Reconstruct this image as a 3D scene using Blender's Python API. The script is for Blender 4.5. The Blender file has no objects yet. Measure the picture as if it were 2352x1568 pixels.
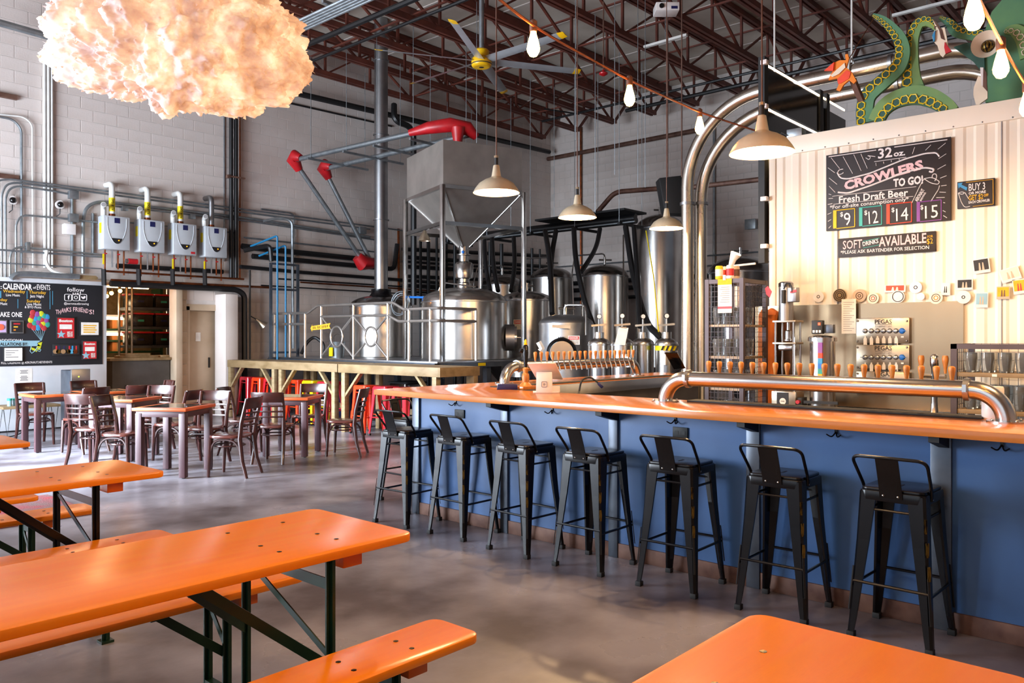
import bpy, bmesh, math, random
from mathutils import Vector, Matrix, noise
random.seed(7)
SC = bpy.context.scene
COL = SC.collection
PI = math.pi
# ---------------------------------------------------------------- camera (frame 2352 x 1568)
FPX, CX, CY, H = 1845.0, 1176.0, 775.0, 1.52
TH = math.atan(1664 / 1845)
FW = (math.cos(TH), math.sin(TH)); RT = (math.sin(TH), -math.cos(TH))
cd = bpy.data.cameras.new('camera'); cam = bpy.data.objects.new('camera', cd); COL.objects.link(cam)
cd.sensor_width = 36; cd.lens = FPX / 2352 * 36; cd.shift_y = -9 / 2352; cd.clip_start = .05; cd.clip_end = 100
cam.location = (0, 0, H); cam.rotation_euler = (PI / 2, 0, TH - PI / 2)
SC.camera = cam
SC.view_settings.view_transform = 'Standard'; SC.view_settings.look = 'None'
SC.view_settings.gamma = 1; SC.view_settings.use_curve_mapping = False
SC.view_settings.exposure = 0.0
cy = SC.cycles
cy.use_denoising = True; cy.max_bounces = 7; cy.diffuse_bounces = 4; cy.glossy_bounces = 4; cy.transmission_bounces = 6
cy.transparent_max_bounces = 8; cy.sample_clamp_indirect = 6; cy.caustics_reflective = False; cy.caustics_refractive = False
# ---------------------------------------------------------------- daylight
w = bpy.data.worlds.new('world'); SC.world = w; w.use_nodes = True
bg = w.node_tree.nodes['Background']; bg.inputs[0].default_value = (.62, .78, 1, 1); bg.inputs[1].default_value = .25
def area(name, loc, rot, sx, sy, power, col):
    l = bpy.data.lights.new(name, 'AREA'); l.shape = 'RECTANGLE'; l.size = sx; l.size_y = sy; l.energy = power; l.color = col
    o = bpy.data.objects.new(name, l); COL.objects.link(o); o.location = loc; o.rotation_euler = rot; return o
# glazed roll-up doors in the wall on the left (daylight falls in along +X); warm fill in an added clerestory behind
area('daylight_glazed_door', (-2.75, 10.6, 2.1), (0, -PI / 2, 0), 3.6, 6.2, 2700, (.78, .88, 1))
area('daylight_glazed_door', (-2.75, 2.2, 2.1), (0, -PI / 2, 0), 3.6, 6.0, 110, (.78, .88, 1))
sl = area('daylight_glazed_door', (-2.8, 11.6, 2.7), (0, 0, 0), 2.4, 5.0, 1000, (.74, .86, 1)); sl.rotation_euler = Vector((5.0, -.7, -2.9)).to_track_quat('-Z', 'Y').to_euler(); sl.data.spread = math.radians(50)
area('warm_fill_clerestory', (11.0, -5.85, 5.3), (-PI / 2, 0, 0), 12.0, 2.4, 1000, (1, .64, .42))  # unseen light added as warm fill for the ceiling and far walls

# ---------------------------------------------------------------- pixel -> place
def ray(px, py):
    r = (px - CX) / FPX
    return (FW[0] + r * RT[0], FW[1] + r * RT[1], (CY - py) / FPX)
def atz(px, py, z):
    d = ray(px, py); t = (z - H) / d[2]; return Vector((t * d[0], t * d[1], z))
def atx(px, py, X):
    d = ray(px, py); t = X / d[0]; return Vector((X, t * d[1], H + t * d[2]))
def aty(px, py, Y):
    d = ray(px, py); t = Y / d[1]; return Vector((t * d[0], Y, H + t * d[2]))
def atd(px, py, D):
    d = ray(px, py); return Vector((D * d[0], D * d[1], H + D * d[2]))
# ---------------------------------------------------------------- materials
def hexc(h):
    h = h.lstrip('#'); c = [int(h[i:i + 2], 16) / 255 for i in (0, 2, 4)]
    return tuple((x / 12.92 if x <= .04045 else ((x + .055) / 1.055) ** 2.4) for x in c) + (1,)
MATS = {}
def mat(name, col, rough=.5, metal=0., col2=None, scale=4., stretch=(1, 1, 1), bump=0., bscale=None, rvar=0., trans=0., emit=None, es=0., spec=.5, detail=4, lo=.35, hi=.65, coat=0., aniso=0.):
    m = bpy.data.materials.new(name); m.use_nodes = True; nt = m.node_tree; b = nt.nodes['Principled BSDF']
    I = b.inputs; c1 = hexc(col)
    I['Roughness'].default_value = rough; I['Metallic'].default_value = metal; I['Specular IOR Level'].default_value = spec
    I['Transmission Weight'].default_value = trans; I['Coat Weight'].default_value = coat; I['Coat Roughness'].default_value = .08
    tc = nt.nodes.new('ShaderNodeTexCoord'); mp = nt.nodes.new('ShaderNodeMapping'); mp.inputs['Scale'].default_value = stretch
    nz = nt.nodes.new('ShaderNodeTexNoise'); nz.inputs['Scale'].default_value = scale; nz.inputs['Detail'].default_value = detail
    L = nt.links.new; L(tc.outputs['Object'], mp.inputs['Vector']); L(mp.outputs['Vector'], nz.inputs['Vector'])
    c2 = hexc(col2) if col2 else tuple(x * .86 for x in c1[:3]) + (1,)
    cr = nt.nodes.new('ShaderNodeValToRGB'); e = cr.color_ramp.elements
    e[0].position = lo; e[1].position = hi; e[0].color = c1; e[1].color = c2
    L(nz.outputs['Fac'], cr.inputs['Fac']); L(cr.outputs['Color'], I['Base Color'])
    if rvar:
        mr = nt.nodes.new('ShaderNodeMapRange'); mr.inputs['To Min'].default_value = max(0, rough - rvar); mr.inputs['To Max'].default_value = min(1, rough + rvar)
        L(nz.outputs['Fac'], mr.inputs['Value']); L(mr.outputs['Result'], I['Roughness'])
    if bump:
        n2 = nt.nodes.new('ShaderNodeTexNoise'); n2.inputs['Scale'].default_value = bscale or scale * 4; n2.inputs['Detail'].default_value = 3
        L(mp.outputs['Vector'], n2.inputs['Vector']); bp = nt.nodes.new('ShaderNodeBump'); bp.inputs['Strength'].default_value = bump; bp.inputs['Distance'].default_value = .02
        L(n2.outputs['Fac'], bp.inputs['Height']); L(bp.outputs['Normal'], I['Normal'])
    if emit:
        I['Emission Color'].default_value = hexc(emit); I['Emission Strength'].default_value = es
    MATS[name] = m; return m
M = MATS
mat('concrete', '#8a868d', .32, col2='#4a4143', scale=1.15, bump=.10, bscale=9, rvar=.2, detail=14, lo=.40, hi=.64)
mat('wall_white', '#ddd3cd', .6, col2='#d0c3bb', scale=1.1, bump=.10, bscale=40)
mat('mortar', '#d2cac4', .8, scale=6)
mat('panel_white', '#dfe2e8', .45, scale=2)
mat('beige', '#c9b49c', .55, col2='#b8a288', scale=2.2)
mat('deck', '#cfc3b6', .8, col2='#b0a294', scale=.9, detail=7)
mat('joist', '#6e3627', .55, col2='#54281e', scale=3)
mat('steel', '#c9c8c6', .22, 1, col2='#b5b3b0', scale=3, rvar=.06)
mat('tank', '#cac6c1', .24, 1, col2='#b2afac', scale=2.2, rvar=.05, bump=.02, bscale=3)
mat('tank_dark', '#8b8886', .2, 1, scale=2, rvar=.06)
mat('dull_steel', '#a8a8aa', .38, 1, col2='#8f9092', scale=3, rvar=.08)
mat('galv', '#9ba2a6', .42, .8, col2='#868d92', scale=9)
mat('black_pipe', '#141416', .45, scale=5)
mat('black_metal', '#09080b', .27, .0, col2='#050406', scale=8, spec=.35)
mat('black_matte', '#121213', .6, scale=8)
mat('brass_scuff', '#7a6128', .4, .8, col2='#151310', scale=14, stretch=(6, 6, 1), lo=.42, hi=.52)
mat('copper', '#9a5633', .38, .9, col2='#6a3a24', scale=8)
mat('pvc', '#e6e6e2', .35, scale=5)
mat('heater', '#c6cbd0', .4, .1, col2='#bcc1c6', scale=3)
mat('yellow', '#f0d70c', .5, scale=6)
mat('navy', '#1b1f52', .4, scale=6)
mat('red_paint', '#c31a22', .38, col2='#a8141c', scale=6)
mat('orange_paint', '#ee3d14', .3, col2='#dd3410', scale=6, coat=.4)
mat('red_stool', '#c41c2c', .3, col2='#b01826', scale=6, coat=.4)
mat('yellow_stool', '#f6cf08', .3, scale=6, coat=.4)
mat('varnish', '#f58c0a', .24, col2='#ee8008', scale=2.2, stretch=(1, 9, 9), bump=.03, bscale=30, rvar=.07, spec=.42, detail=7)
mat('varnish_edge', '#d2600f', .35, col2='#e3912f', scale=9, stretch=(1, 3, 3), lo=.62, hi=.7)
mat('bar_top', '#cc7e3a', .2, col2='#b86a2c', scale=2.2, stretch=(9, 1, 4), bump=.02, bscale=20, rvar=.05, spec=.5, detail=6)
mat('bar_blue', '#3c6296', .42, col2='#335482', scale=1.6, detail=6, rvar=.08)
mat('bar_steel', '#59606a', .4, .6, col2='#4a505a', scale=6)
mat('rust', '#54362c', .6, .3, col2='#755648', scale=7, detail=7)
mat('green_steel', '#12351f', .35, .2, col2='#0d2617', scale=6)
mat('fir', '#927a58', .6, col2='#78613f', scale=3, stretch=(3, 1.2, 3), detail=6)
mat('fir_front', '#9b8765', .6, col2='#826d4a', scale=4, stretch=(2, 2, 6), detail=6)
mat('chair_wood', '#36140e', .3, col2='#2a0f0b', scale=5, stretch=(2, 2, 6), coat=.15, spec=.5)
mat('seat_wood', '#5a2a20', .24, col2='#43201a', scale=5, coat=.3, spec=.5)
mat('table_edge', '#c0592a', .35, col2='#a8481e', scale=5)
mat('table_inlay', '#262524', .1, col2='#5d4c36', scale=3.5, spec=.7, lo=.5, hi=.62, coat=.6)
mat('table_leg', '#432a2e', .4, .1, scale=4)
mat('chalk_black', '#23252c', .6, col2='#1c1e24', scale=2)
mat('chalk_brown', '#2a2324', .6, col2='#221c1d', scale=2)
mat('chalk_white', '#efe8e6', .8, scale=30)
mat('chalk_pink', '#efc6c8', .8, scale=30)
mat('chalk_yellow', '#e9b22c', .8, scale=30)
mat('chalk_blue', '#4f9fc0', .8, scale=30)
mat('teal', '#45b3a8', .6, scale=9); mat('coral', '#ee4a2a', .6, scale=9); mat('purple', '#8a4a9c', .6, scale=9); mat('gold', '#e8c012', .6, scale=9)
mat('paper', '#ece7e0', .7, scale=9); mat('print_grey', '#8d8a8a', .7, scale=30); mat('ink', '#1a1a1c', .6, scale=9)
mat('print_red', '#c8222c', .5, scale=6); mat('lilac', '#c9aed8', .5, scale=6); mat('lightblue', '#8fb9c8', .5, scale=6); mat('skyblue', '#2f8fc4', .5, scale=6)
mat('green_b', '#2e9c8a', .5, scale=6); mat('lime', '#c8cc2c', .5, scale=6); mat('red_b', '#b8353c', .5, scale=6); mat('violet_b', '#8c4a94', .5, scale=6)
mat('container', '#efe4d0', .45, col2='#e2d8c6', scale=1.3, detail=6)
mat('handle_wood', '#c9853e', .4, col2='#a8642a', scale=10, stretch=(6, 6, 1))
mat('glass', '#f6fafc', .06, trans=.9, scale=3); M['glass'].node_tree.nodes['Principled BSDF'].inputs['IOR'].default_value = 1.3
mat('mesh_wire', '#4a4346', .5, .5, scale=9)
mat('rack_frame', '#544a4e', .5, .4, scale=6)
mat('kraft', '#c96a1e', .7, col2='#b2591a', scale=4, bump=.3, bscale=7)
mat('shade_alu', '#e6d6b8', .3, .45, scale=9, rvar=.05)
mat('duct', '#d6cfc4', .26, 1, col2='#c4bcb0', scale=2.5, rvar=.08)
mat('hopper_steel', '#b9b2aa', .36, .7, col2='#a39c95', scale=2.2, rvar=.08)
mat('splash_steel', '#b39d80', .25, 1, col2='#a58f72', scale=1.6, stretch=(1, 1, .2), rvar=.06)  # warm lamp reflections put into the base colour of the steel
mat('alu', '#b9aa94', .32, .95, scale=9, rvar=.05)
mat('tentacle', '#5f8f5f', .6, col2='#3f7560', scale=2.4); mat('tentacle_lt', '#7d9c5a', .6, col2='#5c8a58', scale=2.2); mat('tentacle_dk', '#23463c', .6, col2='#2f5f50', scale=4)
mat('toon_orange', '#f0861a', .5, scale=6); mat('toon_cream', '#efe0c8', .5, scale=6); mat('rubber', '#1a1a1a', .7, scale=8)
mat('blue_pipe', '#1878a8', .4, scale=6); mat('fan_blade', '#b6bcc2', .3, .6, scale=4); mat('fan_yellow', '#e0b008', .35, scale=4)
mat('white_plastic', '#efe9e6', .3, scale=5); mat('cardboard', '#b06a32', .7, scale=4); mat('bin_clear', '#171514', .25, col2='#2a2420', scale=5)
mat('rug_red', '#a83240', .95, col2='#6d6a68', scale=3.2, bump=.4, bscale=120); mat('grey_board', '#5a5654', .6, col2='#4b4745', scale=3)
mat('screen_black', '#0a0a0c', .1, scale=4); mat('hose_blue', '#1f6fc8', .5, scale=6)
mat('bulb', '#ffd8a0', .2, emit='#ffa040', es=130)
mat('lamp_inner', '#fff4e0', .5, emit='#ffd29a', es=9)
mat('amber_led', '#ff9a20', .4, emit='#ff8a10', es=6); mat('green_led', '#d8ff20', .4, emit='#d0ff20', es=6); mat('red_led', '#ff3010', .4, emit='#ff4010', es=4)
mat('tube_white', '#fff6e8', .4, emit='#ffdba8', es=14)
# ---------------------------------------------------------------- mesh builder
class MB:
    def __init__(s): s.v = []; s.f = []
    def add(s, vs, fs):
        b = len(s.v); s.v += [tuple(v) for v in vs]; s.f += [tuple(i + b for i in f) for f in fs]; return s
    def bx(s, x0, y0, z0, x1, y1, z1):
        return s.add([(x0, y0, z0), (x1, y0, z0), (x1, y1, z0), (x0, y1, z0), (x0, y0, z1), (x1, y0, z1), (x1, y1, z1), (x0, y1, z1)],
                     [(0, 3, 2, 1), (4, 5, 6, 7), (0, 1, 5, 4), (1, 2, 6, 5), (2, 3, 7, 6), (3, 0, 4, 7)])
    def box(s, c, d): return s.bx(c[0] - d[0] / 2, c[1] - d[1] / 2, c[2] - d[2] / 2, c[0] + d[0] / 2, c[1] + d[1] / 2, c[2] + d[2] / 2)
    def bar(s, p0, p1, wd, ht, up=(0, 0, 1)):
        p0 = Vector(p0); p1 = Vector(p1); d = (p1 - p0).normalized(); u = Vector(up)
        if abs(d.dot(u)) > .99: u = Vector((1, 0, 0))
        a = d.cross(u).normalized() * wd / 2; b = a.cross(d).normalized() * ht / 2
        vs = [p + sa * a + sb * b for p in (p0, p1) for sa, sb in ((-1, -1), (1, -1), (1, 1), (-1, 1))]
        return s.add(vs, [(3, 2, 1, 0), (4, 5, 6, 7), (0, 1, 5, 4), (1, 2, 6, 5), (2, 3, 7, 6), (3, 0, 4, 7)])
    def cyl(s, p0, p1, r0, r1=None, n=12, caps=True):
        r1 = r0 if r1 is None else r1
        p0 = Vector(p0); p1 = Vector(p1); d = (p1 - p0).normalized(); u = Vector((0, 0, 1)) if abs(d.z) < .9 else Vector((1, 0, 0))
        a = d.cross(u).normalized(); b = d.cross(a)
        vs = []
        for p, r in ((p0, r0), (p1, r1)):
            for i in range(n):
                t = 2 * PI * i / n; vs.append(p + r * (math.cos(t) * a + math.sin(t) * b))
        fs = [(i, i + n, (i + 1) % n + n, (i + 1) % n) for i in range(n)]
        if caps: fs += [tuple(range(n)), tuple(range(2 * n - 1, n - 1, -1))]
        return s.add(vs, fs)
    def tube(s, path, r, n=8, closed=False):
        P = [Vector(p) for p in path]
        if not isinstance(r, (list, tuple)): P = [p for i, p in enumerate(P) if i == 0 or (p - P[i - 1]).length > 1e-5]
        m = len(P); rs = r if isinstance(r, (list, tuple)) else [r] * m
        vs = []; a = None
        for i in range(m):
            if closed: d = P[(i + 1) % m] - P[i - 1]
            else: d = P[min(i + 1, m - 1)] - P[max(i - 1, 0)]
            d.normalize()
            if a is None:
                u = Vector((0, 0, 1)) if abs(d.z) < .9 else Vector((1, 0, 0)); a = d.cross(u).normalized()
            else:
                a = (a - d * a.dot(d)).normalized()
            b = d.cross(a)
            for k in range(n):
                t = 2 * PI * k / n; vs.append(P[i] + rs[i] * (math.cos(t) * a + math.sin(t) * b))
        fs = []
        for i in range(m if closed else m - 1):
            j = (i + 1) % m
            for k in range(n): fs.append((i * n + k, i * n + (k + 1) % n, j * n + (k + 1) % n, j * n + k))
        if not closed: fs += [tuple(range(n - 1, -1, -1)), tuple(range((m - 1) * n, m * n))]
        return s.add(vs, fs)
    def lathe(s, prof, o=(0, 0, 0), n=24, axis='z', cap=True):
        vs = []; fs = []; m = len(prof)
        for r, h in prof:
            for k in range(n):
                t = 2 * PI * k / n; x, y = r * math.cos(t), r * math.sin(t)
                v = (x, y, h) if axis == 'z' else ((h, x, y) if axis == 'x' else (y, h, x))
                vs.append((v[0] + o[0], v[1] + o[1], v[2] + o[2]))
        for i in range(m - 1):
            for k in range(n): fs.append((i * n + k, i * n + (k + 1) % n, (i + 1) * n + (k + 1) % n, (i + 1) * n + k))
        if cap: fs += [tuple(range(n - 1, -1, -1)), tuple(range((m - 1) * n, m * n))]
        return s.add(vs, fs)
    def prism(s, poly, o, u, v, d):
        o = Vector(o); u = Vector(u); v = Vector(v); d = Vector(d); n = len(poly)
        a = [o + u * p[0] + v * p[1] for p in poly]
        return s.add(a + [q + d for q in a], [tuple(range(n)), tuple(range(2 * n - 1, n - 1, -1))] + [(i, i + n, (i + 1) % n + n, (i + 1) % n) for i in range(n)])
    def sph(s, c, r, nu=12, nv=8, sc=(1, 1, 1)):
        pr = [(max(1e-4, math.sin(PI * i / nv)) * r, -math.cos(PI * i / nv) * r) for i in range(nv + 1)]
        b = len(s.v); s.lathe(pr, (0, 0, 0), nu)
        for i in range(b, len(s.v)):
            p = s.v[i]; s.v[i] = (p[0] * sc[0] + c[0], p[1] * sc[1] + c[1], p[2] * sc[2] + c[2])
        return s
    def build(s, name, m, parent=None, bevel=0, seg=2, smooth=None, local=False):
        me = bpy.data.meshes.new(name)
        off = Vector((0, 0, 0)) if (local or parent is None) else wloc(parent)
        me.from_pydata([(p[0] - off.x, p[1] - off.y, p[2] - off.z) for p in s.v], [], s.f)
        bm = bmesh.new(); bm.from_mesh(me); bmesh.ops.recalc_face_normals(bm, faces=bm.faces)
        if bevel:
            es = [e for e in bm.edges if len(e.link_faces) == 2 and e.calc_face_angle(0) > .6]
            bmesh.ops.bevel(bm, geom=es, offset=bevel, segments=seg, affect='EDGES', profile=.5, clamp_overlap=True)
        bm.to_mesh(me); bm.free()
        me.materials.append(m if not isinstance(m, str) else MATS[m])
        if smooth is not False:
            me.polygons.foreach_set('use_smooth', [not (bevel and p.area > 150 * bevel * bevel) for p in me.polygons])
            me.set_sharp_from_angle(angle=.7)
        o = bpy.data.objects.new(name, me); COL.objects.link(o)
        if parent is not None: o.parent = parent
        return o
def wloc(o):
    v = Vector((0, 0, 0))
    while o is not None: v += o.location; o = o.parent
    return v
def tag(o, label=None, cat=None, group=None, kind=None):
    if label: o['label'] = label
    if cat: o['category'] = cat
    if group: o['group'] = group
    if kind: o['kind'] = kind
    return o
def thing(name, label, cat, loc=(0, 0, 0), group=None, rz=0):
    o = bpy.data.objects.new(name, None); COL.objects.link(o); o.location = loc; o.rotation_euler.z = rz; o.empty_display_size = .1
    return tag(o, label, cat, group)
def piece(name, me, parent, loc, rot=(0, 0, 0), sc=None):
    o = bpy.data.objects.new(name, me); COL.objects.link(o); o.parent = parent; o.location = Vector(loc) - wloc(parent); o.rotation_euler = rot
    if sc: o.scale = sc
    return o
def rpiece(name, me, parent, loc, rot=(0, 0, 0), sc=None):   # local coordinates of the parent
    o = bpy.data.objects.new(name, me); COL.objects.link(o); o.parent = parent; o.location = loc; o.rotation_euler = rot
    if sc: o.scale = sc
    return o
KIDS = {}
def copy_tree(o, loc=None, rz=None, label=None, group=None, mats=None, parent=None):
    c = o.copy(); COL.objects.link(c); c.parent = parent
    if loc is not None: c.location = loc
    if rz is not None: c.rotation_euler.z = rz
    if label: c['label'] = label
    if group: c['group'] = group
    if mats and c.type == 'MESH' and c.data.materials and c.data.materials[0].name in mats:
        key = (c.data.name, mats[c.data.materials[0].name])
        if key not in KIDS:
            me = c.data.copy(); me.materials.clear(); me.materials.append(MATS[key[1]]); KIDS[key] = me
        c.data = KIDS[key]
    for ch in list(o.children): copy_tree(ch, mats=mats, parent=c)
    return c
def one(name, mb, m, label, cat, group=None, **k):
    """a thing that is a single mesh, its origin at its base"""
    zs = min(p[2] for p in mb.v); xs = sum(p[0] for p in mb.v) / len(mb.v); ys = sum(p[1] for p in mb.v) / len(mb.v)
    mb.v = [(p[0] - xs, p[1] - ys, p[2] - zs) for p in mb.v]
    o = mb.build(name, m, None, **k); o.location = (xs, ys, zs); return tag(o, label, cat, group)
def struct(name, mb, m, **k):
    o = mb.build(name, m, None, **k); return tag(o, kind='structure')
def arc(c, r, a0, a1, n, u, v):
    c = Vector(c); u = Vector(u); v = Vector(v)
    return [c + r * (math.cos(a0 + (a1 - a0) * i / n) * u + math.sin(a0 + (a1 - a0) * i / n) * v) for i in range(n + 1)]
def bend(pts, r, n=6):
    """polyline with rounded corners"""
    P = [Vector(p) for p in pts]; out = [P[0]]
    for i in range(1, len(P) - 1):
        a = (P[i - 1] - P[i]); b = (P[i + 1] - P[i]); q = min(r, a.length * .49, b.length * .49); a.normalize(); b.normalize()
        for k in range(n + 1):
            t = k / n; out.append(P[i] + a * q * (1 - t) ** 2 + b * q * t ** 2)
    out.append(P[-1]); return out
TXT = {}
def text_mesh(body, bold):
    k = (body, bold)
    if k in TXT: return TXT[k]
    c = bpy.data.curves.new('t', 'FONT'); c.body = body; c.size = 1; c.offset = bold; c.resolution_u = 2
    o = bpy.data.objects.new('t', c); COL.objects.link(o)
    me = bpy.data.meshes.new_from_object(o); bpy.data.objects.remove(o); bpy.data.curves.remove(c)
    V = [tuple(v.co) for v in me.vertices]; F = [tuple(p.vertices) for p in me.polygons]; bpy.data.meshes.remove(me)
    TXT[k] = (V, F); return TXT[k]
def lettering(parent, body, A, B, h, N, m, bold=.01, name='lettering', off=.004, slant=0):
    """flat writing whose baseline runs from A to B, letter height h, facing N"""
    V, F = text_mesh(body, bold)
    if not V: return None
    A = Vector(A); B = Vector(B); N = Vector(N); U = (B - A).normalized(); W = N.cross(U).normalized()
    x0 = min(v[0] for v in V); x1 = max(v[0] for v in V); sx = (B - A).length / (x1 - x0)
    sy = h / .7
    mb = MB(); mb.add([A + U * ((v[0] - x0) * sx + slant * v[1] * sy) + W * (v[1] * sy) + N * off for v in V], F)
    o = mb.build(name, m, parent, smooth=False); return o
mat('scale_yellow', '#f2d028', .5, scale=9)
mat('rail_steel', '#bdb6b0', .28, .8, scale=5)
# ================================================================ the shell
YW, XB, ZC = 14.85, 18.15, 8.0
def inframe(p, m=60):
    dep = p[0] * FW[0] + p[1] * FW[1]
    if dep < .3: return False
    px = CX + FPX * (p[0] * RT[0] + p[1] * RT[1]) / dep; py = CY - FPX * (p[2] - H) / dep
    return -m < px < 2352 + m and -m < py < 1568 + m
struct('floor', MB().bx(-2.6, -5.8, -.15, XB + .2, YW + 5.2, 0), 'concrete', smooth=False)
struct('ceiling', MB().bx(-2.6, -5.8, ZC, XB + .2, YW + .2, ZC + .12), 'deck', smooth=False)
# wall with the water heaters: openings for the store room and the beige door
OPN = [(5.3, 6.97, 0, 2.45), (7.2, 8.0, 0, 2.12)]
wl = MB()
def wallx(mb, y0, y1, x0, x1, z1, ops):
    xs = sorted({x0, x1} | {o[0] for o in ops} | {o[1] for o in ops})
    for a, b in zip(xs, xs[1:]):
        h = [o for o in ops if o[0] <= a and o[1] >= b]
        if not h: mb.bx(a, y0, 0, b, y1, z1)
        else:
            if h[0][2] > 0: mb.bx(a, y0, 0, b, y1, h[0][2])
            mb.bx(a, y0, h[0][3], b, y1, z1)
wallx(wl, YW + .005, YW + .2, -2.6, XB + .2, ZC, OPN)
wall_left = struct('wall_left', wl, 'mortar', smooth=False)
wall_back = struct('wall_back', MB().bx(XB + .005, -5.8, 0, XB + .2, YW + .2, ZC), 'mortar', smooth=False)
def slab(L, Hh, T, c=.004):   # one concrete block face: chamfered slab, normal towards -Y
    a, b = L / 2, Hh / 2
    v = [(-a, T, -b), (a, T, -b), (a, T, b), (-a, T, b), (-a + c, 0, -b + c), (a - c, 0, -b + c), (a - c, 0, b - c), (-a + c, 0, b - c)]
    f = [(4, 5, 6, 7), (0, 1, 5, 4), (1, 2, 6, 5), (2, 3, 7, 6), (3, 0, 4, 7)]
    return v, f
def block_mesh():
    v, f = slab(.4, .199, .016); me = bpy.data.meshes.new('block'); me.from_pydata(v, [], f); me.materials.append(MATS['wall_white']); return me
BLK = block_mesh()
def lay_blocks(wall, horizontal, lo, hi, ops, hidden):
    cells = []
    for r in range(int(ZC / .2032)):
        z = .1016 + r * .2032; q = lo + (.2032 if r % 2 else 0)
        while q < hi - .2:
            c = q + .2032; q += .4064
            if any(o[0] - .18 < c < o[1] + .18 and o[2] - .09 < z < o[3] + .09 for o in ops): continue
            cells.append((c, z))
    near = []; rest = []
    for c, z in cells:
        p = (c, YW, z) if horizontal else (XB, c, z)
        (near if inframe(p, 0) and not hidden(c, z) else rest).append((Vector(p).length, c, z))
    near.sort(); rest += near[300:]; near = near[:300]
    for d, c, z in near:
        if horizontal: piece('block', BLK, wall, (c, YW, z))
        else: piece('block', BLK, wall, (XB, c, z), (0, 0, -PI / 2))
    v, f = slab(.4, .199, .016); mb = MB()
    for d, c, z in rest:
        if horizontal: mb.add([(x + c, y + YW, q + z) for x, y, q in v], f)
        else: mb.add([(y + XB, -x + c, q + z) for x, y, q in v], f)
    tag(mb.build('block_courses', 'wall_white', wall, smooth=False), kind='stuff')
lay_blocks(wall_left, True, -2.6, XB, OPN, lambda c, z: c < 5.75 and z < 2.5)
lay_blocks(wall_back, False, -5.8, YW, [], lambda c, z: c < 8.2 or z < 3.4)
# wall with glazed doors on the daylight side, wall with the added clerestory for the fill light behind
wf = MB()
for a, b, zz in ((-5.8, -.8, None), (-.8, 5.2, 3.95), (5.2, 7.5, None), (7.5, 13.7, 3.95), (13.7, YW + .2, None)):
    if zz is None: wf.bx(-2.6, a, 0, -2.4, b, ZC)
    else: wf.bx(-2.6, a, zz, -2.4, b, ZC)
struct('wall_front', wf, 'wall_white', smooth=False)
wr = MB(); wr.bx(-2.6, -5.8, 0, XB + .2, -5.6, 4.1); wr.bx(-2.6, -5.8, 6.5, XB + .2, -5.6, ZC); wr.bx(-2.6, -5.8, 4.1, 5.0, -5.6, 6.5); wr.bx(17.0, -5.8, 4.1, XB + .2, -5.6, 6.5)
struct('wall_right', wr, 'wall_white', smooth=False)
for n, (a, b, z0, z1) in enumerate(((-.8, 5.2, .05, 3.95), (7.5, 13.7, .05, 3.95))):
    f = MB()
    for k in range(6): q = a + (b - a) * k / 5; f.bx(-2.55, q - .035, z0, -2.45, q + .035, z1)
    for k in range(5): q = z0 + (z1 - z0) * k / 4; f.bx(-2.55, a, q - .035, -2.45, b, q + .035)
    struct('window_%d' % (n + 1), f, 'galv', smooth=False)
f = MB()
for k in range(11): q = 5 + 12 * k / 10; f.bx(q - .03, -5.75, 4.1, q + .03, -5.65, 6.5)
struct('window_3', f, 'galv', smooth=False)  # unseen frame, added with the clerestory fill light
# pilaster and beige door wall beside the store room
struct('wall_pilaster', MB().bx(7.79, 14.45, 0, 8.05, YW + .02, 2.36), 'wall_white', bevel=.008)
door = struct('door_1', MB().bx(7.26, 15.0, 0, 7.98, 15.05, 2.04), 'beige', bevel=.004)
MB().bx(7.72, 14.985, .93, 7.75, 15.0, 1.13).build('handle_plate', 'black_matte', door)
MB().bx(7.46, 14.992, 1.45, 7.56, 15.0, 1.62).build('notice', 'paper', door)
tr = MB(); tr.bx(7.2, 14.84, 0, 7.27, 15.05, 2.12); tr.bx(7.2, 14.84, 2.04, 8.0, 15.05, 2.16)
struct('trim_1', tr, 'beige', bevel=.004)
jamb = struct('trim_2', MB().bx(6.95, 14.72, 0, 7.07, 15.0, 2.47), 'beige', bevel=.004)
strip = struct('wall_beige_strip', MB().bx(7.07, 14.835, 0, 7.2, 14.87, 2.47), 'mortar', smooth=False)
bb = MB().bx(-.0625, -.012, -.097, .0625, .01, .097); bbo = bb.build('block', 'beige', strip, bevel=.005, seg=1, local=True); bbo.location = (7.135, 14.832, .1016)
for k in range(1, 12): rpiece('block', bbo.data, strip, (7.135 + (.01 if k % 2 else -.004), 14.832, .1016 + .2032 * k))
struct('trim_3', MB().bx(5.2, 14.78, 2.45, 7.8, 14.86, 2.53), 'beige', bevel=.004)
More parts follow.
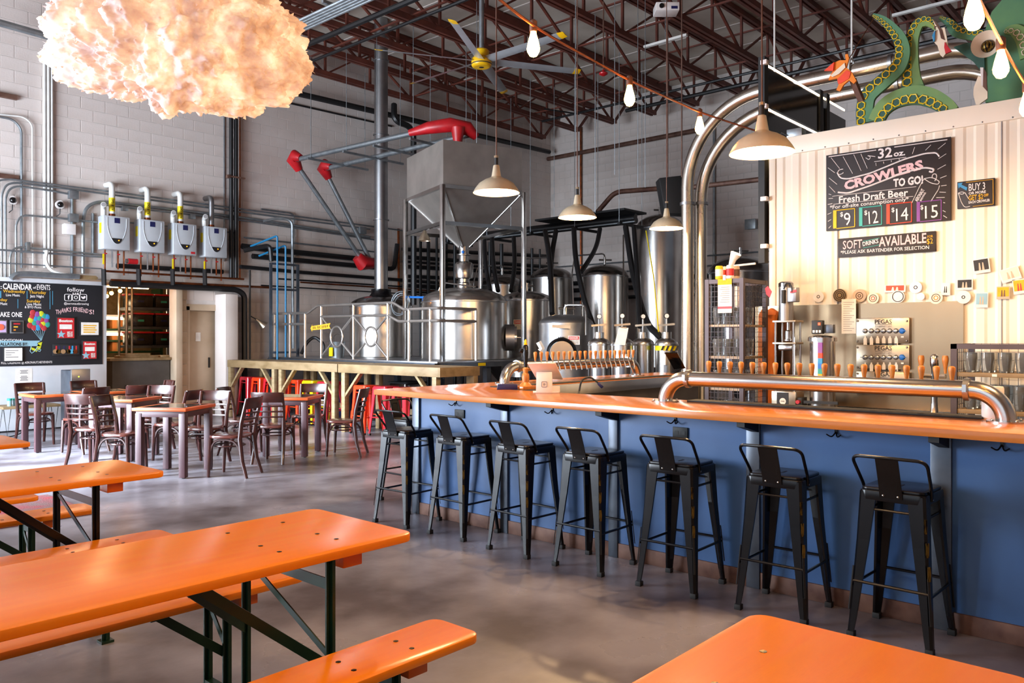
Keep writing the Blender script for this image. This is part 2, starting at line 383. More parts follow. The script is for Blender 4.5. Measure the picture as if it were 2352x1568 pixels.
# ---------------------------------------------------------------- roof joists
ZB, ZT = 7.16, 7.93
jl = 'rust red open-web steel joist spanning under the roof deck'
web_v = MB().bar((0, 0, 0), (0, 0, ZT - ZB), .045, .045).build('web', 'joist'); web_d = MB().bar((0, 0, 0), (1.2, 0, ZT - ZB), .035, .05, (0, 1, 0)).build('web', 'joist')
WV, WD = web_v.data, web_d.data; bpy.data.objects.remove(web_v); bpy.data.objects.remove(web_d)
for k in range(14):
    y = 14.5 - 1.2 * k
    j = thing('roof_joist', jl, 'joist', (8, y, ZB), 'roof joists')
    c = MB()
    for s in (-1, 1): c.bx(-2.4, y + s * .05 - .03, ZB - .05, 17.42, y + s * .05 + .03, ZB + .05)
    c.build('bottom_chord', 'joist', j, smooth=False)
    c = MB()
    for s in (-1, 1): c.bx(-2.4, y + s * .05 - .03, ZT - .05, XB, y + s * .05 + .03, ZT + .05)
    c.build('top_chord', 'joist', j, smooth=False)
    for i in range(17):
        x = 17.3 - 1.2 * i
        if not inframe((x, y, ZB), 250): continue
        piece('web', WV, j, (x, y, ZB))
        piece('web', WD, j, (x - 1.2, y, ZB if i % 2 else ZT), (0, 0, 0), None if i % 2 else (1, 1, -1))
    MB().bar((17.42, y, ZB), (XB - .02, y, ZT), .05, .06, (0, 1, 0)).build('end_diagonal', 'joist', j)
for i, x in enumerate((6.2, 9.4, 12.6, 15.6)):
    b = thing('bridging_rod_pair', ('rust red bridging angles crossing the joists above the hanging fan', 'rust red bridging angles crossing the joists above the grain hopper', 'rust red bridging angles crossing the joists above the fermenters', 'rust red bridging angles crossing the joists near the far wall')[i], 'bridging', (x, 7, ZB))
    MB().bx(x - .02, -1.2, ZB + .06, x + .02, 14.6, ZB + .09).build('bottom_angle', 'joist', b, smooth=False)
    MB().bx(x - .02, -1.2, ZT - .1, x + .02, 14.6, ZT - .07).build('top_angle', 'joist', b, smooth=False)
# seams of the roof boards
for i in range(13):
    x = 2.0 + 1.22 * i
    MB().bx(x - .015, -5.6, ZC - .012, x + .015, YW, ZC + .002).build('joint_strip', 'wall_white', bpy.data.objects['ceiling'], smooth=False)
def run(name, pts, r, m, label, cat='pipe', group=None, n=8, rad=.15):
    P = bend(pts, rad) if len(pts) > 2 else pts
    return one(name, MB().tube(P, r, n), m, label, cat, group)
# ceiling conduits crossing below the joists (along Y)
for (px, py, z, r, lab) in ((682, 113, 7.0, .05, 'dark conduit strapped beneath the joists between cloud lamp and flue'), (830, 95, 6.98, .03, 'thin dark conduit beneath the joists crossing behind the flue top')):
    p = atz(px, py, z); run('ceiling_conduit', [(p.x, min(p.y + 2.5, 14.6), z), (p.x, -2, z)], r, 'black_pipe', lab, 'conduit')
p = atz(1560, 205, 7.05); run('ceiling_conduit', [(p.x, 13.2, 7.05), (p.x, -1, 7.05)], .03, 'black_pipe', 'dark conduit beneath the joists running over the white projector', 'conduit')
p = atz(1900, 150, 7.02); run('sprinkler_main', [(p.x, 11, 7.02), (p.x, -1, 7.02)], .045, 'black_pipe', 'black sprinkler main beneath the joists above the bent ducts', 'pipe')
# bundle of five bright conduits by the cloud
rk = thing('conduit_bundle', 'bundle of five bright galvanised conduits hung beside the glowing cloud', 'conduit', (0, 0, 5.6))
p = atz(660, 60, 5.6)
for k in range(5): MB().cyl((p.x + .055 * k, p.y + 1.6, 5.6), (p.x + .055 * k, p.y - 3.5, 5.6), .02, n=8).build('conduit', 'galv', rk)
for q in (.6, -.9): MB().bx(p.x - .08, p.y + q - .02, 5.63, p.x + .32, p.y + q + .02, 5.67).build('strut', 'galv', rk)
for q in (.6, -.9): MB().cyl((p.x - .05, p.y + q, 5.65), (p.x - .05, p.y + q, ZB), .008, n=6).build('hanger_rod', 'galv', rk)
# long wall pipes near the roof
run('sprinkler_pipe', [aty(560, 186, 14.6), aty(1262, 349, 14.6)], .065, 'black_pipe', 'thick black pipe running along the block wall just under the joists')
run('sprinkler_pipe', [aty(600, 222, 14.83), aty(900, 290, 14.83)], .02, 'black_pipe', 'thin black pipe below the thick one high on the block wall')
run('back_wall_pipe', [atx(1258, 365, 18.0), atx(1605, 298, 18.0)], .06, 'rust', 'rusty pipe crossing the far block wall below the roof')
run('black_drop_pipe', [aty(905, 240, 14.5), aty(905, 278, 14.36), aty(950, 292, 14.34), aty(950, 700, 14.34)], .07, 'black_pipe', 'black drop pipe from the roof bending down behind the grain hopper', rad=.3)
# ================================================================ beer tables and benches
def rrect(x0, y0, x1, y1, r, n=5):
    out = []
    for cx, cy, a in ((x1 - r, y1 - r, 0), (x0 + r, y1 - r, PI / 2), (x0 + r, y0 + r, PI), (x1 - r, y0 + r, 1.5 * PI)):
        for i in range(n + 1): t = a + PI / 2 * i / n; out.append((cx + r * math.cos(t), cy + r * math.sin(t)))
    return out
X3, Y3, Z3 = (1, 0, 0), (0, 1, 0), (0, 0, 1)
def beer(name, label, cat, group, Lg, wd, h, th, steel):
    t = thing(name, label, cat, (0, 0, 0), group)
    MB().prism(rrect(-Lg, 0, 0, wd, .05), (0, 0, h - th), X3, Y3, (0, 0, th)).build('top', 'varnish', t, bevel=.006, local=True)
    for x in (-.30, -Lg + .22): MB().bx(x, .05, h - th - .055, x + .085, wd - .05, h - th).build('batten', 'varnish_edge', t, bevel=.004, local=True)
    k = 1 if wd > .4 else .6
    for x, s in ((-.36, -1), (-Lg + .36, 1)):
        for y in (.045, wd - .045):
            lg = MB(); lg.bar((x, y, 0), (x, y, h - th), .038, .008, Y3); lg.bar((x, y, 0), (x, y, h - th), .008, .038, Y3)
            lg.bx(x - .03, y - .03, 0, x + .03, y + .03, .012); lg.build('leg', steel, t, local=True)
        MB().bar((x, .05, h - .13 * k), (x, wd - .05, h - .13 * k), .006, .04).build('crossbar', steel, t, local=True)
        MB().bar((x, .05, .05), (x, wd - .05, .05), .035, .03).build('foot_bar', steel, t, local=True)
        for y in (.05, wd - .05):
            MB().bar((x, y, h * .45), (x + s * .46 * k, wd / 2 + (y - wd / 2) * .55, h - th - .01), .008, .035).build('brace', steel, t, local=True)
        MB().bar((x, .05, h * .5), (x, wd - .05, h - .14 * k), .006, .025).build('diagonal', steel, t, local=True)
        MB().cyl((x, .05, h * .45), (x + s * .46 * k, wd / 2, h - th - .02), .006, n=6).build('rod', steel, t, local=True)
        MB().bx(x + s * .4 * k, wd * .2, h - th - .02, x + s * .52 * k, wd * .8, h - th).build('hinge_plate', steel, t, local=True)
    bolt = bpy.data.meshes.new('bolt'); bq = MB().cyl((0, 0, -.001), (0, 0, .0008), .009, n=10); bolt.from_pydata(bq.v, [], bq.f); bolt.materials.append(MATS['brass_scuff'])
    for x in (-.26, -.50, -Lg + .26):
        for y in ((.14, .26, wd - .14) if wd > .4 else (.08, .17)): rpiece('bolt', bolt, t, (x + .01 * math.sin(y * 40), y, h))
    return t
BT = beer('beer_table', 'long orange varnished beer table on green folding legs between two benches', 'table', 'beer tables', 2.2, .665, .77, .032, 'green_steel')
BT.location = (2.05, 2.35, 0)
for (x, y, lab, ms) in ((2.05, 4.46, 'orange beer table on dark folding legs beneath the glowing cloud', {'green_steel': 'black_metal'}), (1.97, 6.4, 'orange beer table end standing next to the red rug', None), (2.08, .315, 'orange beer table standing next to the row of black bar stools', None)):
    copy_tree(BT, (x, y, 0), label=lab, mats=ms)
BN = beer('beer_bench', 'orange bench along the aisle side of the long beer table', 'bench', 'beer benches', 2.2, .25, .47, .03, 'green_steel')
BN.location = (2.05, 1.99, 0)
for (x, y, lab) in ((2.04, 3.06, 'orange bench tucked partly under the long beer table'), (1.98, 4.15, 'orange bench with glossy seat between the two nearest beer tables'), (1.97, 5.2, 'orange bench on the far side of the table under the cloud'), (1.86, 5.88, 'orange bench beside the beer table next to the rug')):
    copy_tree(BN, (x, y, 0), label=lab)
one('rug', MB().prism(rrect(.2, 7.3, 2.75, 8.5, .02), (0, 0, 0), X3, Y3, (0, 0, .012)), 'rug_red', 'red and grey patterned rug on the concrete floor', 'rug', bevel=.003)
# ================================================================ bentwood chairs and bistro tables
def make_chair():
    t = thing('ladderback_chair', '', 'chair')
    MB().prism([(.2 * math.copysign(abs(math.cos(a)) ** .6, math.cos(a)) * (1 - .06 * math.sin(a) * -1), .2 * math.copysign(abs(math.sin(a)) ** .6, math.sin(a))) for a in [2 * PI * i / 28 for i in range(28)]], (0, 0, .425), X3, Y3, (0, 0, .03)).build('seat', 'seat_wood', t, bevel=.007, local=True)
    for s in (-1, 1):
        MB().tube([(s * .19, -.27, 0), (s * .178, -.215, .18), (s * .172, -.185, .42), (s * .178, -.205, .6), (s * .185, -.27, .86)], [.018, .022, .025, .023, .019], 8).build('back_leg', 'chair_wood', t, local=True)
        MB().tube([(s * .175, .175, 0), (s * .165, .155, .43)], [.017, .025], 8).build('front_leg', 'chair_wood', t, local=True)
        MB().tube(bend([(s * .171, .165, .22), (s * .168, .12, .41), (s * .17, -.14, .41), (s * .176, -.21, .2)], .2, 6), .0125, 6).build('side_hoop', 'chair_wood', t, local=True)
    def rail(z0, z1, dy, th, name):
        n = 8; vs = []; fs = []
        for i in range(n + 1):
            x = -.19 + .38 * i / n; b = -.045 * (1 - (x / .19) ** 2)
            for z in (z0, z1):
                yy = -.185 - (z - .45) * .2 + b
                vs += [(x, yy, z), (x, yy - th, z)]
        for i in range(n):
            a = 4 * i; c = a + 4
            fs += [(a, c, c + 2, a + 2), (a + 1, a + 3, c + 3, c + 1), (a, a + 1, c + 1, c), (a + 2, c + 2, c + 3, a + 3)]
        fs += [(0, 2, 3, 1), (4 * n, 4 * n + 1, 4 * n + 3, 4 * n + 2)]
        MB().add(vs, fs).build(name, 'chair_wood', t, bevel=.003, local=True)
    rail(.745, .868, 0, .02, 'top_rail')
    for z in (.56, .625, .69): rail(z, z + .02, 0, .015, 'slat')
    MB().tube(bend([(-.165, .15, .3), (-.12, .13, .38), (.12, .13, .38), (.165, .15, .3)], .1), .009, 6).build('front_hoop', 'chair_wood', t, local=True)
    MB().tube([(.168 * math.cos(a), .02 + .165 * math.sin(a), .335) for a in [2 * PI * i / 20 for i in range(20)]], .009, 6, closed=True).build('hoop_stretcher', 'chair_wood', t, local=True)
    return t
CH = make_chair(); ch_used = [0]
def chair(x, y, fx, fy, label, group):
    rz = math.atan2(fy, fx) - PI / 2
    if not ch_used[0]:
        ch_used[0] = 1; CH.location = (x, y, 0); CH.rotation_euler.z = rz; tag(CH, label, 'chair', group); return CH
    return copy_tree(CH, (x, y, 0), rz, label, group)
def make_table(w2, d2):
    t = thing('bistro_table', '', 'table')
    fr = MB().bx(-w2, -d2, .725, w2, d2, .76); fr.build('top', 'table_edge', t, bevel=.004, local=True)
    MB().bx(-w2 + .06, -d2 + .06, .7605, w2 - .06, d2 - .06, .7625).build('inlay', 'table_inlay', t, local=True)
    MB().bx(-w2 + .03, -d2 + .03, .66, w2 - .03, d2 - .03, .725).build('apron', 'table_leg', t, bevel=.003, local=True)
    for a in (-1, 1):
        for b in (-1, 1): MB().bx(a * (w2 - .06) - .035, b * (d2 - .06) - .035, .01, a * (w2 - .06) + .035, b * (d2 - .06) + .035, .7).build('leg', 'table_leg', t, bevel=.003, local=True)
    for a in (-1, 1):
        for b in (-1, 1): MB().cyl((a * (w2 - .055), b * (d2 - .055), 0), (a * (w2 - .055), b * (d2 - .055), .012), .018, n=8).build('foot', 'rubber', t, local=True)
    return t
T0 = make_table(.33, .31)
def set_table(i, x, y, ang, label, first):
    if first: T0.location = (x, y, 0); T0.rotation_euler.z = ang; tag(T0, label, 'table', 'bistro tables'); return T0
    return copy_tree(T0, (x, y, 0), ang, label, 'bistro tables')
A1 = math.radians(35); A2 = math.radians(38)
set_table(1, 4.14, 8.80, A1, 'square bistro table with red-orange edge closest to the beer tables', True)
set_table(2, 5.87, 9.15, A2, 'square bistro table with dark glass top before the timber counter', False)
set_table(3, 4.27, 10.45, A1, 'square bistro table standing between the red-edged one and the white panel', False)
set_table(4, 3.95, 12.0, 0, 'square bistro table beside the hairpin side table, bright in daylight', False)
set_table(5, 4.63, 12.02, 0, 'square bistro table pushed against its twin before the water dispenser', False)
def around(cx, cy, a, dist, sides, where, grp):
    e = {'f': (-math.cos(a), -math.sin(a)), 'b': (math.cos(a), math.sin(a)), 'l': (-math.sin(a), math.cos(a)), 'r': (math.sin(a), -math.cos(a))}
    for s, d, lab in sides:
        u = e[s]; chair(cx + u[0] * d, cy + u[1] * d, -u[0], -u[1], lab % where, grp)
around(4.14, 8.80, A1, .6, (('l', .62, 'dark wooden ladder-back chair on the storage side of the %s'), ('b', .66, 'dark ladder-back chair on the door side of the %s'), ('r', .66, 'dark ladder-back chair on the bar side of the %s')), 'red-edged bistro table', 'chairs at bistro tables')
around(5.87, 9.15, A2, .6, (('l', .66, 'dark ladder-back chair on the door side of the %s'), ('f', .62, 'dark ladder-back chair, back to the beer tables, at the %s'), ('b', .62, 'dark ladder-back chair on the stool side of the %s'), ('r', .68, 'dark ladder-back chair on the bar side of the %s')), 'bistro table before the timber counter', 'chairs at bistro tables')
around(4.27, 10.45, A1, .6, (('f', .6, 'dark ladder-back chair nearest the beer tables at the %s'), ('b', .57, 'dark wooden ladder-back chair on the far side of the %s'), ('r', .66, 'dark ladder-back chair on the bar side of the %s')), 'middle bistro table', 'chairs at bistro tables')
chair(3.95, 12.68, 0, -1, 'dark wooden ladder-back chair against the white panel behind the daylit table', 'chairs at bistro tables')
chair(4.12, 11.42, -.3, 1, 'dark wooden ladder-back chair with pale worn seat before the daylit table', 'chairs at bistro tables')
chair(4.72, 12.72, .1, -1, 'dark wooden ladder-back chair before the tall water dispenser', 'chairs at bistro tables')
chair(4.84, 11.5, .1, 1, 'dark wooden ladder-back chair between the paired tables and the middle one', 'chairs at bistro tables')
chair(5.35, 12.15, -1, .1, 'dark wooden ladder-back chair at the store-room end of the paired tables', 'chairs at bistro tables')
# ================================================================ pressed-metal bar stools
def loft(mb, A, B):
    n = len(A); mb.add(list(A) + list(B), [tuple(range(n)), tuple(range(2 * n - 1, n - 1, -1))] + [(i, i + n, (i + 1) % n + n, (i + 1) % n) for i in range(n)])
def make_stool(back, body, label, group, name):
    t = thing(name, label, 'stool', (0, 0, 0), group)
    a = .152
    MB().prism(rrect(-a, -a, a, a, .035), (0, 0, .748), X3, Y3, (0, 0, .017)).build('seat', body, t, bevel=.006, local=True)
    MB().prism(rrect(-a - .006, -a - .006, a + .006, a + .006, .036), (0, 0, .70), X3, Y3, (0, 0, .05)).build('skirt', body, t, bevel=.004, local=True)
    MB().bx(-.035, -.006, .7652, .035, .006, .7656).build('hand_slot', 'black_matte', t, local=True)
    for sx in (-1, 1):
        for sy in (-1, 1):
            def sec(w, z, o):   # folded channel, rounded on its outer corner
                c = (sx * o, sy * o); q = [(0, 0), (-w, 0), (-w, -.012), (-.02, -.016), (-.016, -.02), (-.012, -w), (0, -w)]
                q = [(p[0] if abs(p[0]) + abs(p[1]) > 0 else -.012, p[1] if abs(p[0]) + abs(p[1]) > 0 else -.012) for p in q]
                q = [(-w, 0), (-w, -.012), (-.024, -.024), (-.012, -w), (0, -w), (0, -.012), (-.012, 0)]
                return [(c[0] + sx * p[0], c[1] + sy * p[1], z) for p in q]
            lg = MB(); loft(lg, sec(.084, .742, a + .004), sec(.066, .5, .168)); loft(lg, sec(.066, .5, .168), sec(.038, .09, .196)); loft(lg, sec(.038, .09, .196), sec(.032, .02, .202))
            L = lg.build('leg', body, t, local=True)
            MB().bx(sx * .202 - sx * .036, sy * .202 - sy * .036, 0, sx * .204, sy * .204, .03).build('rubber_foot', 'rubber', L, bevel=.003, local=True)
            MB().bar((sx * .1765, sy * .1765, .36), (sx * .193, sy * .193, .14), .012, .004, (sx, sy, 0)).build('pressed_groove', 'black_matte' if body == 'black_metal' else body, L, local=True)
    if back:
        for k in range(3): MB().bar((-.1535 - .004 - .012 * k, -.1535 - .004 - .012 * k, .64 - .11 * k), (-.1575 - .012 * k, -.1575 - .012 * k, .57 - .11 * k), .016, .003, (-1, -1, 0)).build('worn_patch', 'brass_scuff', t, local=True)
    for z, o, r in ((.265, .178, .008), (.635, .15, .007)):
        for p, q in (((-1, -1), (1, -1)), ((1, -1), (1, 1)), ((1, 1), (-1, 1)), ((-1, 1), (-1, -1))):
            dz = 0 if p[0] != q[0] else .02
            MB().cyl((p[0] * o, p[1] * o, z + dz), (q[0] * o, q[1] * o, z + dz), r, n=7).build('rung', body, t, local=True)
    if back:
        path = bend([(-.06, .158, .715), (-.075, .162, .765), (-.205, .178, .925), (-.235, 0, .93), (-.205, -.178, .925), (-.075, -.162, .765), (-.06, -.158, .715)], .05, 6)
        MB().tube(path, .0085, 8).build('back_bar', body, t, local=True)
        pl = MB(); n = 6
        for i in range(n):
            z0, z1 = .72 + .205 * i / n, .72 + .205 * (i + 1) / n
            f0, f1 = i / n, (i + 1) / n
            x0, x1 = -.158 - .068 * f0 ** 1.2, -.158 - .068 * f1 ** 1.2
            loft(pl, [(x0, -.054, z0), (x0, .054, z0), (x0 - .005, .054, z0), (x0 - .005, -.054, z0)], [(x1, -.054, z1), (x1, .054, z1), (x1 - .005, .054, z1), (x1 - .005, -.054, z1)])
        P = pl.build('back_plate', body, t, local=True)
        MB().tube([(-.1765, -.032, .78), (-.1765, .032, .78), (-.211, .032, .895), (-.211, -.032, .895)], .003, 5, closed=True).build('pressed_rib', body, P, local=True)
        for y in (-.035, .035): MB().sph((-.165, y, .733), .007, 8, 6).build('rivet', 'steel', t, local=True)
        for y in (-.162, .162): MB().sph((-.06, y, .722), .007, 8, 6).build('rivet', 'steel', t, local=True)
    return t
SL = 'black pressed-metal bar stool with low back facing the blue bar panels'
ST = make_stool(True, 'black_metal', SL, 'black stools along the blue bar', 'bar_stool')
ST.location = (4.36, 5.1, 0); ST.rotation_euler.z = .06; ST['label'] = 'black low-back bar stool at the free corner of the bar, paper tag on a leg'
for (x, y, r, lab) in ((4.39, 4.465, .0, 'black low-back bar stool before the first power outlet of the bar'), (4.36, 3.80, -.03, 'black low-back bar stool covering the second steel post of the bar'), (4.36, 3.19, .0, 'black low-back bar stool before the third steel post of the bar'), (4.37, 2.54, .03, 'black low-back bar stool before the outlet under the tap tower'), (4.38, 1.89, .02, 'black low-back bar stool before the fourth steel post of the bar'), (4.38, 1.27, -.02, 'black low-back bar stool under the tap tower elbow by the container end')):
    copy_tree(ST, (x, y, 0), r, lab)
copy_tree(ST, (4.95, 5.76, 0), -PI / 2, 'black low-back bar stool round the end of the bar facing the second counter leg')
MB().bx(.165, -.196, .31, .169, -.155, .38).build('paper_tag', 'paper', ST, local=True)
RS = make_stool(False, 'red_stool', 'red backless metal stool under the timber counter beside the white pilaster', 'coloured stools at the timber counter', 'tall_stool')
def pxs(px, X):
    d = ray(px, 0); return X / d[0] * d[1]
first = True
for (px, X, m, lab) in ((14.2, 8.18, 'red_stool', 'crimson backless metal stool under the timber counter beside the white pilaster'), (13.76, 8.18, 'orange_paint', 'orange-red backless metal stool between two crimson ones under the timber counter'), (13.33, 8.18, 'red_stool', 'crimson backless metal stool beside the first pair of timber posts'),
                        (12.5, 8.18, 'orange_paint', 'orange-red backless metal stool next to the yellow one'), (12.07, 8.18, 'yellow_stool', 'yellow backless metal stool under the timber counter'), (11.62, 8.18, 'red_stool', 'crimson backless metal stool next to the yellow one'),
                        (10.28, 7.95, 'orange_paint', 'orange-red backless metal stool standing clear before the timber counter end'), (9.83, 7.98, 'red_stool', 'crimson backless metal stool next to the free-standing orange-red one'), (9.38, 8.0, 'red_stool', 'crimson backless metal stool half hidden behind the bar corner')):
    mm = {'red_stool': m}
    if first: RS.location = (X, px, 0); RS['label'] = lab; first = False
    else: copy_tree(RS, (X, px, 0), .03 * math.sin(px * 9), lab, mats=mm)
# ================================================================ the bar
BX, BF = 4.62, 4.38      # base face, counter front edge
bar = thing('bar', 'long L-shaped bar with blue panels and butcher-block counter top', 'bar', (4.9, 3.0, 0))
YE = 5.57
top = MB().prism([(BF, -2.0), (5.14, -2.0), (5.14, 4.88), (9.0, 4.88), (9.0, YE), (BF, YE)], (0, 0, 1.0235), X3, Y3, (0, 0, .0465))
top.build('counter_top', 'bar_top', bar, bevel=.004)
PP = [pxs(958, BX), pxs(1161, BX), pxs(1411, BX), pxs(1732, BX), pxs(2163, BX), -.35]
wv = [.085, .075, .075, .085, .10, .1]
for y, ww in zip(PP, wv): MB().bx(BX - .02, y - ww / 2, 0, BX + .03, y + ww / 2, 1.0235).build('post', 'bar_steel', bar, bevel=.003)
for a, b, wa, wb in zip(PP, PP[1:], wv, wv[1:]):
    MB().bx(BX, b + wb / 2, .098, BX + .02, a - wa / 2, 1.0235).build('panel', 'bar_blue', bar, smooth=False)
    MB().bx(BX - .012, b + wb / 2, 0, BX + .02, a - wa / 2, .10).build('kick_plate', 'rust', bar, bevel=.003)
MB().bx(BX + .02, -2, 0, 5.06, PP[0] + .04, 1.02).build('carcass', 'grey_board', bar, smooth=False)
MB().bx(5.06, 4.96, 0, 8.95, PP[0] + .04, 1.02).build('carcass', 'grey_board', bar, smooth=False)
MB().bx(BX + .03, PP[0] + .04, .1, 8.95, PP[0] + .06, 1.02).build('panel', 'bar_blue', bar, smooth=False)
for y in PP[1:]:
    MB().prism([(0, 0), (-.21, 0), (-.21, -.03), (-.02, -.075), (0, -.075)], (BX, y - .04, 1.0235), X3, Z3, (0, .05, 0)).build('bracket', 'black_matte', bar)
for px, py in ((1043, 927), (1265, 942), (1548, 963), (1918, 993), (2300, 1030)):
    y = pxs(px, BX - .02); z = .985; h = MB()
    h.bx(BX - .008, y - .008, z - .01, BX, y + .008, z + .035)
    for s in (-1, 1): h.tube(bend([(BX - .006, y, z), (BX - .03, y + s * .015, z - .03), (BX - .045, y + s * .04, z - .012)], .03), .004, 6)
    h.build('coat_hook', 'black_metal', bar)
for px, py in ((1056, 950), (1563, 993)):
    p = atx(px, py, BX - .005); b = MB().bx(BX - .012, p.y - .055, p.z - .035, BX, p.y + .055, p.z + .035).build('power_outlet', 'black_matte', bar, bevel=.003)
    for s in (-1, 1): MB().bx(BX - .0135, p.y + s * .025 - .012, p.z - .012, BX - .012, p.y + s * .025 + .012, p.z + .012).build('socket', 'ink', b)
MB().bx(5.0, 1.04, 1.07, 5.14, 2.86, 1.082).build('drip_mat', 'rubber', bar, bevel=.003)
ap = MB().bx(5.16, 4.845, .955, 8.35, 4.885, 1.065).build('steel_apron', 'steel', bar, bevel=.003)
MB().bx(5.3, 4.9, 1.07, 8.3, 5.05, 1.078).build('drip_tray', 'rubber', bar)
# ---------------------------------------------------------------- tap towers (steel pipe bridges with elbows)
def tower(name, label, p0, p1, faucets, nh, hoff, h0, h1):
    """pipe bridge standing on the counter between p0 and p1 (bases); handles on the side hoff"""
    p0 = Vector(p0); p1 = Vector(p1); d = (p1 - p0).normalized(); R = .166; z = 1.07
    t = thing(name, label, 'beer tap', ((p0 + p1) / 2))
    up = Vector(Z3)
    path = [p0] + arc(p0 + d * R, R, PI, PI / 2, 10, d, up) + arc(p1 - d * R, R, PI / 2, 0, 10, d, up) + [p1]
    MB().tube(path, .05, 24).build('pipe', 'steel', t)
    for p in (p0, p1):
        fl = MB().cyl(p, p + up * .008, .095, n=28).build('flange', 'steel', t)
        for k in range(4): a = PI / 4 + k * PI / 2; MB().sph(p + Vector((math.cos(a) * .08, math.sin(a) * .08, .012)), .009, 8, 5).build('bolt', 'steel', fl)
    for s, p in ((1, p0), (-1, p1)):
        c = p + d * s * (R + .02) + up * R
        cl = MB().cyl(c - d * .014, c + d * .014, .062, n=24).build('clamp', 'dull_steel', t)
        MB().bar(c - up * .01 + Vector(hoff) * -.066, c + up * .03 + Vector(hoff) * -.066, .02, .02).build('clamp_bolt', 'steel', cl)
    hv = Vector(hoff)
    prof = [(.0085, 0), (.010, .01), (.013, .03), (.018, .06), (.019, .075), (.017, .083), (.008, .088)]
    hm = MB().lathe(prof, n=12).build('h', 'handle_wood'); HM = hm.data; bpy.data.objects.remove(hm)
    if faucets:
        fm = MB(); fm.cyl((0, 0, .02), (hv.x * .05, hv.y * .05, .02), .012, n=8); fm.tube(bend([(hv.x * .045, hv.y * .045, .03), (hv.x * .06, hv.y * .06, .0), (hv.x * .075, hv.y * .075, -.055)], .03), .0085, 7); fm.cyl((hv.x * .05, hv.y * .05, .02), (hv.x * .05, hv.y * .05, .06), .008, n=7)
    else:
        fm = MB(); fm.cyl((0, 0, .0), (hv.x * .045, hv.y * .045, .0), .012, n=8); fm.cyl((hv.x * .04, hv.y * .04, -.03), (hv.x * .04, hv.y * .04, .035), .009, n=7)
    fo = fm.build('f', 'steel'); FM = fo.data; bpy.data.objects.remove(fo)
    for k in range(nh):
        q = Vector(h0).lerp(Vector(h1), k / (nh - 1))
        piece('faucet', FM, t, q + hv * .048)
        piece('tap_handle', HM, t, q + hv * (.098 if faucets else .088) + up * (.055 if faucets else .035), (0, 0, k * 2.1))
    return t
tower('tap_tower', 'long steel pipe tap tower with elbows on the bar before the white container', (4.93, 2.99, 1.07), (4.93, .907, 1.07), False, 20, (1, 0, 0), (4.93, 2.70, 1.236), (4.93, 1.19, 1.236))
tower('tap_tower', 'steel pipe tap tower with row of chrome faucets on the far counter leg', (5.73, 5.27, 1.07), (8.05, 5.27, 1.07), True, 20, (0, -1, 0), (6.08, 5.27, 1.236), (7.82, 5.27, 1.236))
# ================================================================ timber counter
TX = 7.8
tc = thing('timber_counter', 'raw timber drink rail of posts, braces and beams before the brew deck', 'counter', (TX, 11.5, 0))
def brace(p0, p1, w=.07): MB().bar(p0, p1, .04, w, (1, 0, 0)).build('brace', 'fir_front', tc, smooth=False)
for a, b, dx in ((522, 774, 0), (776, 1006, -.03)):
    y0, y1 = pxs(a, TX + dx), pxs(b, TX + dx)
    MB().bx(TX + dx, y1, .955, TX + dx + .04, y0, 1.092).build('fascia_beam', 'fir', tc, bevel=.004)
    MB().bx(TX + .72, y1, .955, TX + .76, y0, 1.092).build('rear_beam', 'fir', tc, bevel=.004)
    for k in range(5): MB().bx(TX + dx + .042 + k * .128, y1, 1.055, TX + dx + .165 + k * .128, y0, 1.093).build('top_plank', 'fir', tc, bevel=.004)
ye = pxs(1006, TX - .03)
MB().bx(TX - .03, ye - .04, .955, TX + .78, ye, 1.092).build('end_beam', 'fir', tc, bevel=.004)
posts = [(526, 0), (626, 0), (642, 0), (764, 0), (787, -.03), (996, -.03)]
for px, dx in posts:
    y = pxs(px, TX + dx)
    MB().bx(TX + dx + .005, y - .045, 0, TX + dx + .094, y + .045, .955).build('post', 'fir_front', tc, bevel=.004)
    MB().bx(TX + .67, y - .045, 0, TX + .759, y + .045, .955).build('rear_post', 'fir', tc, bevel=.004)
MB().bx(TX + .65, ye - .04, 0, TX + .74, ye + .05, .955).build('post', 'fir', tc, bevel=.004)
for px, dx, s in ((526, 0, -1), (626, 0, 1), (642, 0, -1), (764, 0, 1), (787, -.03, -1), (996, -.03, 1)):
    y = pxs(px, TX + dx); brace((TX + dx + .05, y, .55), (TX + dx + .05, y + s * .42, .97))
for px in (526, 642, 787): MB().bx(TX + .69, pxs(px, TX) - .9, .28, TX + .74, pxs(px, TX), .37).build('foot_rail', 'fir', tc, bevel=.004)
# ================================================================ brew deck
DZ = 1.13
dk = thing('brew_deck', 'raised steel brewing deck with drip edge behind the timber counter', 'platform', (10.6, 12, 0))
MB().bx(8.8, 9.56, DZ - .035, 11.35, 14.6, DZ).build('deck_plate', 'dull_steel', dk, bevel=.004)
MB().bx(8.78, 9.54, DZ - .11, 8.84, 14.6, DZ - .03).build('edge_beam', 'bar_steel', dk)
MB().bx(8.78, 9.54, DZ - .11, 11.35, 9.6, DZ - .03).build('edge_beam', 'bar_steel', dk)
for x in (8.9, 10.1, 11.25):
    for y in (9.7, 12.1, 14.4): MB().bx(x - .05, y - .05, 0, x + .05, y + .05, DZ - .1).build('leg', 'bar_steel', dk)
p = atx(1095, 823, 10.4); MB().bx(9.72, 9.535, DZ - .09, 9.9, 9.54, DZ - .04).build('warning_sticker', 'yellow', dk)
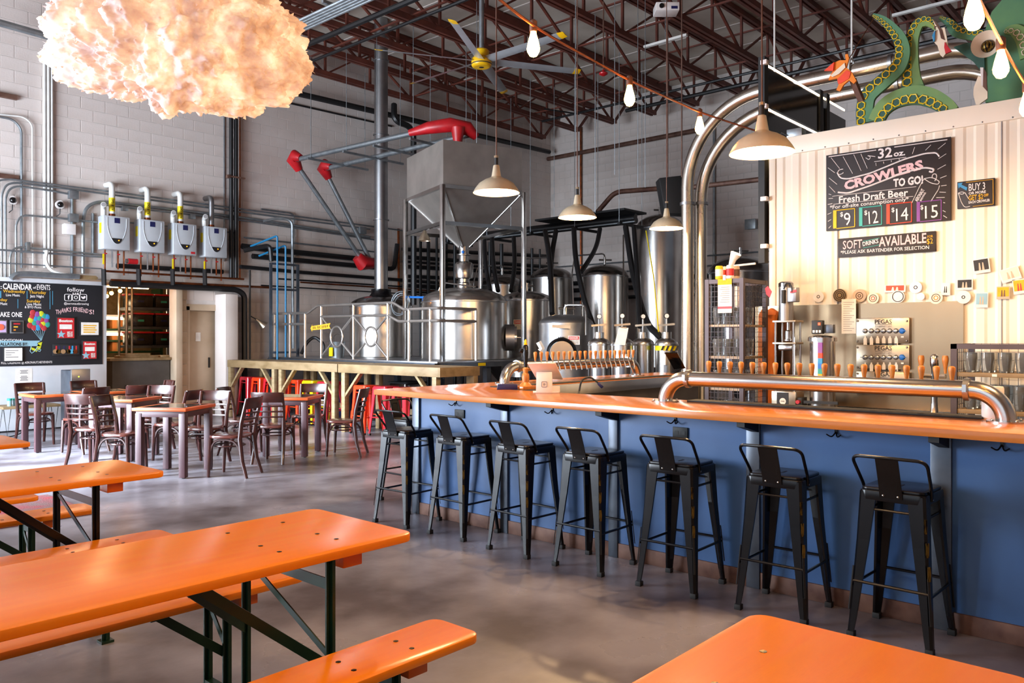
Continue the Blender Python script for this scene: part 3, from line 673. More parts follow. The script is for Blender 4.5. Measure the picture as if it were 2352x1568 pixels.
# tubs and pumps stored below the deck
for i, (x, y, w_, h_, m_) in enumerate(((9.6, 10.2, .5, .5, 'black_matte'), (9.5, 11.1, .5, .7, 'tank_dark'), (9.5, 12.0, .6, .45, 'black_matte'), (9.6, 13.0, .5, .6, 'navy'), (10.6, 9.8, .4, .55, 'tank_dark'))):
    t = thing('storage_tub', ('black tub with lid below the deck by its free corner', 'steel drum below the deck behind the orange-red stool', 'low black tub below the deck behind the crimson stool', 'dark blue tub below the deck by the ladder frame', 'steel pump housing below the deck side edge')[i], 'tub', (x, y, 0))
    MB().prism(rrect(x - w_ / 2, y - w_ / 2, x + w_ / 2, y + w_ / 2, .08), (0, 0, 0), X3, Y3, (0, 0, h_)).build('body', m_, t, bevel=.01)
    MB().prism(rrect(x - w_ / 2 - .02, y - w_ / 2 - .02, x + w_ / 2 + .02, y + w_ / 2 + .02, .08), (0, 0, h_), X3, Y3, (0, 0, .03)).build('lid', 'rubber', t, bevel=.006)
# railing
RX = 8.87
rl = thing('deck_railing', 'tubular steel railing with two ring motifs along the brew deck', 'railing', (RX, 12, DZ))
def rp(px, py): return atx(px, py, RX)
def rail_path(pix): return [rp(*q) for q in pix]
yc = 9.62
def tubep(name, pts, r=.025, par=None, rad=.05): return MB().tube(bend(pts, rad) if len(pts) > 2 else pts, r, 8).build(name, 'rail_steel', par or rl)
tz = rp(940, 709.5).z; mz = rp(940, 737.5).z
tubep('top_rail', rail_path([(622, 720.5), (707, 718.7), (729, 702), (903, 695), (928, 710.5)]) + [Vector((RX, yc, tz)), Vector((9.75, yc, tz))])
tubep('mid_rail', rail_path([(622, 744), (701, 744)])); tubep('mid_rail', rail_path([(738, 727), (891, 723.7), (916, 738)]) + [Vector((RX, yc, mz)), Vector((9.75, yc, mz))])
for px, top in ((624, 720), (631, 720), (666, 719.5), (701, 719), (738, 701.5), (812, 698.5), (891, 695.5), (939, 710), (988, 709.5)):
    a = rp(px, top); tubep('post', [a, Vector((RX, a.y, DZ))], .023)
tubep('post', [(9.75, yc, tz), (9.75, yc, DZ)], .023)
for c, l, r in ((773.6, 738, 812), (851.5, 812, 891)):
    o = rp(c, 773); rr = (rp(c - 13.5, 773) - o).length; rv = rr * 1.02
    MB().tube([o + Vector((0, rr * math.cos(a), rv * 1.0 * math.sin(a))) for a in [2 * PI * i / 28 for i in range(28)]], .021, 8, closed=True).build('ring', 'rail_steel', rl)
    for (ex, ey) in ((l, 727), (r, 724)):
        e = rp(ex, ey); d = (o - e).normalized(); tubep('spoke', [e, o - d * rr], .018)
    for ex in (l, r):
        e = rp(ex, 775); e.z = DZ + .03; d = (o - e).normalized(); tubep('spoke', [e, o - d * rr], .018)
ar = thing('arrow_sign', 'small yellow hand-painted arrow sign tied to the deck railing', 'sign', rp(738, 752))
o = rp(716, 754); e = rp(762, 748); d = (e - o); L = d.length; d.normalize()
MB().prism([(0, 0), (.06, .07), (.06, .04), (L, .05), (L - .04, 0), (L, -.05), (.06, -.04), (.06, -.07)], o + Vector((-.03, 0, 0)), d, Z3, (.006, 0, 0)).build('board', 'chalk_yellow', ar, smooth=False)
for k in range(14):
    if k in (3, 7): continue
    q = o + d * (.1 + (L - .18) * k / 13) + Vector((-.032, 0, .003 * math.sin(k * 2.1)))
    MB().bar(q + Vector((0, 0, -.022)), q + Vector((0, 0, .022)), .012 + .004 * (k % 2), .003, (0, 1, 0)).build('worn_letter', 'rust', ar)
# ================================================================ vessels
def ring_band(mb, cx, cy, z, r, h=.02, t=.006): mb.lathe([(r, z), (r + t, z), (r + t, z + h), (r, z + h)], (cx, cy, 0), 40, cap=False)
def vessel(name, label, cat, cx, cy, r, z0, z1, dome, m='tank', legs=0, group=None, mdome=None, n=48, cone=0):
    t = thing(name, label, cat, (cx, cy, 0 if legs else z0), group)
    pr = [(r * .98, z0), (r, z0 + .01), (r, z1)]
    if cone: pr = [(r * .12, z0 - cone), (r, z0), (r, z1)]
    MB().lathe(pr, (cx, cy, 0), n).build('shell', m, t)
    dp = [(r * math.cos(a) if i < 8 else .03, z1 + dome * math.sin(a)) for i, a in enumerate([PI / 2 * i / 8 for i in range(9)])]
    MB().lathe([(r + .006, z1 - .02), (r + .006, z1)] + dp, (cx, cy, 0), n).build('dome', mdome or m, t)
    b = MB(); ring_band(b, cx, cy, z1 - .03, r + .003); b.build('weld_band', 'dull_steel', t)
    for k in range(legs):
        a = PI / 4 + 2 * PI * k / legs; x, y = cx + math.cos(a) * r * .85, cy + math.sin(a) * r * .85
        MB().cyl((x, y, 0), (x, y, z0 + .05), .04, n=10).build('leg', 'dull_steel', t)
    return t
mx, my, mr = 10.25, 10.42, .775
mt = vessel('mash_tun', 'wide polished steel mash tun with domed lid under the grain hopper', 'tank', mx, my, mr, DZ, 2.17, .26)
MB().lathe([(.13, 2.42), (.13, 2.5), (.1, 2.52), (.1, 2.58), (.16, 2.6), (.17, 2.66), (.17, 2.84), (.14, 2.88), (.09, 2.9), (.09, 3.0), (.13, 3.01), (.13, 3.03), (.09, 3.04), (.09, 3.14)], (mx, my, 0), 24).build('grain_neck', 'steel', mt)
MB().tube(bend([(mx - .55, my + .1, 2.3), (mx - .5, my + .05, 2.5), (mx - .1, my - .4, 2.42)], .1), .015, 8).build('lid_handle', 'steel', mt)
d = Vector((.25, -.97, 0)).normalized(); c0 = Vector((mx, my, 1.52)) + Vector((RT[0], RT[1], 0)) * .76
rr_ = Vector((RT[0], RT[1], 0))
mh = MB().cyl(c0, c0 + rr_ * .16, .24, n=28).build('manway', 'dull_steel', mt)
MB().cyl(c0 + rr_ * .16, c0 + rr_ * .2, .2, n=28).build('manway_door', 'steel', mh)
MB().cyl(c0 + rr_ * .2, c0 + rr_ * .3, .025, n=10).build('door_screw', 'steel', mh)
MB().tube([c0 + rr_ * .3 + Vector((FW[0] * .1 * math.cos(a), FW[1] * .1 * math.cos(a), .1 * math.sin(a))) for a in [2 * PI * i / 16 for i in range(16)]], .012, 6, closed=True).build('hand_wheel', 'steel', mh)
MB().cyl((mx + rr_.x * .74, my + rr_.y * .74, DZ), (mx + rr_.x * .74, my + rr_.y * .74, 2.1), .03, n=10).build('side_pipe', 'copper', mt)
kx, ky, kr = 10.35, 12.92, .63
kt = vessel('brew_kettle', 'polished steel brew kettle with domed top joined to the tall flue', 'tank', kx, ky, kr, DZ, 2.16, .22, mdome='tank_dark')
MB().lathe([(.3, 2.3), (.24, 2.36), (.2, 2.42), (.2, 2.5)], (kx, ky, 0), 28).build('flue_collar', 'black_metal', kt)
fl = thing('flue_pipe', 'tall steel flue rising from the brew kettle up to the roof', 'flue', (kx, ky, 2.45))
MB().cyl((kx, ky, 2.48), (kx, ky, 7.99), .137, n=32).build('pipe', 'dull_steel', fl)
for py in (310, 505, 140): z = H + (CY - py) / FPX * (kx * FW[0] + ky * FW[1]); MB().lathe([(.138, z - .015), (.165, z - .01), (.165, z + .01), (.138, z + .015)], (kx, ky, 0), 32, cap=False).build('joint_ring', 'dull_steel', fl)
bk = thing('steel_bucket', 'small steel bucket with yellow label on the brew deck beside the kettle', 'bucket', (9.3, pxs(775, 9.3), DZ))
q = bk.location; MB().lathe([(.12, 0), (.15, .3), (.155, .31)], (q.x, q.y, DZ), 20).build('body', 'galv', bk); MB().bx(q.x - .152, q.y - .06, DZ + .03, q.x - .14, q.y + .06, DZ + .2).build('label', 'yellow', bk)
MB().tube(arc((q.x, q.y, DZ + .31), .15, 0, PI, 10, (0, 1, 0), (0, 0, 1)), .006, 6).build('bail', 'steel', bk)
hs = one('coiled_hose', MB().tube([Vector((9.62, 11.45, 2.1)) + Vector((.05 * math.sin(a * .9), .2 * math.cos(a), .2 * math.sin(a) + .03 * a / 6)) for a in [i * .35 for i in range(50)]], .011, 6), 'galv', 'pale coiled hose looped on the hopper leg between kettle and mash tun', 'hose')
one('deck_hose', MB().tube(bend([aty(692, 812, 14.15), aty(705, 785, 14.15), aty(722, 772, 14.1), aty(745, 790, 13.9), aty(740, 814, 13.9)], .3), .035, 8), 'black_pipe', 'black brewing hose lying coiled behind the ring railing', 'hose')
run('hose_wand', [atx(937, 682, 9.7), atx(985, 683, 9.7)], .02, 'hose_blue', 'blue hose wand resting on the mash tun rim', 'hose')
# grain hopper on its stand (stands at an angle on the deck)
A_, L_, R_ = Vector((9.11, 9.75, 0)), Vector((9.66, 11.35, 0)), Vector((10.62, 9.30, 0))
ul = (L_ - A_).normalized(); ur = Vector((ul.y, -ul.x, 0)); wl_, wr_ = 1.62, 1.5
ctr = A_ + ul * wl_ / 2 + ur * wr_ / 2
hp = thing('grain_hopper', 'big square steel grain hopper with pyramid bottom on a tall frame', 'hopper', (ctr.x, ctr.y, DZ))
cs = [A_, A_ + ul * wl_, A_ + ul * wl_ + ur * wr_, A_ + ur * wr_]
zt, zm, zb = 4.80, 4.03, 3.14
def quadloft(mb, B0, z0, B1, z1):
    v = [Vector((p.x, p.y, z0)) for p in B0] + [Vector((p.x, p.y, z1)) for p in B1]
    mb.add(v, [(i, (i + 1) % 4, (i + 1) % 4 + 4, i + 4) for i in range(4)])
bxm = MB(); quadloft(bxm, cs, zm, cs, zt); bxm.add([Vector((p.x, p.y, zt)) for p in cs], [(0, 1, 2, 3)]); bxm.build('bin', 'hopper_steel', hp, smooth=False)
tip = Vector((mx, my, 0)); small = [tip + (c - ctr).normalized() * .09 for c in cs]
cn = MB(); quadloft(cn, small, zb, cs, zm); cn.build('pyramid_bottom', 'hopper_steel', hp, smooth=False)
for p, s in zip(cs, small): MB().bar((p.x, p.y, zm), (s.x, s.y, zb), .03, .015).build('seam_strip', 'steel', hp)
MB().lathe([(.1, zb - .02), (.1, zb + .06)], (mx, my, 0), 20).build('outlet', 'steel', hp)
MB().sph((mx - .1, my - .08, 3.06), .03, 10, 6).build('blue_lever', 'hose_blue', hp)
for p in cs:
    q = ctr + (p - ctr) * 1.03
    MB().bx(q.x - .035, q.y - .035, DZ, q.x + .035, q.y + .035, zm + .02).build('leg', 'steel', hp, bevel=.004)
for a, b in zip(cs, cs[1:] + cs[:1]):
    for z in (zm, 3.42): MB().bar((a.x, a.y, z), (b.x, b.y, z), .05, .06).build('frame_rail', 'steel', hp)
cl = thing('clamp_lamp', 'clip-on work lamp with metal shade fixed to the hopper frame', 'lamp', atx(975, 545, 9.3))
q = Vector(cl.location); MB().lathe([(.02, .12), (.035, .1), (.05, .06), (.11, -.04), (.115, -.06)], q, 20, cap=False).build('shade', 'alu', cl); MB().tube([q + Vector((0, 0, .1)), q + Vector((.05, -.12, .16)), q + Vector((.1, -.3, .15))], .01, 6).build('arm', 'steel', cl)
# auger with red elbows
ag = thing('grain_auger', 'steel grain auger tubes with red elbows feeding the hopper', 'auger', (10, 12.4, 3.2))
a1, b1 = Vector((9.2, 14.3, 5.14)), Vector((10.0, 14.4, 5.10)); e1, e2 = Vector((9.55, 10.9, 5.2)), Vector((10.2, 10.25, 5.16))
k1, k2 = Vector((10.95, 14.35, 3.25)), Vector((11.15, 14.35, 3.3))
for a, b in ((a1, e1), (b1, e2), (a1, k1), (b1, k2)): MB().cyl(a, b, .048, n=14).build('tube', 'galv', ag)
for a in (a1, b1):
    MB().tube([a + Vector((.02, -.22, .02)), a + Vector((-.02, -.08, .08)), a + Vector((0, .02, .02)), a + Vector((.14, .02, -.18))], [.07, .12, .14, .08], 12).build('elbow', 'red_paint', ag)
MB().tube([e1 + Vector((-.05, .15, 0)), e1 + Vector((.1, -.2, .06)), e1 + Vector((.32, -.52, .1)), e1 + Vector((.6, -.68, .06)), e2 + Vector((.1, -.1, -.04))], [.06, .11, .13, .13, .07], 12).build('elbow', 'red_paint', ag)
dp = Vector((mx - .3, my - .15, 5.24)); MB().tube([dp, dp + Vector((0, 0, -.2)), dp + Vector((0, 0, -.3))], [.13, .09, .075], 12).build('drop_spout', 'red_paint', ag); MB().cyl(dp + Vector((0, 0, -.28)), dp + Vector((0, 0, -.45)), .075, n=12).build('spout_sleeve', 'pvc', ag)
MB().tube([k1 + Vector((-.12, 0, .05)), k1 + Vector((0, -.02, -.08)), k2 + Vector((.1, 0, -.12))], [.12, .18, .12], 12).build('boot', 'red_paint', ag)
for y in (13.7, 12.7, 11.9, 11.0):
    f_ = (14.3 - y) / 3.6; x0 = 9.05 + .45 * f_
    MB().bx(x0, y - .02, 5.06, x0 + 1.5, y + .02, 5.1).build('support_strut', 'galv', ag)
    for q in (.08, 1.42): MB().cyl((x0 + q, y, 5.08), (x0 + q, y, ZB - .04), .006, n=5).build('hanger_rod', 'galv', ag)
# fermenters and bright tanks
def fittings(t, cx, cy, z, k=0, m='steel'):
    MB().cyl((cx, cy, z - .03), (cx, cy, z + .16), .03, n=10).build('top_port', m, t)
    MB().cyl((cx - .1, cy + .08, z + .1), (cx + .12, cy - .1, z + .1), .02, n=8).build('port_tee', m, t)
fz = [(1150, 14.66, 13.55, .53, 2.82, 'squat steel fermenter in the corner behind the mash tun'), (1266, 14.7, 12.0, .5, 2.92, 'steel fermenter with lit flank between the corner tank and its twin'), (1390, 14.6, 10.4, .52, 2.88, 'steel fermenter with warm vertical glints behind the labelled bright tank')]
for px, x, y, r, z1, lab in fz:
    t = vessel('fermenter', lab, 'tank', x, y, r, .9, z1, .26, legs=4, group='fermenter row', mdome='tank_dark', cone=.5); fittings(t, x, y, z1 + .26)
    MB().tube(bend([(x, y, z1 + .33), (x, y, z1 + .5), (x - .1, y + .75, z1 + .5), (x - .4, y + .6, z1 + .1), (x - .45, y + .45, .6)], .12), .018, 7).build('blow_off_pipe', 'steel', t)
q = atd(1515, 0, 17.2); t = vessel('tall_fermenter', 'tallest jacketed steel fermenter with dented shiny skin beside the ducts', 'tank', q.x, q.y, .51, .9, 3.85, .3, legs=4, mdome='tank_dark', cone=.5)
t_sh = [o for o in t.children if o.name.startswith('shell')][0]
fittings(t, q.x, q.y, 4.15)
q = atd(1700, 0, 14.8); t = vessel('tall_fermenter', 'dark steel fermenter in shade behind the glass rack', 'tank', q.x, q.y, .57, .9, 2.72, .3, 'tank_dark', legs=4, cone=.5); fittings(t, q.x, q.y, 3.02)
q = atd(1210, 0, 15.9); t = vessel('bright_tank', 'steel tank with danger placard just behind the mash tun', 'tank', q.x, q.y, .5, .75, 2.26, .18, legs=4); fittings(t, q.x, q.y, 2.44)
def placard(t, px, py, D, w_, h_):
    c = atd(px, py, D); u = Vector((RT[0], RT[1], 0)); n_ = Vector((-FW[0], -FW[1], 0)); v = Vector(Z3)
    b = MB().prism([(-w_ / 2, -h_ / 2), (w_ / 2, -h_ / 2), (w_ / 2, h_ / 2), (-w_ / 2, h_ / 2)], c, u, v, n_ * .004).build('danger_placard', 'paper', t, smooth=False)
    MB().prism([(-w_ * .44, h_ * .06), (w_ * .44, h_ * .06), (w_ * .44, h_ * .42), (-w_ * .44, h_ * .42)], c + n_ * .004, u, v, n_ * .002).build('red_field', 'print_red', b, smooth=False)
    lettering(b, 'DANGER', c - u * w_ * .38 + v * h_ * .14, c + u * w_ * .38 + v * h_ * .14, h_ * .22, n_, 'paper', .02, off=.008)
    for i, s in enumerate(('CONFINED SPACE', 'PERMIT REQUIRED', 'DO NOT ENTER')): lettering(b, s, c - u * w_ * .42 + v * h_ * (-.1 - .15 * i), c + u * w_ * .42 + v * h_ * (-.1 - .15 * i), h_ * .09, n_, 'ink', .01, off=.006)
placard(t, 1192, 745, 15.40, .21, .19)
q = atd(1300, 0, 13.5); t = vessel('bright_tank', 'squat brushed steel bright tank marked BBT1 with arched manway', 'tank', q.x, q.y, .455, .45, 1.76, .15, 'dull_steel', legs=4); fittings(t, q.x, q.y, 1.91)
placard(t, 1318, 781, 12.99, .19, .145)
n_ = Vector((-FW[0], -FW[1], 0)); lettering(t, 'BBT1', atd(1282, 784, 13.0), atd(1298, 784, 13.0), .075, n_, 'ink', .02, 'tank_marking')
c = atd(1290, 810, 12.98); u = Vector((RT[0], RT[1], 0))
MB().tube(arc(c, .22, 0, 2 * PI, 28, u, Vector(Z3))[:-1], .028, 8, closed=True).build('manway_gasket', 'black_metal', t)
MB().cyl(c, c + n_ * .06, .19, n=28).build('manway_door', 'tank', t)
MB().bar(atd(1268, 749, 12.98), atd(1310, 751, 12.98), .03, .05).build('handle_bar', 'dull_steel', t)
pth = [atd(1296, 722, 13.4), atd(1297, 700, 13.4), atd(1343, 700, 13.2), atd(1346, 715, 13.1), atd(1346, 770, 13.0)]
MB().tube(bend(pth, .1), .018, 8).build('spray_pipe', 'steel', t)
MB().tube([atd(1237, 785, 12.9), atd(1245, 800, 12.9), atd(1240, 806, 12.9)], .05, 6).build('tie_wrap', 'paper', t)
for i, (px, lab) in enumerate(((1376, 'small polished serving tank with gauge next to the bright tank'), (1429, 'small polished serving tank carrying a white clipboard'), (1477, 'small polished serving tank between the clipboard one and the striped one'), (1531, 'small polished serving tank with yellow and black striped tape'), (1618, 'small polished serving tank seen right behind the steel ducts'))):
    D = 12.2 - .3 * (i % 2); q = atd(px, 0, D); r = .165
    t = vessel('serving_tank', lab, 'tank', q.x, q.y, r, .35, 1.43, .09, legs=3, group='small serving tanks', n=32, mdome='tank')
    MB().cyl((q.x, q.y, 1.5), (q.x, q.y, 1.6), .075, n=16).build('neck', 'steel', t)
    MB().cyl((q.x, q.y, 1.6), (q.x, q.y, 1.8), .016, n=8).build('stem', 'steel', t)
    MB().bar(q + Vector((u.x * -.12, u.y * -.12, 1.7 - q.z)), q + Vector((u.x * .12, u.y * .12, 1.72 - q.z)), .03, .03).build('valve_tee', 'steel', t)
    g = Vector((q.x, q.y, 1.84)); gg = MB().cyl(g - n_ * .02, g + n_ * .02, .04, n=16).build('gauge', 'black_metal', t); MB().cyl(g + n_ * .02, g + n_ * .022, .032, n=16).build('gauge_face', 'paper', gg)
    if i == 1:
        b = thing('clipboard', 'white paper on a clipboard tilted against a serving tank', 'clipboard', atd(1425, 790, D - .3)); cc = atd(1426, 772, D - .3)
        MB().prism([(-.09, -.12), (.06, -.13), (.11, .12), (-.03, .13)], cc, u, Z3, n_ * .006).build('sheet', 'paper', b, smooth=False); MB().bar(cc + u * .0 + Vector((0, 0, .13)), cc + u * .08 + Vector((0, 0, .125)), .02, .02).build('clip', 'steel', b)
    if i == 3:
        for k in range(5): MB().lathe([(r + .003, 1.33), (r + .003, 1.40)], (q.x, q.y, 0), 32, cap=False).build('striped_tape', 'yellow', t) if k == 0 else MB().prism([(0, 0), (.03, 0), (.06, .07), (.03, .07)], Vector((q.x, q.y, 1.33)) + n_ * (r + .004) + u * (.07 * k - .19), u, Z3, n_ * .003).build('tape_stripe', 'ink', t, smooth=False)
    if i in (1, 3):
        cc = q + n_ * (r + .01) + u * (.02 if i == 1 else -.06); MB().box((cc.x, cc.y, 1.2), (.07, .07, .16)).build('controller_box', 'white_plastic', t, bevel=.006)
# overhead pipe rack and hoses
pr_ = thing('pipe_rack', 'black overhead manifold rack of insulated pipes above the tanks', 'pipe rack', (13.4, 11, 3.8))
for dx, z, r, m_ in ((0, 3.86, .05, 'black_pipe'), (.15, 3.9, .06, 'black_pipe'), (.32, 3.95, .06, 'black_pipe'), (.5, 3.9, .07, 'black_pipe'), (-.1, 3.78, .018, 'galv')):
    MB().cyl((13.3 + dx, 14.2 - dx * .5, z), (13.3 + dx, 8.75 + dx * .6, z), r, n=10).build('pipe', m_, pr_)
MB().bx(13.15, 8.9, 4.02, 13.95, 11.2, 4.06).build('tray', 'black_matte', pr_); MB().tube(bend([(13.4, 9.9, 3.95), (13.4, 9.3, 4.45), (13.9, 8.6, 4.5), (14.2, 8.2, 4.5), (14.4, 6.5, 4.5)], .15), .05, 9).build('riser_pipe', 'rust', pr_)
for y in (13.9, 12.6, 11.3, 10.1, 9.0):
    MB().bx(13.1, y - .03, 3.74, 13.95, y + .03, 3.79).build('cross_strut', 'black_matte', pr_)
    for x in (13.12, 13.93): MB().cyl((x, y, 3.75), (x, y, ZB - .05), .006, n=5).build('hanger_rod', 'galv', pr_)
def hose(pts, D, r, lab):
    P = bend([atd(px, py, dd) for (px, py), dd in zip(pts, D)], .5, 8); return one('brewing_hose', MB().tube(P, r, 8), 'black_pipe', lab, 'hose', 'hoses hanging from the pipe rack')
HL = 'thick black hose hanging from the overhead pipe rack to the tanks'
hose([(1437, 520), (1455, 640), (1485, 745), (1522, 778)], (15.2, 14.4, 13.4, 12.3), .055, 'thick black hose sweeping from the rack over the serving tanks')
hose([(1456, 520), (1465, 640), (1470, 750)], (15.2, 14.2, 13.2), .045, 'straight black hose beside the sweeping one before the tall fermenter')
hose([(1252, 530), (1264, 600), (1268, 720)], (15.8, 15, 14.2), .05, 'black forked hose dropping before the middle fermenter')
hose([(1277, 530), (1266, 590), (1264, 640)], (15.8, 15.4, 15), .05, 'short black fork joining the hose before the middle fermenter')
hose([(1318, 525), (1322, 600), (1345, 700), (1362, 745)], (15.8, 15, 14.2, 13.8), .05, 'black hose dropping beside the bright tank spray pipe')
hose([(1378, 525), (1370, 570), (1335, 625)], (15.8, 15.4, 15), .045, 'black hose looping before the fermenter with warm glints')
for px, l in ((1112, 'first'), (1130, 'second'), (1180, 'third'), (1201, 'fourth')):
    hose([(px, 545), (px + 3, 610), (px + (14 if px < 1150 else -6), 668)], (16.6, 16, 15.4), .045, {'first': 'black hose next to the hopper cone, hanging to the danger tank', 'second': 'black hose hanging beside the one next to the hopper cone', 'third': 'black hose hanging left of the hopper frame leg', 'fourth': 'black hose hanging close against the hopper frame leg'}[l].replace('left of', 'just inside'))
run('sight_rod', [atd(1432, 540, 14.6), atd(1432, 735, 12.6)], .014, 'steel', 'thin steel rod dropping from the rack to a serving tank gauge', 'rod')
run('yellow_rope', [atd(1484, 530, 14.2), atd(1502, 640, 13.2), atd(1514, 775, 12.5)], .01, 'yellow', 'thin yellow line hanging before the tall fermenter', 'rope')
# ================================================================ twin steel ducts
dl = ('steel duct rising beside the serving tanks and bending towards the container roof', 'second steel duct nested behind the first, bending just below it')
for i, (x, y, ztop, r) in enumerate(((9.23, 5.27, 4.50, .079), (9.45, 5.2, 4.33, .079))):
    t = thing('transfer_duct', dl[i], 'duct', (x, y, 0), 'twin steel ducts'); R = 1.05
    path = [Vector((x, y, 0)), Vector((x, y, ztop - R))] + arc((x, y - R, ztop - R), R, 0, PI / 2, 14, (0, 1, 0), (0, 0, 1)) + [Vector((x, 2.3, ztop))] + arc((x, 2.3, ztop - .75), .75, PI / 2, PI, 12, (0, 1, 0), (0, 0, 1)) + [Vector((x, 1.55, 2.9))]
    MB().tube(path, r, 24).build('tube', 'duct', t)
    z = H + (CY - 468) / FPX * (x * FW[0] + y * FW[1])
    MB().lathe([(r, z - .02), (r + .018, z - .018), (r + .018, z + .018), (r, z + .02)], (x, y, 0), 24, cap=False).build('joint_clamp', 'dull_steel', t)
    MB().lathe([(r, -.02), (r + .016, -.02), (r + .016, .02), (r, .02)], (x, 2.78, ztop), 24, 'y', cap=False).build('joint_clamp', 'dull_steel', t)
    for yy in (4.1, 3.2):
        if i: continue
        MB().tube(arc((x, yy, ztop), .1, 0, 2 * PI, 20, (1, 0, 0), (0, 0, 1.4))[:-1], .014, 6, closed=True).build('hanger_loop', 'pvc', t); MB().cyl((x, yy, ztop + .1), (x, yy, ZB - .04), .012, n=6).build('hanger_rod', 'pvc', t)
# black pipe banks on the far wall
for i, (z, x, m_, r) in enumerate(((3.55, 18.05, 'galv', .02), (3.3, 18.05, 'galv', .02), (3.05, 18.0, 'black_pipe', .06), (2.85, 18.0, 'black_pipe', .06), (2.6, 18.0, 'black_pipe', .05))):
    run('back_wall_line', [(x, 14.6, z), (x, 5.5, z)], r, m_, ('upper bare conduit on the far wall above the black pipes', 'lower bare conduit on the far wall above the black pipes', 'top black insulated pipe of three along the far wall', 'middle black insulated pipe of three along the far wall', 'bottom black insulated pipe of three along the far wall')[i])
jb = thing('junction_box', 'grey junction box on the far wall beside the container corner', 'box', atx(1725, 515, 18.05)); q = Vector(jb.location); MB().box((18.08, q.y, q.z), (.14, .25, .22)).build('body', 'galv', jb, bevel=.01); MB().box((18.0, q.y, q.z), (.02, .27, .24)).build('cover', 'galv', jb, bevel=.006)
for px in (1334, 1640): run('vertical_conduit', [atx(px, 292, 18.08), atx(px, 700, 18.08)], .03, 'copper' if px == 1334 else 'galv', 'copper-coloured riser on the far wall near the corner' if px == 1334 else 'grey riser on the far wall behind the ducts')
# ================================================================ wall with water heaters
NY = (0, -1, 0); NXm = (-1, 0, 0)
YP = 14.74
def wrun(name, pix, r, m, lab, Y=YP, cat='conduit', rad=.12, n=7, group=None):
    return run(name, [aty(a, b, Y) for a, b in pix], r, m, lab, cat, group, n, rad)
hl = ('grey tankless water heater nearest the white panel', 'grey tankless water heater second from the white panel', 'grey tankless water heater with a small red sticker', 'grey tankless water heater beside the black risers with metal flue')
for i, px in enumerate((238, 321.4, 398.5, 471.4)):
    Yf = 14.47; a = aty(px, 500, Yf); x0 = a.x; x1 = x0 + .445; z0, z1 = 3.05, 3.63
    t = thing('water_heater', hl[i], 'water heater', (x0 + .22, 14.65, z0), 'tankless water heaters')
    MB().bx(x0, Yf, z0, x1, 14.72, z1).build('case', 'heater', t, bevel=.012)
    # shield-shaped front relief
    pts = [(x0 + .06, z1 - .03)] + [(x0 + .2225 + .165 * math.sin(q), z0 + .10 + .4 * (1 - math.cos(q)) ** .9) for q in [-1.35 + 2.7 * k / 14 for k in range(15)]] + [(x1 - .06, z1 - .03)]
    MB().tube([(q[0], Yf - .002, q[1]) for q in pts], .006, 6).build('front_relief', 'heater', t)
    cp = MB().prism([(x0 + .2225 + .1 * math.sin(q) * 1.0, z0 + .10 + .16 * (1 - math.cos(q))) for q in [-1.15 + 2.3 * k / 10 for k in range(11)]], (0, Yf, 0), X3, Z3, (0, -.008, 0)).build('control_panel', 'ink', t, smooth=False)
    MB().box((x0 + .25, Yf - .01, z0 + .16), (.015, .006, .015)).build('indicator', 'amber_led', cp)
    MB().bx(x0 + .18, Yf - .004, z1 - .12, x0 + .27, Yf, z1 - .03).build('badge', 'navy', t)
    MB().bx(x0 - .003, Yf + .09, z0 + .28, x0, Yf + .18, z0 + .46).build('side_label', 'yellow', t)
    if i == 2: MB().bx(x0 + .33, Yf - .003, z0 + .03, x0 + .41, Yf, z0 + .07).build('red_sticker', 'print_red', t)
    fx = x0 + .19; m_ = 'pvc' if i < 3 else 'dull_steel'
    f = MB().tube(bend([(fx, 14.6, z1), (fx, 14.6, z1 + .58), (fx, 14.85, z1 + .58)], .1), .05, 14).build('flue_pipe', m_, t)
    MB().cyl((fx, 14.6, z1), (fx, 14.6, z1 + .05), .056, n=14).build('collar', 'copper', f)
    if i < 3:
        MB().cyl((fx, 14.6, z1 + .09), (fx, 14.6, z1 + .33), .0515, n=14, caps=False).build('gas_label', 'yellow', f)
        lettering(f, 'FLUE GAS', (fx + .012, 14.546, z1 + .11), (fx + .012, 14.546, z1 + .31), .04, NY, 'ink', .02, off=.001)
    ix = x0 + .04
    g = MB().tube(bend([(ix, 14.58, z1), (ix, 14.58, z1 + .14), (ix - .06, 14.42, z1 + .17)], .05), .045, 14).build('air_intake', 'pvc', t)
    MB().cyl((ix - .0605, 14.4187, z1 + .1702), (ix - .062, 14.415, z1 + .171), .036, n=14).build('intake_mouth', 'print_grey', g)
    for k, (dx, m2) in enumerate(((.08, 'copper'), (.2, 'dull_steel'), (.3, 'copper'), (.4, 'copper'))):
        pp = MB().cyl((x0 + dx, 14.62, z0), (x0 + dx, 14.62, (2.62, 2.75, 2.72, 2.62)[k]), .014, n=7).build('connection_pipe', m2, t)
        if k in (0, 2): MB().box((x0 + dx, 14.59, z0 - .07), (.04, .03, .02)).build('valve_lever', 'red_paint', pp)
    if i in (0, 2, 3): MB().bx(x0 + .02, 14.56, z0 - .26, x0 + .045, 14.57, z0 - .08).build('gas_tag', 'yellow', t)
for n_, pix, r, m_, lab in (
    ('copper_line', [(238, 622), (560, 641)], .02, 'copper', 'upper copper line running below the water heaters'),
    ('copper_line', [(255, 643), (620, 660)], .024, 'copper', 'lower copper line running below the water heaters'),
    ('drain_pipe', [(253, 651), (545, 665), (561, 676), (562, 930)], .055, 'black_pipe', 'black insulated drain pipe elbowing down beside the pilaster'),
    ('black_line', [(268, 610), (512, 624)], .045, 'black_pipe', 'short black insulated pipe directly below the heaters')):
    wrun(n_, pix, r, m_, lab, 14.745 if n_ == 'black_line' else 14.62, 'pipe', .12)
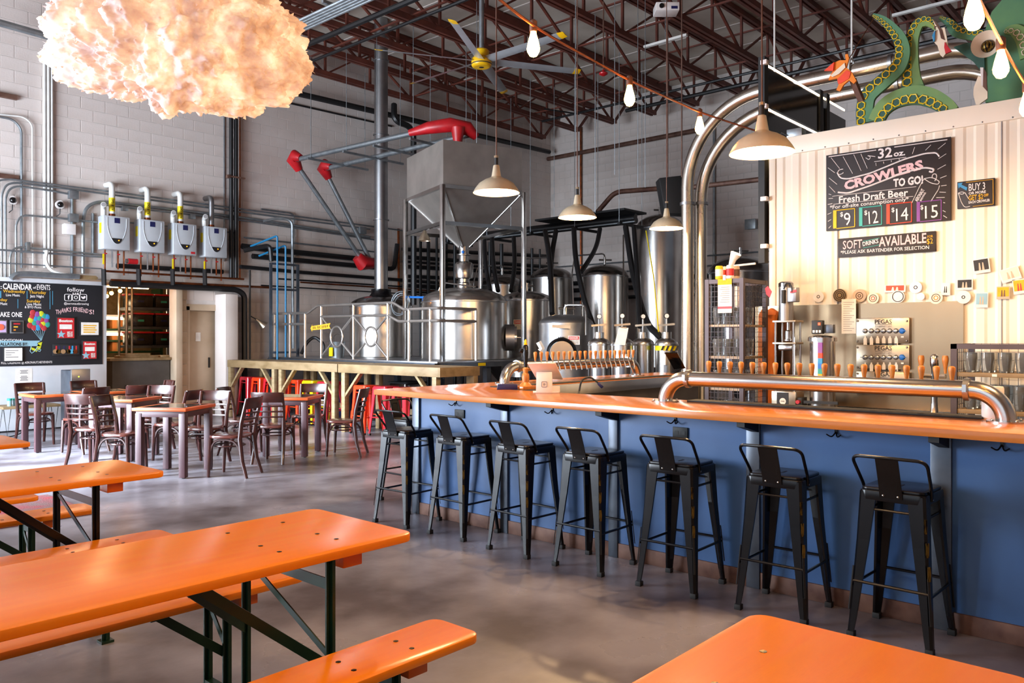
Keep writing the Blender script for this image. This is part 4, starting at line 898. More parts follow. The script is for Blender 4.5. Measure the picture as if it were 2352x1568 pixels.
for k, px in enumerate((238, 318, 396, 470)):
    wrun('insulated_stub', [(px, 618), (px + 1, 655)], .04, 'black_pipe', ('black insulated stub below the heater nearest the panel', 'black insulated stub below the second heater', 'black insulated stub below the stickered heater', 'black insulated stub below the last heater')[k], 14.58, 'pipe')
rp_ = thing('circulator_pump', 'small red circulator pump below the water heaters', 'pump', aty(302, 600, 14.6)); q = Vector(rp_.location); MB().cyl(q + Vector((-.06, 0, 0)), q + Vector((.1, 0, .0)), .05, n=14).build('motor', 'red_paint', rp_); MB().cyl(q + Vector((-.1, 0, 0)), q + Vector((-.06, 0, 0)), .04, n=12).build('volute', 'dull_steel', rp_)
# conduits
CG = 'conduits on the block wall'
LAY = (14.74, 14.74, 14.74, 14.80, 14.80, 14.74, 14.69, 14.64, 14.64, 14.79, 14.745, 14.745, 14.60, 14.834, 14.834, 14.82, 14.82)
for ci, (pix, r, m_, lab) in enumerate((
    ([(-30, 440), (-8, 415), (20, 411), (77, 418), (255, 440), (850, 519), (930, 530)], .017, 'galv', 'top horizontal conduit passing behind the heater flues'),
    ([(4, 640), (4, 445), (14, 424), (34, 419), (160, 434), (255, 447), (850, 526)], .017, 'galv', 'second horizontal conduit passing behind the heater flues'),
    ([(13, 640), (13, 452), (22, 433), (42, 427), (130, 440), (165, 447)], .017, 'galv', 'third conduit curving into the upper grey box'),
    ([(-6, 267), (30, 274), (49, 296), (49, 615)], .02, 'galv', 'long vertical conduit with a bend at its top beside the dome camera'),
    ([(-6, 262), (55, 268), (74, 285), (76, 615)], .013, 'pvc', 'thin white painted vertical conduit beside the bundled risers'),
    ([(37, 640), (37, 515), (46, 498), (60, 494), (160, 503), (228, 511)], .017, 'galv', 'conduit curving into the lower grey box'),
    ([(23, 640), (23, 590), (30, 571), (48, 567), (235, 585)], .017, 'galv', 'conduit bending level below the white box'),
    ([(-5, 573), (60, 578), (235, 590)], .017, 'galv', 'level conduit running to the first heater bracket'),
    ([(-5, 603), (235, 617)], .012, 'galv', 'thin level conduit just above the white panel'),
    ([(191, 628), (191, 500), (198, 475), (222, 463), (262, 466), (560, 500), (850, 545)], .028, 'galv', 'fat conduit curving up beside the first heater'),
    ([(235, 470), (560, 506), (870, 552)], .017, 'galv', 'conduit behind the heaters continuing towards the brew deck'),
    ([(235, 505), (545, 535)], .014, 'galv', 'low conduit behind the heater cases'),
    ([(26, 640), (36, 630), (60, 628), (182, 635)], .045, 'galv', 'fat grey conduit lying along the top of the white panel'),
    ([(515, 255), (515, 600)], .014, 'galv', 'thin grey riser beside the pair of black risers'),
    ([(551, 250), (551, 640)], .014, 'copper', 'thin coppery riser beside the pair of black risers'),
    ([(165, 455), (165, 628)], .03, 'galv', 'slotted strut channel under the grey boxes'),
    ([(213, 490), (213, 585)], .03, 'galv', 'slotted strut channel at the first heater side'))):
    wrun('conduit', pix, min(r, .025) if 'strut' in lab else r, m_, lab, LAY[ci], 'conduit', .25)
for px, y0, lab in ((531, 250, 'black insulated riser beside the last water heater'), (542, 246, 'second black insulated riser next to the copper one')):
    wrun('black_riser', [(px, y0), (px, 640)], .042, 'black_pipe', lab, 14.68, 'pipe', n=10)
sb = thing('pipe_strap', 'rusty strap clamp across the black risers', 'clamp', aty(540, 407, 14.64)); q = Vector(sb.location); MB().bx(q.x - .16, 14.6, q.z - .015, q.x + .2, 14.64, q.z + .015).build('strap', 'rust', sb); MB().bx(q.x - .16, 14.62, q.z - .03, q.x - .1, 14.7, q.z + .03).build('bracket', 'rust', sb)
for px, r, lab in ((102, .026, 'white painted riser beside the dome camera'), (111, .026, 'second white painted riser strapped to the first'), (119, .02, 'third thin white painted riser of the bundle')):
    wrun('painted_riser', [(px, 20 + px), (px + 1, 615)], r, 'pvc', lab, 14.80, 'pipe', n=9)
wrun('cable_tangle', [(108, 575), (104, 600), (116, 620), (150, 632), (176, 634)], .03, 'pvc', 'white cables trailing from the painted risers onto the panel', 14.6, 'cable', .2)
for px, py, lab in ((28, 460, 'white dome security camera next to the vertical conduit'), (137, 470, 'white dome security camera beside the painted risers')):
    p = aty(px, py, 14.78); t = thing('dome_camera', lab, 'camera', p, 'dome cameras')
    MB().lathe([(.07, -.05), (.07, .0), (.06, .02)], (p.x, 14.8, p.z), 20, 'y').build('base', 'white_plastic', t)
    MB().sph((p.x, 14.75, p.z), .05, 16, 10).build('lens_dome', 'screen_black', t)
    MB().tube([(p.x, 14.76, p.z - .05), (p.x - .01, 14.74, p.z - .16), (p.x - .04, 14.8, p.z - .2)], .008, 6).build('cable', 'ink', t)
for px, py, w_, h_, m_, lab in ((170, 447, .14, .13, 'galv', 'upper grey junction box where the conduits meet'), (170, 500, .14, .13, 'galv', 'lower grey junction box above the white box'), (160, 526, .18, .17, 'white_plastic', 'white cover box under the two grey ones'), (288, 478, .09, .08, 'galv', 'small grey box between first and second heater flue'), (443, 497, .09, .08, 'galv', 'small grey box beside the metal heater flue'), (834, 529, .17, .15, 'galv', 'grey box on the block wall behind the auger tubes'), (65, 566, .05, .14, 'galv', 'narrow strut bracket carrying the low conduits')):
    p = aty(px, py, 14.68); t = thing('junction_box', lab, 'box', p); MB().box((p.x, 14.73, p.z), (w_, .1, h_)).build('body', m_, t, bevel=.008); MB().box((p.x, 14.675, p.z), (w_ + .01, .012, h_ + .01)).build('cover', m_, t, bevel=.004)
for px, py, x2 in ((-20, 213, 39), (-20, 400, 43)):
    a, b = aty(px, py, 14.8), aty(x2, py + 8, 14.8); one('wall_strut', MB().bx(a.x, 14.78, a.z - .035, b.x, 14.85, a.z + .035), 'rust', 'brown strut channel high on the block wall' if py < 300 else 'brown strut channel above the looping conduits', 'strut')
run('roof_strut', [aty(-20, 47, 14.3), aty(112, 84, 14.3)], .06, 'galv', 'grey strut beam high on the wall behind the cloud', 'strut')
# pipes to the brew house
for i, (pix, r, m_) in enumerate(((([(556, 565), (600, 571), (882, 600)]), .06, 'black_pipe'), ([(580, 588), (905, 618), (912, 560)], .055, 'black_pipe'), ([(552, 612), (690, 625), (1080, 655)], .04, 'black_pipe'), ([(640, 640), (1240, 678)], .018, 'black_pipe'), ([(600, 655), (1090, 684)], .014, 'black_pipe'), ([(690, 648), (1000, 668)], .018, 'copper'), ([(560, 545), (860, 578)], .018, 'galv'), ([(930, 590), (1255, 612)], .05, 'black_pipe'), ([(930, 612), (1255, 630)], .05, 'black_pipe'), ([(930, 634), (1255, 648)], .045, 'black_pipe'), ([(600, 480), (675, 490), (676, 640)], .02, 'galv'), ([(915, 525), (916, 690)], .03, 'copper'), ([(1025, 560), (1025, 690)], .04, 'black_pipe'))):
    wrun('process_pipe', pix, r, m_, ('upper thick black process pipe leading behind the flue', 'lower thick black process pipe turning up behind the hopper', 'black process pipe at head height above the railing', 'long thin black line low on the block wall', 'lowest thin black line behind the kettle', 'short copper line behind the ladder frame', 'thin bare conduit above the thick process pipes', 'top black pipe behind the hopper cone', 'middle black pipe behind the hopper cone', 'bottom black pipe behind the hopper cone', 'grey conduit elbow dropping beside the auger', 'copper riser behind the hopper frame', 'black riser behind the hopper frame')[i], 14.80 if i >= 10 else 14.68, 'pipe')
for k, (px, y0, y1, r) in enumerate(((966, 545, 690, .035), (984, 548, 690, .045), (1003, 540, 690, .03), (1045, 552, 690, .045), (1062, 548, 690, .035), (1125, 556, 690, .04), (1152, 560, 690, .05), (1182, 566, 690, .035), (1222, 570, 690, .04), (1240, 572, 690, .03))):
    a = aty(px, y0, 14.46); run('process_riser', [a, (a.x, a.y, 0)], r, 'black_pipe', 'black insulated riser in the dark corner behind the hopper', 'pipe', 'risers behind the hopper')
for k, (y0, y1, r) in enumerate(((572, 588, .05), (600, 622, .03), (655, 668, .045), (670, 680, .03))):
    wrun('corner_line', [(925, y0), (1258, y1)], r, 'black_pipe', ('highest black line behind the hopper risers', 'second black line behind the hopper risers', 'third black line behind the hopper risers', 'lowest black line behind the hopper risers')[k], 14.6, 'pipe')
lf = thing('ladder_frame', 'slotted strut ladder frame carrying pipes beside the brew deck', 'frame', (8.7, 14.2, 0))
xa, xb_ = aty(622, 700, 14.25).x, aty(684, 700, 14.25).x; zt_ = aty(650, 605, 14.25).z
for x in (xa, xb_): MB().bx(x - .025, 14.23, DZ if x > 8.8 else 0, x + .025, 14.27, zt_).build('upright', 'bar_steel', lf)
for py in (607, 665, 809): z = aty(650, py, 14.25).z; MB().bx(xa, 14.22, z - .02, xb_, 14.26, z + .02).build('rung', 'bar_steel', lf)
for k, (px, py) in enumerate(((637, 541), (656, 563))):
    a = aty(px, py, 14.18); one('blue_riser', MB().tube(bend([aty(px - 62, py + 25, 14.5), a, (a.x, a.y, DZ if a.x > 8.8 else 0)], .05), .02, 8), 'blue_pipe', ('tall blue pipe with bent top on the ladder frame', 'shorter blue pipe beside the tall one on the ladder frame')[k], 'pipe')
run('steel_riser', [aty(605, 508, 14.5), aty(640, 500, 14.4), aty(671, 505, 14.3), aty(673, 800, 14.3)], .03, 'galv', 'grey conduit curving down into the ladder frame', 'conduit', rad=.3)
run('black_hose_elbow', [aty(560, 575, 14.5), aty(620, 563, 14.3), aty(623, 600, 14.28)], .045, 'black_pipe', 'black insulated elbow above the ladder frame', rad=.1)
cl2 = thing('clamp_lamp', 'clip-on reflector lamp on a pole beside the pilaster', 'lamp', aty(598, 742, 14.58)); q = Vector(cl2.location)
MB().tube([q + Vector((-.1, 0, .08)), q + Vector((-.02, 0, .03)), q + Vector((.07, -.02, -.05))], [.02, .04, .1], 14).build('shade', 'alu', cl2); MB().tube([q + Vector((-.1, 0, .08)), q + Vector((-.22, 0, .14))], .012, 6).build('clip', 'ink', cl2)
run('lamp_pole', [aty(574, 620, 14.6), aty(574, 835, 14.6)], .02, 'black_pipe', 'black pole carrying the clip-on lamp', 'pole')
# ================================================================ white sliding panel with the events board
YB = 14.66
PXR = aty(245, 700, YB).x
pn = thing('sliding_panel', 'big white sliding panel carrying the black chalk events board', 'panel', (4.5, YB, 0))
MB().bx(2.6, YB, .02, PXR, YB + .05, 2.49).build('leaf', 'panel_white', pn, bevel=.004)
def yp(px, py, o=0): return aty(px, py, YB - o)
def rect(parent, name, m, a, b, o, th=.006, axis='y'):
    p, q = yp(a[0], a[1]), yp(b[0], b[1])
    return MB().bx(min(p.x, q.x), YB - o - th, min(p.z, q.z), max(p.x, q.x), YB - o, max(p.z, q.z)).build(name, m, parent, smooth=False)
bd = thing('events_board', 'black chalkboard with the calendar of events, balloons and framed awards', 'sign', (4.5, YB, 1.1))
br, tl = yp(235, 836), yp(-70, 655)
MB().bx(2.75, YB - .015, br.z, br.x, YB, yp(235, 656).z).build('blackboard', 'chalk_black', bd, bevel=.003)
def wt(s, x0, y0, x1, y1, h, m='chalk_white', bold=.01, par=None, off=.018, slant=0):
    A, B = yp(x0, y0), yp(x1, y1); D = A.x * FW[0] + A.y * FW[1]
    B.z = A.z + (B.z - A.z) * .3
    return lettering(par or bd, s, A, B, h * D / FPX, NY, m, bold, off=off, slant=slant)
for a in ((':', 0, 663, 4, 663, 9), ('CALENDAR', 5.8, 663.5, 73, 664.5, 13, 'chalk_white', .03), ('of', 75, 663, 82, 663, 6), ('EVENTS', 84, 665, 114.4, 666, 12), ('Wednesday', 6, 671.5, 57, 672, 7, 'chalk_yellow'), ('Live Music', 13, 680, 45, 680, 6), ('Thursday', 65.5, 674, 105, 674.5, 7, 'chalk_yellow'), ('Jazz Night', 68, 682.5, 100, 683, 6), ('day', 0, 691, 16, 691, 6, 'chalk_yellow'), ('Music', 0, 700, 16, 700, 6), ('Sunday', 60.5, 694, 92, 694, 6.5, 'chalk_yellow'), ('Live Music', 60.5, 701, 94, 701, 6), ('& BYO Picnic', 56, 707.5, 94, 707.5, 5.5), ('TAKE ONE', -8, 727, 50, 727, 11, 'chalk_white', .02), ('ADDITIONAL', -4, 783.5, 54, 783.5, 5), ('follow', 153, 669, 193, 669, 9), ('us!', 166, 676.5, 185, 676.5, 7), ('@aeronautbrewing', 146, 699, 203, 699, 5), ('FULL CALENDAR @ AERONAUT.NET/EVENTS', 2, 836, 119, 833, 5)):
    wt(*a)
for s, x0, x1, y in (('TH', 127, 139, 721), ('AN', 140, 151, 717.5), ('KS', 152, 163, 715.5), ('FR', 167, 179, 715), ('IE', 180, 190, 716), ('ND', 191, 202, 718.5), ('S!', 204, 215, 721)): wt(s, x0, y, x1, y, 10, 'chalk_pink', .01)
for a, b in (((119.5, 668), (120.5, 700)), ((61, 668), (62, 686)), ((40, 687), (41, 708)), ((113.5, 668), (114.5, 710)), ((0, 668), (2, 684))): rect(bd, 'divider_line', 'chalk_blue', a, b, .015, .002)
for i, x in enumerate((156.7, 174.5, 191.5)):
    c = yp(x, 683, .018); s = .055
    MB().tube([(c.x + p[0], YB - .018, c.z + p[1]) for p in rrect(-s, -s, s, s, .02, 3)], .005, 5, closed=True).build('social_icon', 'chalk_white', bd)
    if i == 0: wt('f', x - 2.2, 687, x + 2.8, 687, 9, 'chalk_white', .04)
    elif i == 1: MB().tube(arc((c.x, YB - .018, c.z), .025, 0, 2 * PI, 16, X3, Z3)[:-1], .005, 5, closed=True).build('icon_ring', 'chalk_white', bd)
    else: MB().prism([(-.035, .0), (-.005, -.028), (.03, -.01), (.038, .02), (.012, .028), (-.005, .005), (-.03, .022)], (c.x, YB - .016, c.z), X3, Z3, (0, -.004, 0)).build('icon_bird', 'chalk_white', bd, smooth=False)
MB().prism([(0, 0), (.86, 0), (.80, .045), (.86, .09), (0, .09)], yp(-45, 795.5, .016), X3, Z3, (0, -.003, 0)).build('ribbon', 'lightblue', bd, smooth=False)
wt('INSTALLATIONS BY:', -20, 793.5, 63, 793.5, 7, 'ink', .02, off=.022)
bc = ['red_b', 'violet_b', 'lime', 'green_b', 'skyblue']
for k, (x, y, c) in enumerate(((75.5, 718, 0), (86, 722, 1), (95, 721, 2), (101, 726, 3), (108, 728, 4), (74, 728, 0), (82, 732, 4), (90, 731, 3), (71, 735, 2), (97, 735, 0), (106, 736, 1), (79, 742, 3), (87, 740, 1), (99, 743, 2), (109, 745, 3), (69, 747, 0), (78, 752, 0), (87, 752, 4), (101, 753, 0), (95, 747, 0))):
    c_ = yp(x, y, .016); MB().sph((c_.x, c_.y, c_.z), .044, 12, 8, (1, .15, 1.15)).build('balloon', bc[c], bd)
for x in (74, 80, 86, 92, 98, 104): a, b = yp(x, 756, .018), yp(95, 783, .018); MB().bar(a, b, .004, .004).build('balloon_string', 'lightblue', bd)
for pts, m_ in (([(88, 787), (97, 785), (92, 803), (82, 803)], 'lime'), ([(72, 797), (86, 803), (84, 808), (71, 802)], 'lime')):
    MB().prism([((yp(*p) - yp(*pts[0])).x, (yp(*p) - yp(*pts[0])).z) for p in pts], yp(pts[0][0], pts[0][1], .016), X3, Z3, (0, -.003, 0)).build('deck_chair_drawing', m_, bd, smooth=False)
MB().tube([yp(x, y, .018) for x, y in ((72, 795), (69, 806), (73, 811), (80, 806), (86, 797))], .006, 5).build('chair_frame_drawing', 'lightblue', bd); MB().tube([yp(x, y, .018) for x, y in ((83, 804), (92, 807), (94, 803), (88, 800))], .006, 5).build('chair_frame_drawing', 'lightblue', bd)
def award(name, lab, a, b, fm, bg_, extra):
    t = thing(name, lab, 'frame', yp((a[0] + b[0]) / 2, b[1], .02)); e = 2.6
    p, q = yp(a[0] - e, a[1] - e), yp(b[0] + e, b[1] + e); MB().bx(p.x, YB - .045, q.z, q.x, YB - .015, p.z).build('frame', fm, t, bevel=.004)
    rect(t, 'print', bg_, a, b, .045, .003); extra(t); return t
def boston(x0, y0, x1, y1):
    def f(t):
        w_, h_ = x1 - x0, y1 - y0
        wt('Boston', x0 + w_ * .08, y0 + h_ * .2, x1 - w_ * .1, y0 + h_ * .2, h_ * .13, 'paper', .05, t, .05)
        rect(t, 'white_field', 'paper', (x0 + w_ * .12, y0 + h_ * .32), (x1 - w_ * .14, y0 + h_ * .56), .048, .002)
        wt('BEST OF', x0 + w_ * .58, y0 + h_ * .76, x1 - w_ * .1, y0 + h_ * .76, h_ * .08, 'paper', .04, t, .05); wt('BOSTON', x0 + w_ * .58, y0 + h_ * .85, x1 - w_ * .1, y0 + h_ * .85, h_ * .08, 'paper', .04, t, .05); wt('2019', x0 + w_ * .58, y0 + h_ * .94, x1 - w_ * .1, y0 + h_ * .94, h_ * .08, 'paper', .04, t, .05)
        c = yp(x0 + w_ * .28, y0 + h_ * .82, .05); MB().prism([((.07 if k % 2 == 0 else .03) * math.sin(k * PI / 5), (.07 if k % 2 == 0 else .03) * math.cos(k * PI / 5)) for k in range(10)], c, X3, Z3, (0, -.003, 0)).build('star', 'lightblue', t, smooth=False)
    return f
award('award_frame', 'larger red award sheet in black frame under the thank-you lettering', (130, 730), (168, 776), 'ink', 'print_red', boston(130, 730, 168, 776))
award('award_frame', 'smaller red award sheet near the lower board corner', (189, 784), (219, 823), 'ink', 'print_red', boston(189, 784, 219, 823))
award('award_frame', 'pale framed certificate with orange print on the events board', (184, 740), (224, 769), 'ink', 'paper', lambda t: [rect(t, 'orange_print', 'chalk_yellow', (189, 746 + 5 * k), (219 - 3 * (k % 2), 749 + 5 * k), .048, .002) for k in range(4)])
def medals(t):
    for k, (x, c, rm) in enumerate(((127, 'alu', 'print_red'), (134, 'brass_scuff', 'navy'), (145, 'alu', 'navy'), (157, 'brass_scuff', 'print_red'), (164, 'chalk_blue', 'skyblue'), (172.5, 'copper', 'print_red'))):
        p = yp(x, 807, .05); MB().cyl(p, p + Vector((0, -.006, 0)), .038, n=18).build('medal', c, t); rect(t, 'ribbon', rm, (x - 1.6, 794), (x + 1.6, 803), .048, .003)
award('medal_case', 'black shadow box with six hanging medals on the events board', (122, 793), (179, 813), 'ink', 'chalk_black', medals)
award('notice_sheet', 'white notice sheet in black frame under the ribbon', (8, 799), (49, 828), 'ink', 'paper', lambda t: [rect(t, 'print_line', 'print_grey', (11, 804 + 5 * k), (40 - 8 * (k % 3), 805.3 + 5 * k), .048, .0015) for k in range(4)])
award('flyer', 'dark flyer with orange lettering in a holder on the events board', (24, 738), (50, 763), 'galv', 'ink', lambda t: [rect(t, 'flyer_print', ('print_red', 'chalk_yellow', 'toon_orange')[k], (29, 742 + 7 * k), (44 - 5 * k, 745 + 7 * k), .048, .0015) for k in range(3)])
award('flyer', 'lilac flyer with round picture in a holder on the events board', (-14, 737), (12, 763), 'galv', 'lilac', lambda t: MB().cyl(yp(1, 751, .048), yp(1, 751, .051), .05, n=20).build('round_picture', 'coral', t))
nt_ = thing('paper_notice', 'white paper notice taped on the panel below the events board', 'notice', yp(55, 888)); rect(nt_, 'sheet', 'paper', (36, 846), (74, 888), .001, .002)
for k in range(7): rect(nt_, 'print_line', 'print_grey', (46 + (k % 2) * 2, 850 + 3 * k + (4 if k > 2 else 0)), (64 - (k % 2) * 2, 851.3 + 3 * k + (4 if k > 2 else 0)), .003, .001)
wb = one('wood_offcut', MB().prism([(0, .02), (.04, 0), (.34, 0), (.38, .03), (.34, .07), (.03, .07)], aty(172, 640, 14.6), X3, Z3, (0, .02, 0)), 'fir', 'small wooden offcut lying on the top edge of the white panel', 'wood')
# water dispenser
wd_ = thing('water_dispenser', 'floor-standing grey and black water dispenser beside the white panel', 'water dispenser', (4.9, 13.9, 0))
MB().bx(4.75, 13.70, .02, 5.04, 14.1, 1.0).build('cabinet', 'bar_steel', wd_, bevel=.012); MB().bx(4.755, 13.64, .8, 5.035, 13.70, 1.02).build('upper_front', 'dull_steel', wd_, bevel=.006)
MB().bx(4.77, 13.69, .69, 5.02, 13.698, .8).build('recess', 'ink', wd_); MB().bx(4.77, 13.69, .1, 5.02, 13.7, .66).build('lower_front', 'galv', wd_)
MB().sph((4.86, 13.638, .9), .009, 8, 6).build('led', 'green_led', wd_); MB().cyl((4.84, 13.688, .735), (4.84, 13.685, .735), .02, n=12).build('button', 'chalk_pink', wd_); MB().bx(4.93, 13.684, .72, 4.95, 13.69, .76).build('tap', 'skyblue', wd_)
# hairpin side table with drinking glasses
stb = thing('side_table', 'small wooden side table on black hairpin legs by the white panel', 'table', (4.25, 14.1, 0))
MB().bx(3.86, 13.82, .43, 4.66, 14.34, .47).build('top', 'fir', stb, bevel=.004)
for x, y in ((3.93, 13.88), (4.59, 13.88), (3.93, 14.28), (4.59, 14.28)):
    MB().tube([(x - .05, y, .43), (x, y, 0.006), (x + .05, y, .43)], .006, 6).build('hairpin_leg', 'black_metal', stb)
for k in range(4):
    x, y = 3.98 + .09 * k, 13.95 + .05 * (k % 2); t = thing('striped_tumbler', 'clear tumbler with green rim on the hairpin side table', 'glass', (x, y, .47), 'tumblers on the side table')
    MB().lathe([(.03, .0), (.035, .12), (.033, .12), (.028, .005)], (x, y, .47), 14, cap=False).build('glass', 'lightblue', t); MB().lathe([(.0355, .085), (.0358, .12)], (x, y, .47), 14, cap=False).build('green_band', 'green_b', t)
bsk = thing('wire_basket', 'white wire basket with wooden grip behind the side table glasses', 'basket', (4.4, 14.15, .47))
for k in range(5): MB().tube(rrect3 := [(p[0], p[1], .48 + .03 * k) for p in rrect(4.28, 14.05, 4.52, 14.25, .03, 2)], .003, 4, closed=True).build('wire', 'white_plastic', bsk)
MB().tube(arc((4.4, 14.15, .6), .12, 0, PI, 8, X3, Z3), .004, 5).build('bail', 'white_plastic', bsk); MB().cyl((4.36, 14.15, .72), (4.44, 14.15, .72), .009, n=8).build('grip', 'fir', bsk)
run('extension_cable', [(4.3, 14.3, .4), (4.35, 14.2, .15), (4.1, 13.9, .012), (3.4, 13.7, .012), (3.0, 13.5, .012)], .008, 'ink', 'black power cord trailing from the side table over the floor', 'cord', rad=.2)
# ================================================================ store room behind the opening
sr = MB(); sr.bx(4.6, 19.4, 0, 9.0, 19.6, 3.2); sr.bx(4.4, YW + .2, 0, 4.6, 19.6, 3.2); sr.bx(9.0, YW + .2, 0, 9.2, 19.6, 3.2); struct('wall_store', sr, 'fir', smooth=False)
struct('ceiling_store', MB().bx(4.4, YW + .2, 3.2, 9.2, 19.6, 3.3), 'deck', smooth=False)
YS = 16.4
sh = thing('storage_shelf', 'steel shelf loaded with lidded bins inside the store room', 'shelf', (7.0, YS, 0))
xl, xr = aty(303, 700, YS - .3).x, aty(415, 700, YS - .3).x
for x in (xl, xr):
    for y in (YS - .3, YS + .3): MB().cyl((x, y, 0), (x, y, 2.6), .025, n=8).build('upright', 'dull_steel', sh)
lv = [aty(350, y, YS - .3).z for y in (706, 750, 793)] + [.6]
for z in lv: MB().bx(xl, YS - .3, z - .05, xr, YS + .3, z).build('shelf_board', 'bar_steel', sh, smooth=False)
bw = (xr - xl) / 2
for r_, z in enumerate(lv[:3]):
    for k in range(2):
        x = xl + .04 + (bw - .03) * k; t = thing('storage_bin', ('dark bin with red lid on the %s store-room shelf beside the %s' % (('top', 'middle', 'lower')[r_], ('steel upright', 'beige jamb')[k])), 'bin', (x + bw / 2, YS, z), 'store-room bins')
        MB().bx(x, YS - .24, z, x + bw - .09, YS + .24, z + .24).build('tub', 'bin_clear', t, bevel=.012); MB().bx(x - .01, YS - .26, z + .24, x + bw - .08, YS + .26, z + .275).build('lid', 'red_paint', t, bevel=.006); MB().bx(x + .1, YS - .245, z + .1, x + .22, YS - .24, z + .14).build('label', 'green_b' if (r_ + k) % 2 else 'navy', t)
for x, y in ((aty(281, 700, YS).x, YS - .2),): run('shelf_post', [(x, y, 0), (x, y, 2.6)], .03, 'dull_steel', 'free steel post before the boxed shelves in the store room', 'post')
for k, (px, py) in enumerate(((262, 738), (268, 766), (270, 792), (290, 738), (285, 765))):
    p = aty((266, 266, 266, 292, 292)[k], py, 17.8); p.z = aty(262, (754, 780, 806, 754, 780)[k], 17.7).z + .115; t = thing('cardboard_box', ('cardboard box on the upper rack of the store room', 'cardboard box on the middle rack of the store room', 'cardboard box on the lower rack of the store room', 'cardboard box behind the shelf post, upper rack', 'cardboard box behind the shelf post, middle rack')[k], 'box', (p.x, 17.8, p.z - .12)); MB().bx(p.x - .11, 17.7, p.z - .12, p.x + .11, 18.0, p.z + .08).build('carton', 'cardboard', t, bevel=.004); MB().bx(p.x - .02, 17.698, p.z - .12, p.x + .02, 17.7, p.z + .08).build('tape', 'fir', t)
bxr = thing('box_rack', 'green box rack deep in the store room', 'shelf', (5.9, 17.9, 0))
for z in (aty(262, 754, 17.7).z, aty(262, 780, 17.7).z, aty(262, 806, 17.7).z): MB().bx(6.7, 17.65, z - .04, 8.0, 18.1, z - .005).build('shelf_board', 'green_steel', bxr)
for x in (6.7, 8.0): MB().bx(x - .03, 17.65, 0, x + .03, 18.1, 2.6).build('upright', 'green_steel', bxr)
cn_ = thing('counter_unit', 'dark grey half-height counter with timber top closing the store-room opening', 'counter', (6.45, 15, 0))
xc0 = aty(258, 850, 14.95).x
MB().bx(xc0, 14.95, 0, 6.93, 15.35, 1.10).build('front_board', 'grey_board', cn_, bevel=.004); MB().bx(xc0 - .06, 14.9, 1.10, 6.94, 15.45, 1.15).build('top_board', 'fir', cn_, bevel=.004); MB().bx(xc0 + .22, 14.944, .55, xc0 + .25, 14.95, .66).build('latch', 'ink', cn_)
for k, (dx, w_, z) in enumerate(((.15, .7, 1.15), (.25, .45, 1.19), (.9, .2, 1.15))): one('plank_offcut', MB().bx(xc0 + dx, 15.0, z, xc0 + dx + w_, 15.25, z + .04), 'fir', ('long plank lying on the store-room counter', 'short plank stacked on the long one on the store-room counter', 'grey-ended plank at the jamb end of the store-room counter')[k], 'plank', bevel=.003)
for k, (x, y, z, Lx) in enumerate(((5.9, 17.3, 2.2, .5), (7.0, 17.4, 2.62, 1.2), (6.8, 17.3, 1.62, .8), (6.8, 17.3, 1.95, .8))):
    t = thing('tube_light', ('bright glowing light fixture deep in the store room', 'glowing tube light over the store-room bins', 'glowing tube light behind the lower bins', 'glowing tube light behind the middle bins')[k], 'light', (x, y, z)); MB().bx(x - Lx / 2, y - .06, z, x + Lx / 2, y + .06, z + .04).build('housing', 'white_plastic', t); MB().cyl((x - Lx / 2, y, z - .03), (x + Lx / 2, y, z - .03), .03 if k else .12, n=10).build('tube', 'tube_white', t)
    l = bpy.data.lights.new('store_light', 'POINT'); l.energy = 14 if k < 2 else 3; l.color = (1, .78, .5); l.shadow_soft_size = .1; o = bpy.data.objects.new('store_light', l); COL.objects.link(o); o.location = (x, y - .25, z - .15)
for k, (px, py) in enumerate(((256, 673), (245, 680), (276, 668))):
    p = aty(px, py, 15.3); t = thing('globe_bulb', ('brightest bare bulb by the store-room opening', 'bare bulb against the white panel edge', 'small bare bulb over the store-room post')[k], 'bulb', p); MB().sph(p, .035, 12, 8).build('glass', 'bulb', t); MB().cyl(p + Vector((0, 0, .03)), p + Vector((0, 0, .09)), .018, n=8).build('socket', 'ink', t)
# ================================================================ white container behind the bar
XC = 7.0; CT = 3.31; CYL = pxs(1770, XC)
ct = thing('container', 'white corrugated container wall behind the bar hung with chalk signs', 'container', (8, .8, 0))
prof = []; y = CYL - .06
while y > -1.9:
    prof += [(y, 0), (y - .055, 0), (y - .075, .008), (y - .125, .008)]; y -= .145
prof = [(CYL, 0)] + prof + [(-2.0, 0)]
cm = MB()
for (ya, da), (yb, db) in zip(prof, prof[1:]):
    b = len(cm.v); cm.add([(XC + da, ya, 0), (XC + db, yb, 0), (XC + db, yb, CT - .15), (XC + da, ya, CT - .15)], [(0, 1, 2, 3)])
cm.build('corrugated_sheet', 'container', ct, smooth=False)
MB().bx(XC - .018, -2.0, CT - .155, XC + .1, CYL, CT).build('top_rail', 'container', ct, bevel=.006)
MB().bx(XC + .02, -2.0, 0, 8.9, CYL, CT - .01).build('box', 'container', ct, smooth=False)
MB().bx(XC - .012, CYL - .05, 0, XC + .05, CYL + .01, CT - .01).build('corner_post', 'container', ct, bevel=.004)
for px in (1924, 2301):
    yy = pxs(px, XC); MB().bx(XC - .004, yy - .004, .9, XC + .01, yy + .004, CT - .155).build('panel_seam', 'print_grey', ct, smooth=False)
    y2 = yy - .45 if px == 1924 else -.2
for k in range(14):
    yy = CYL - .1 - .2 * k; MB().sph((XC - .019, yy, CT - .14), .006, 6, 4).build('screw', 'dull_steel', ct)
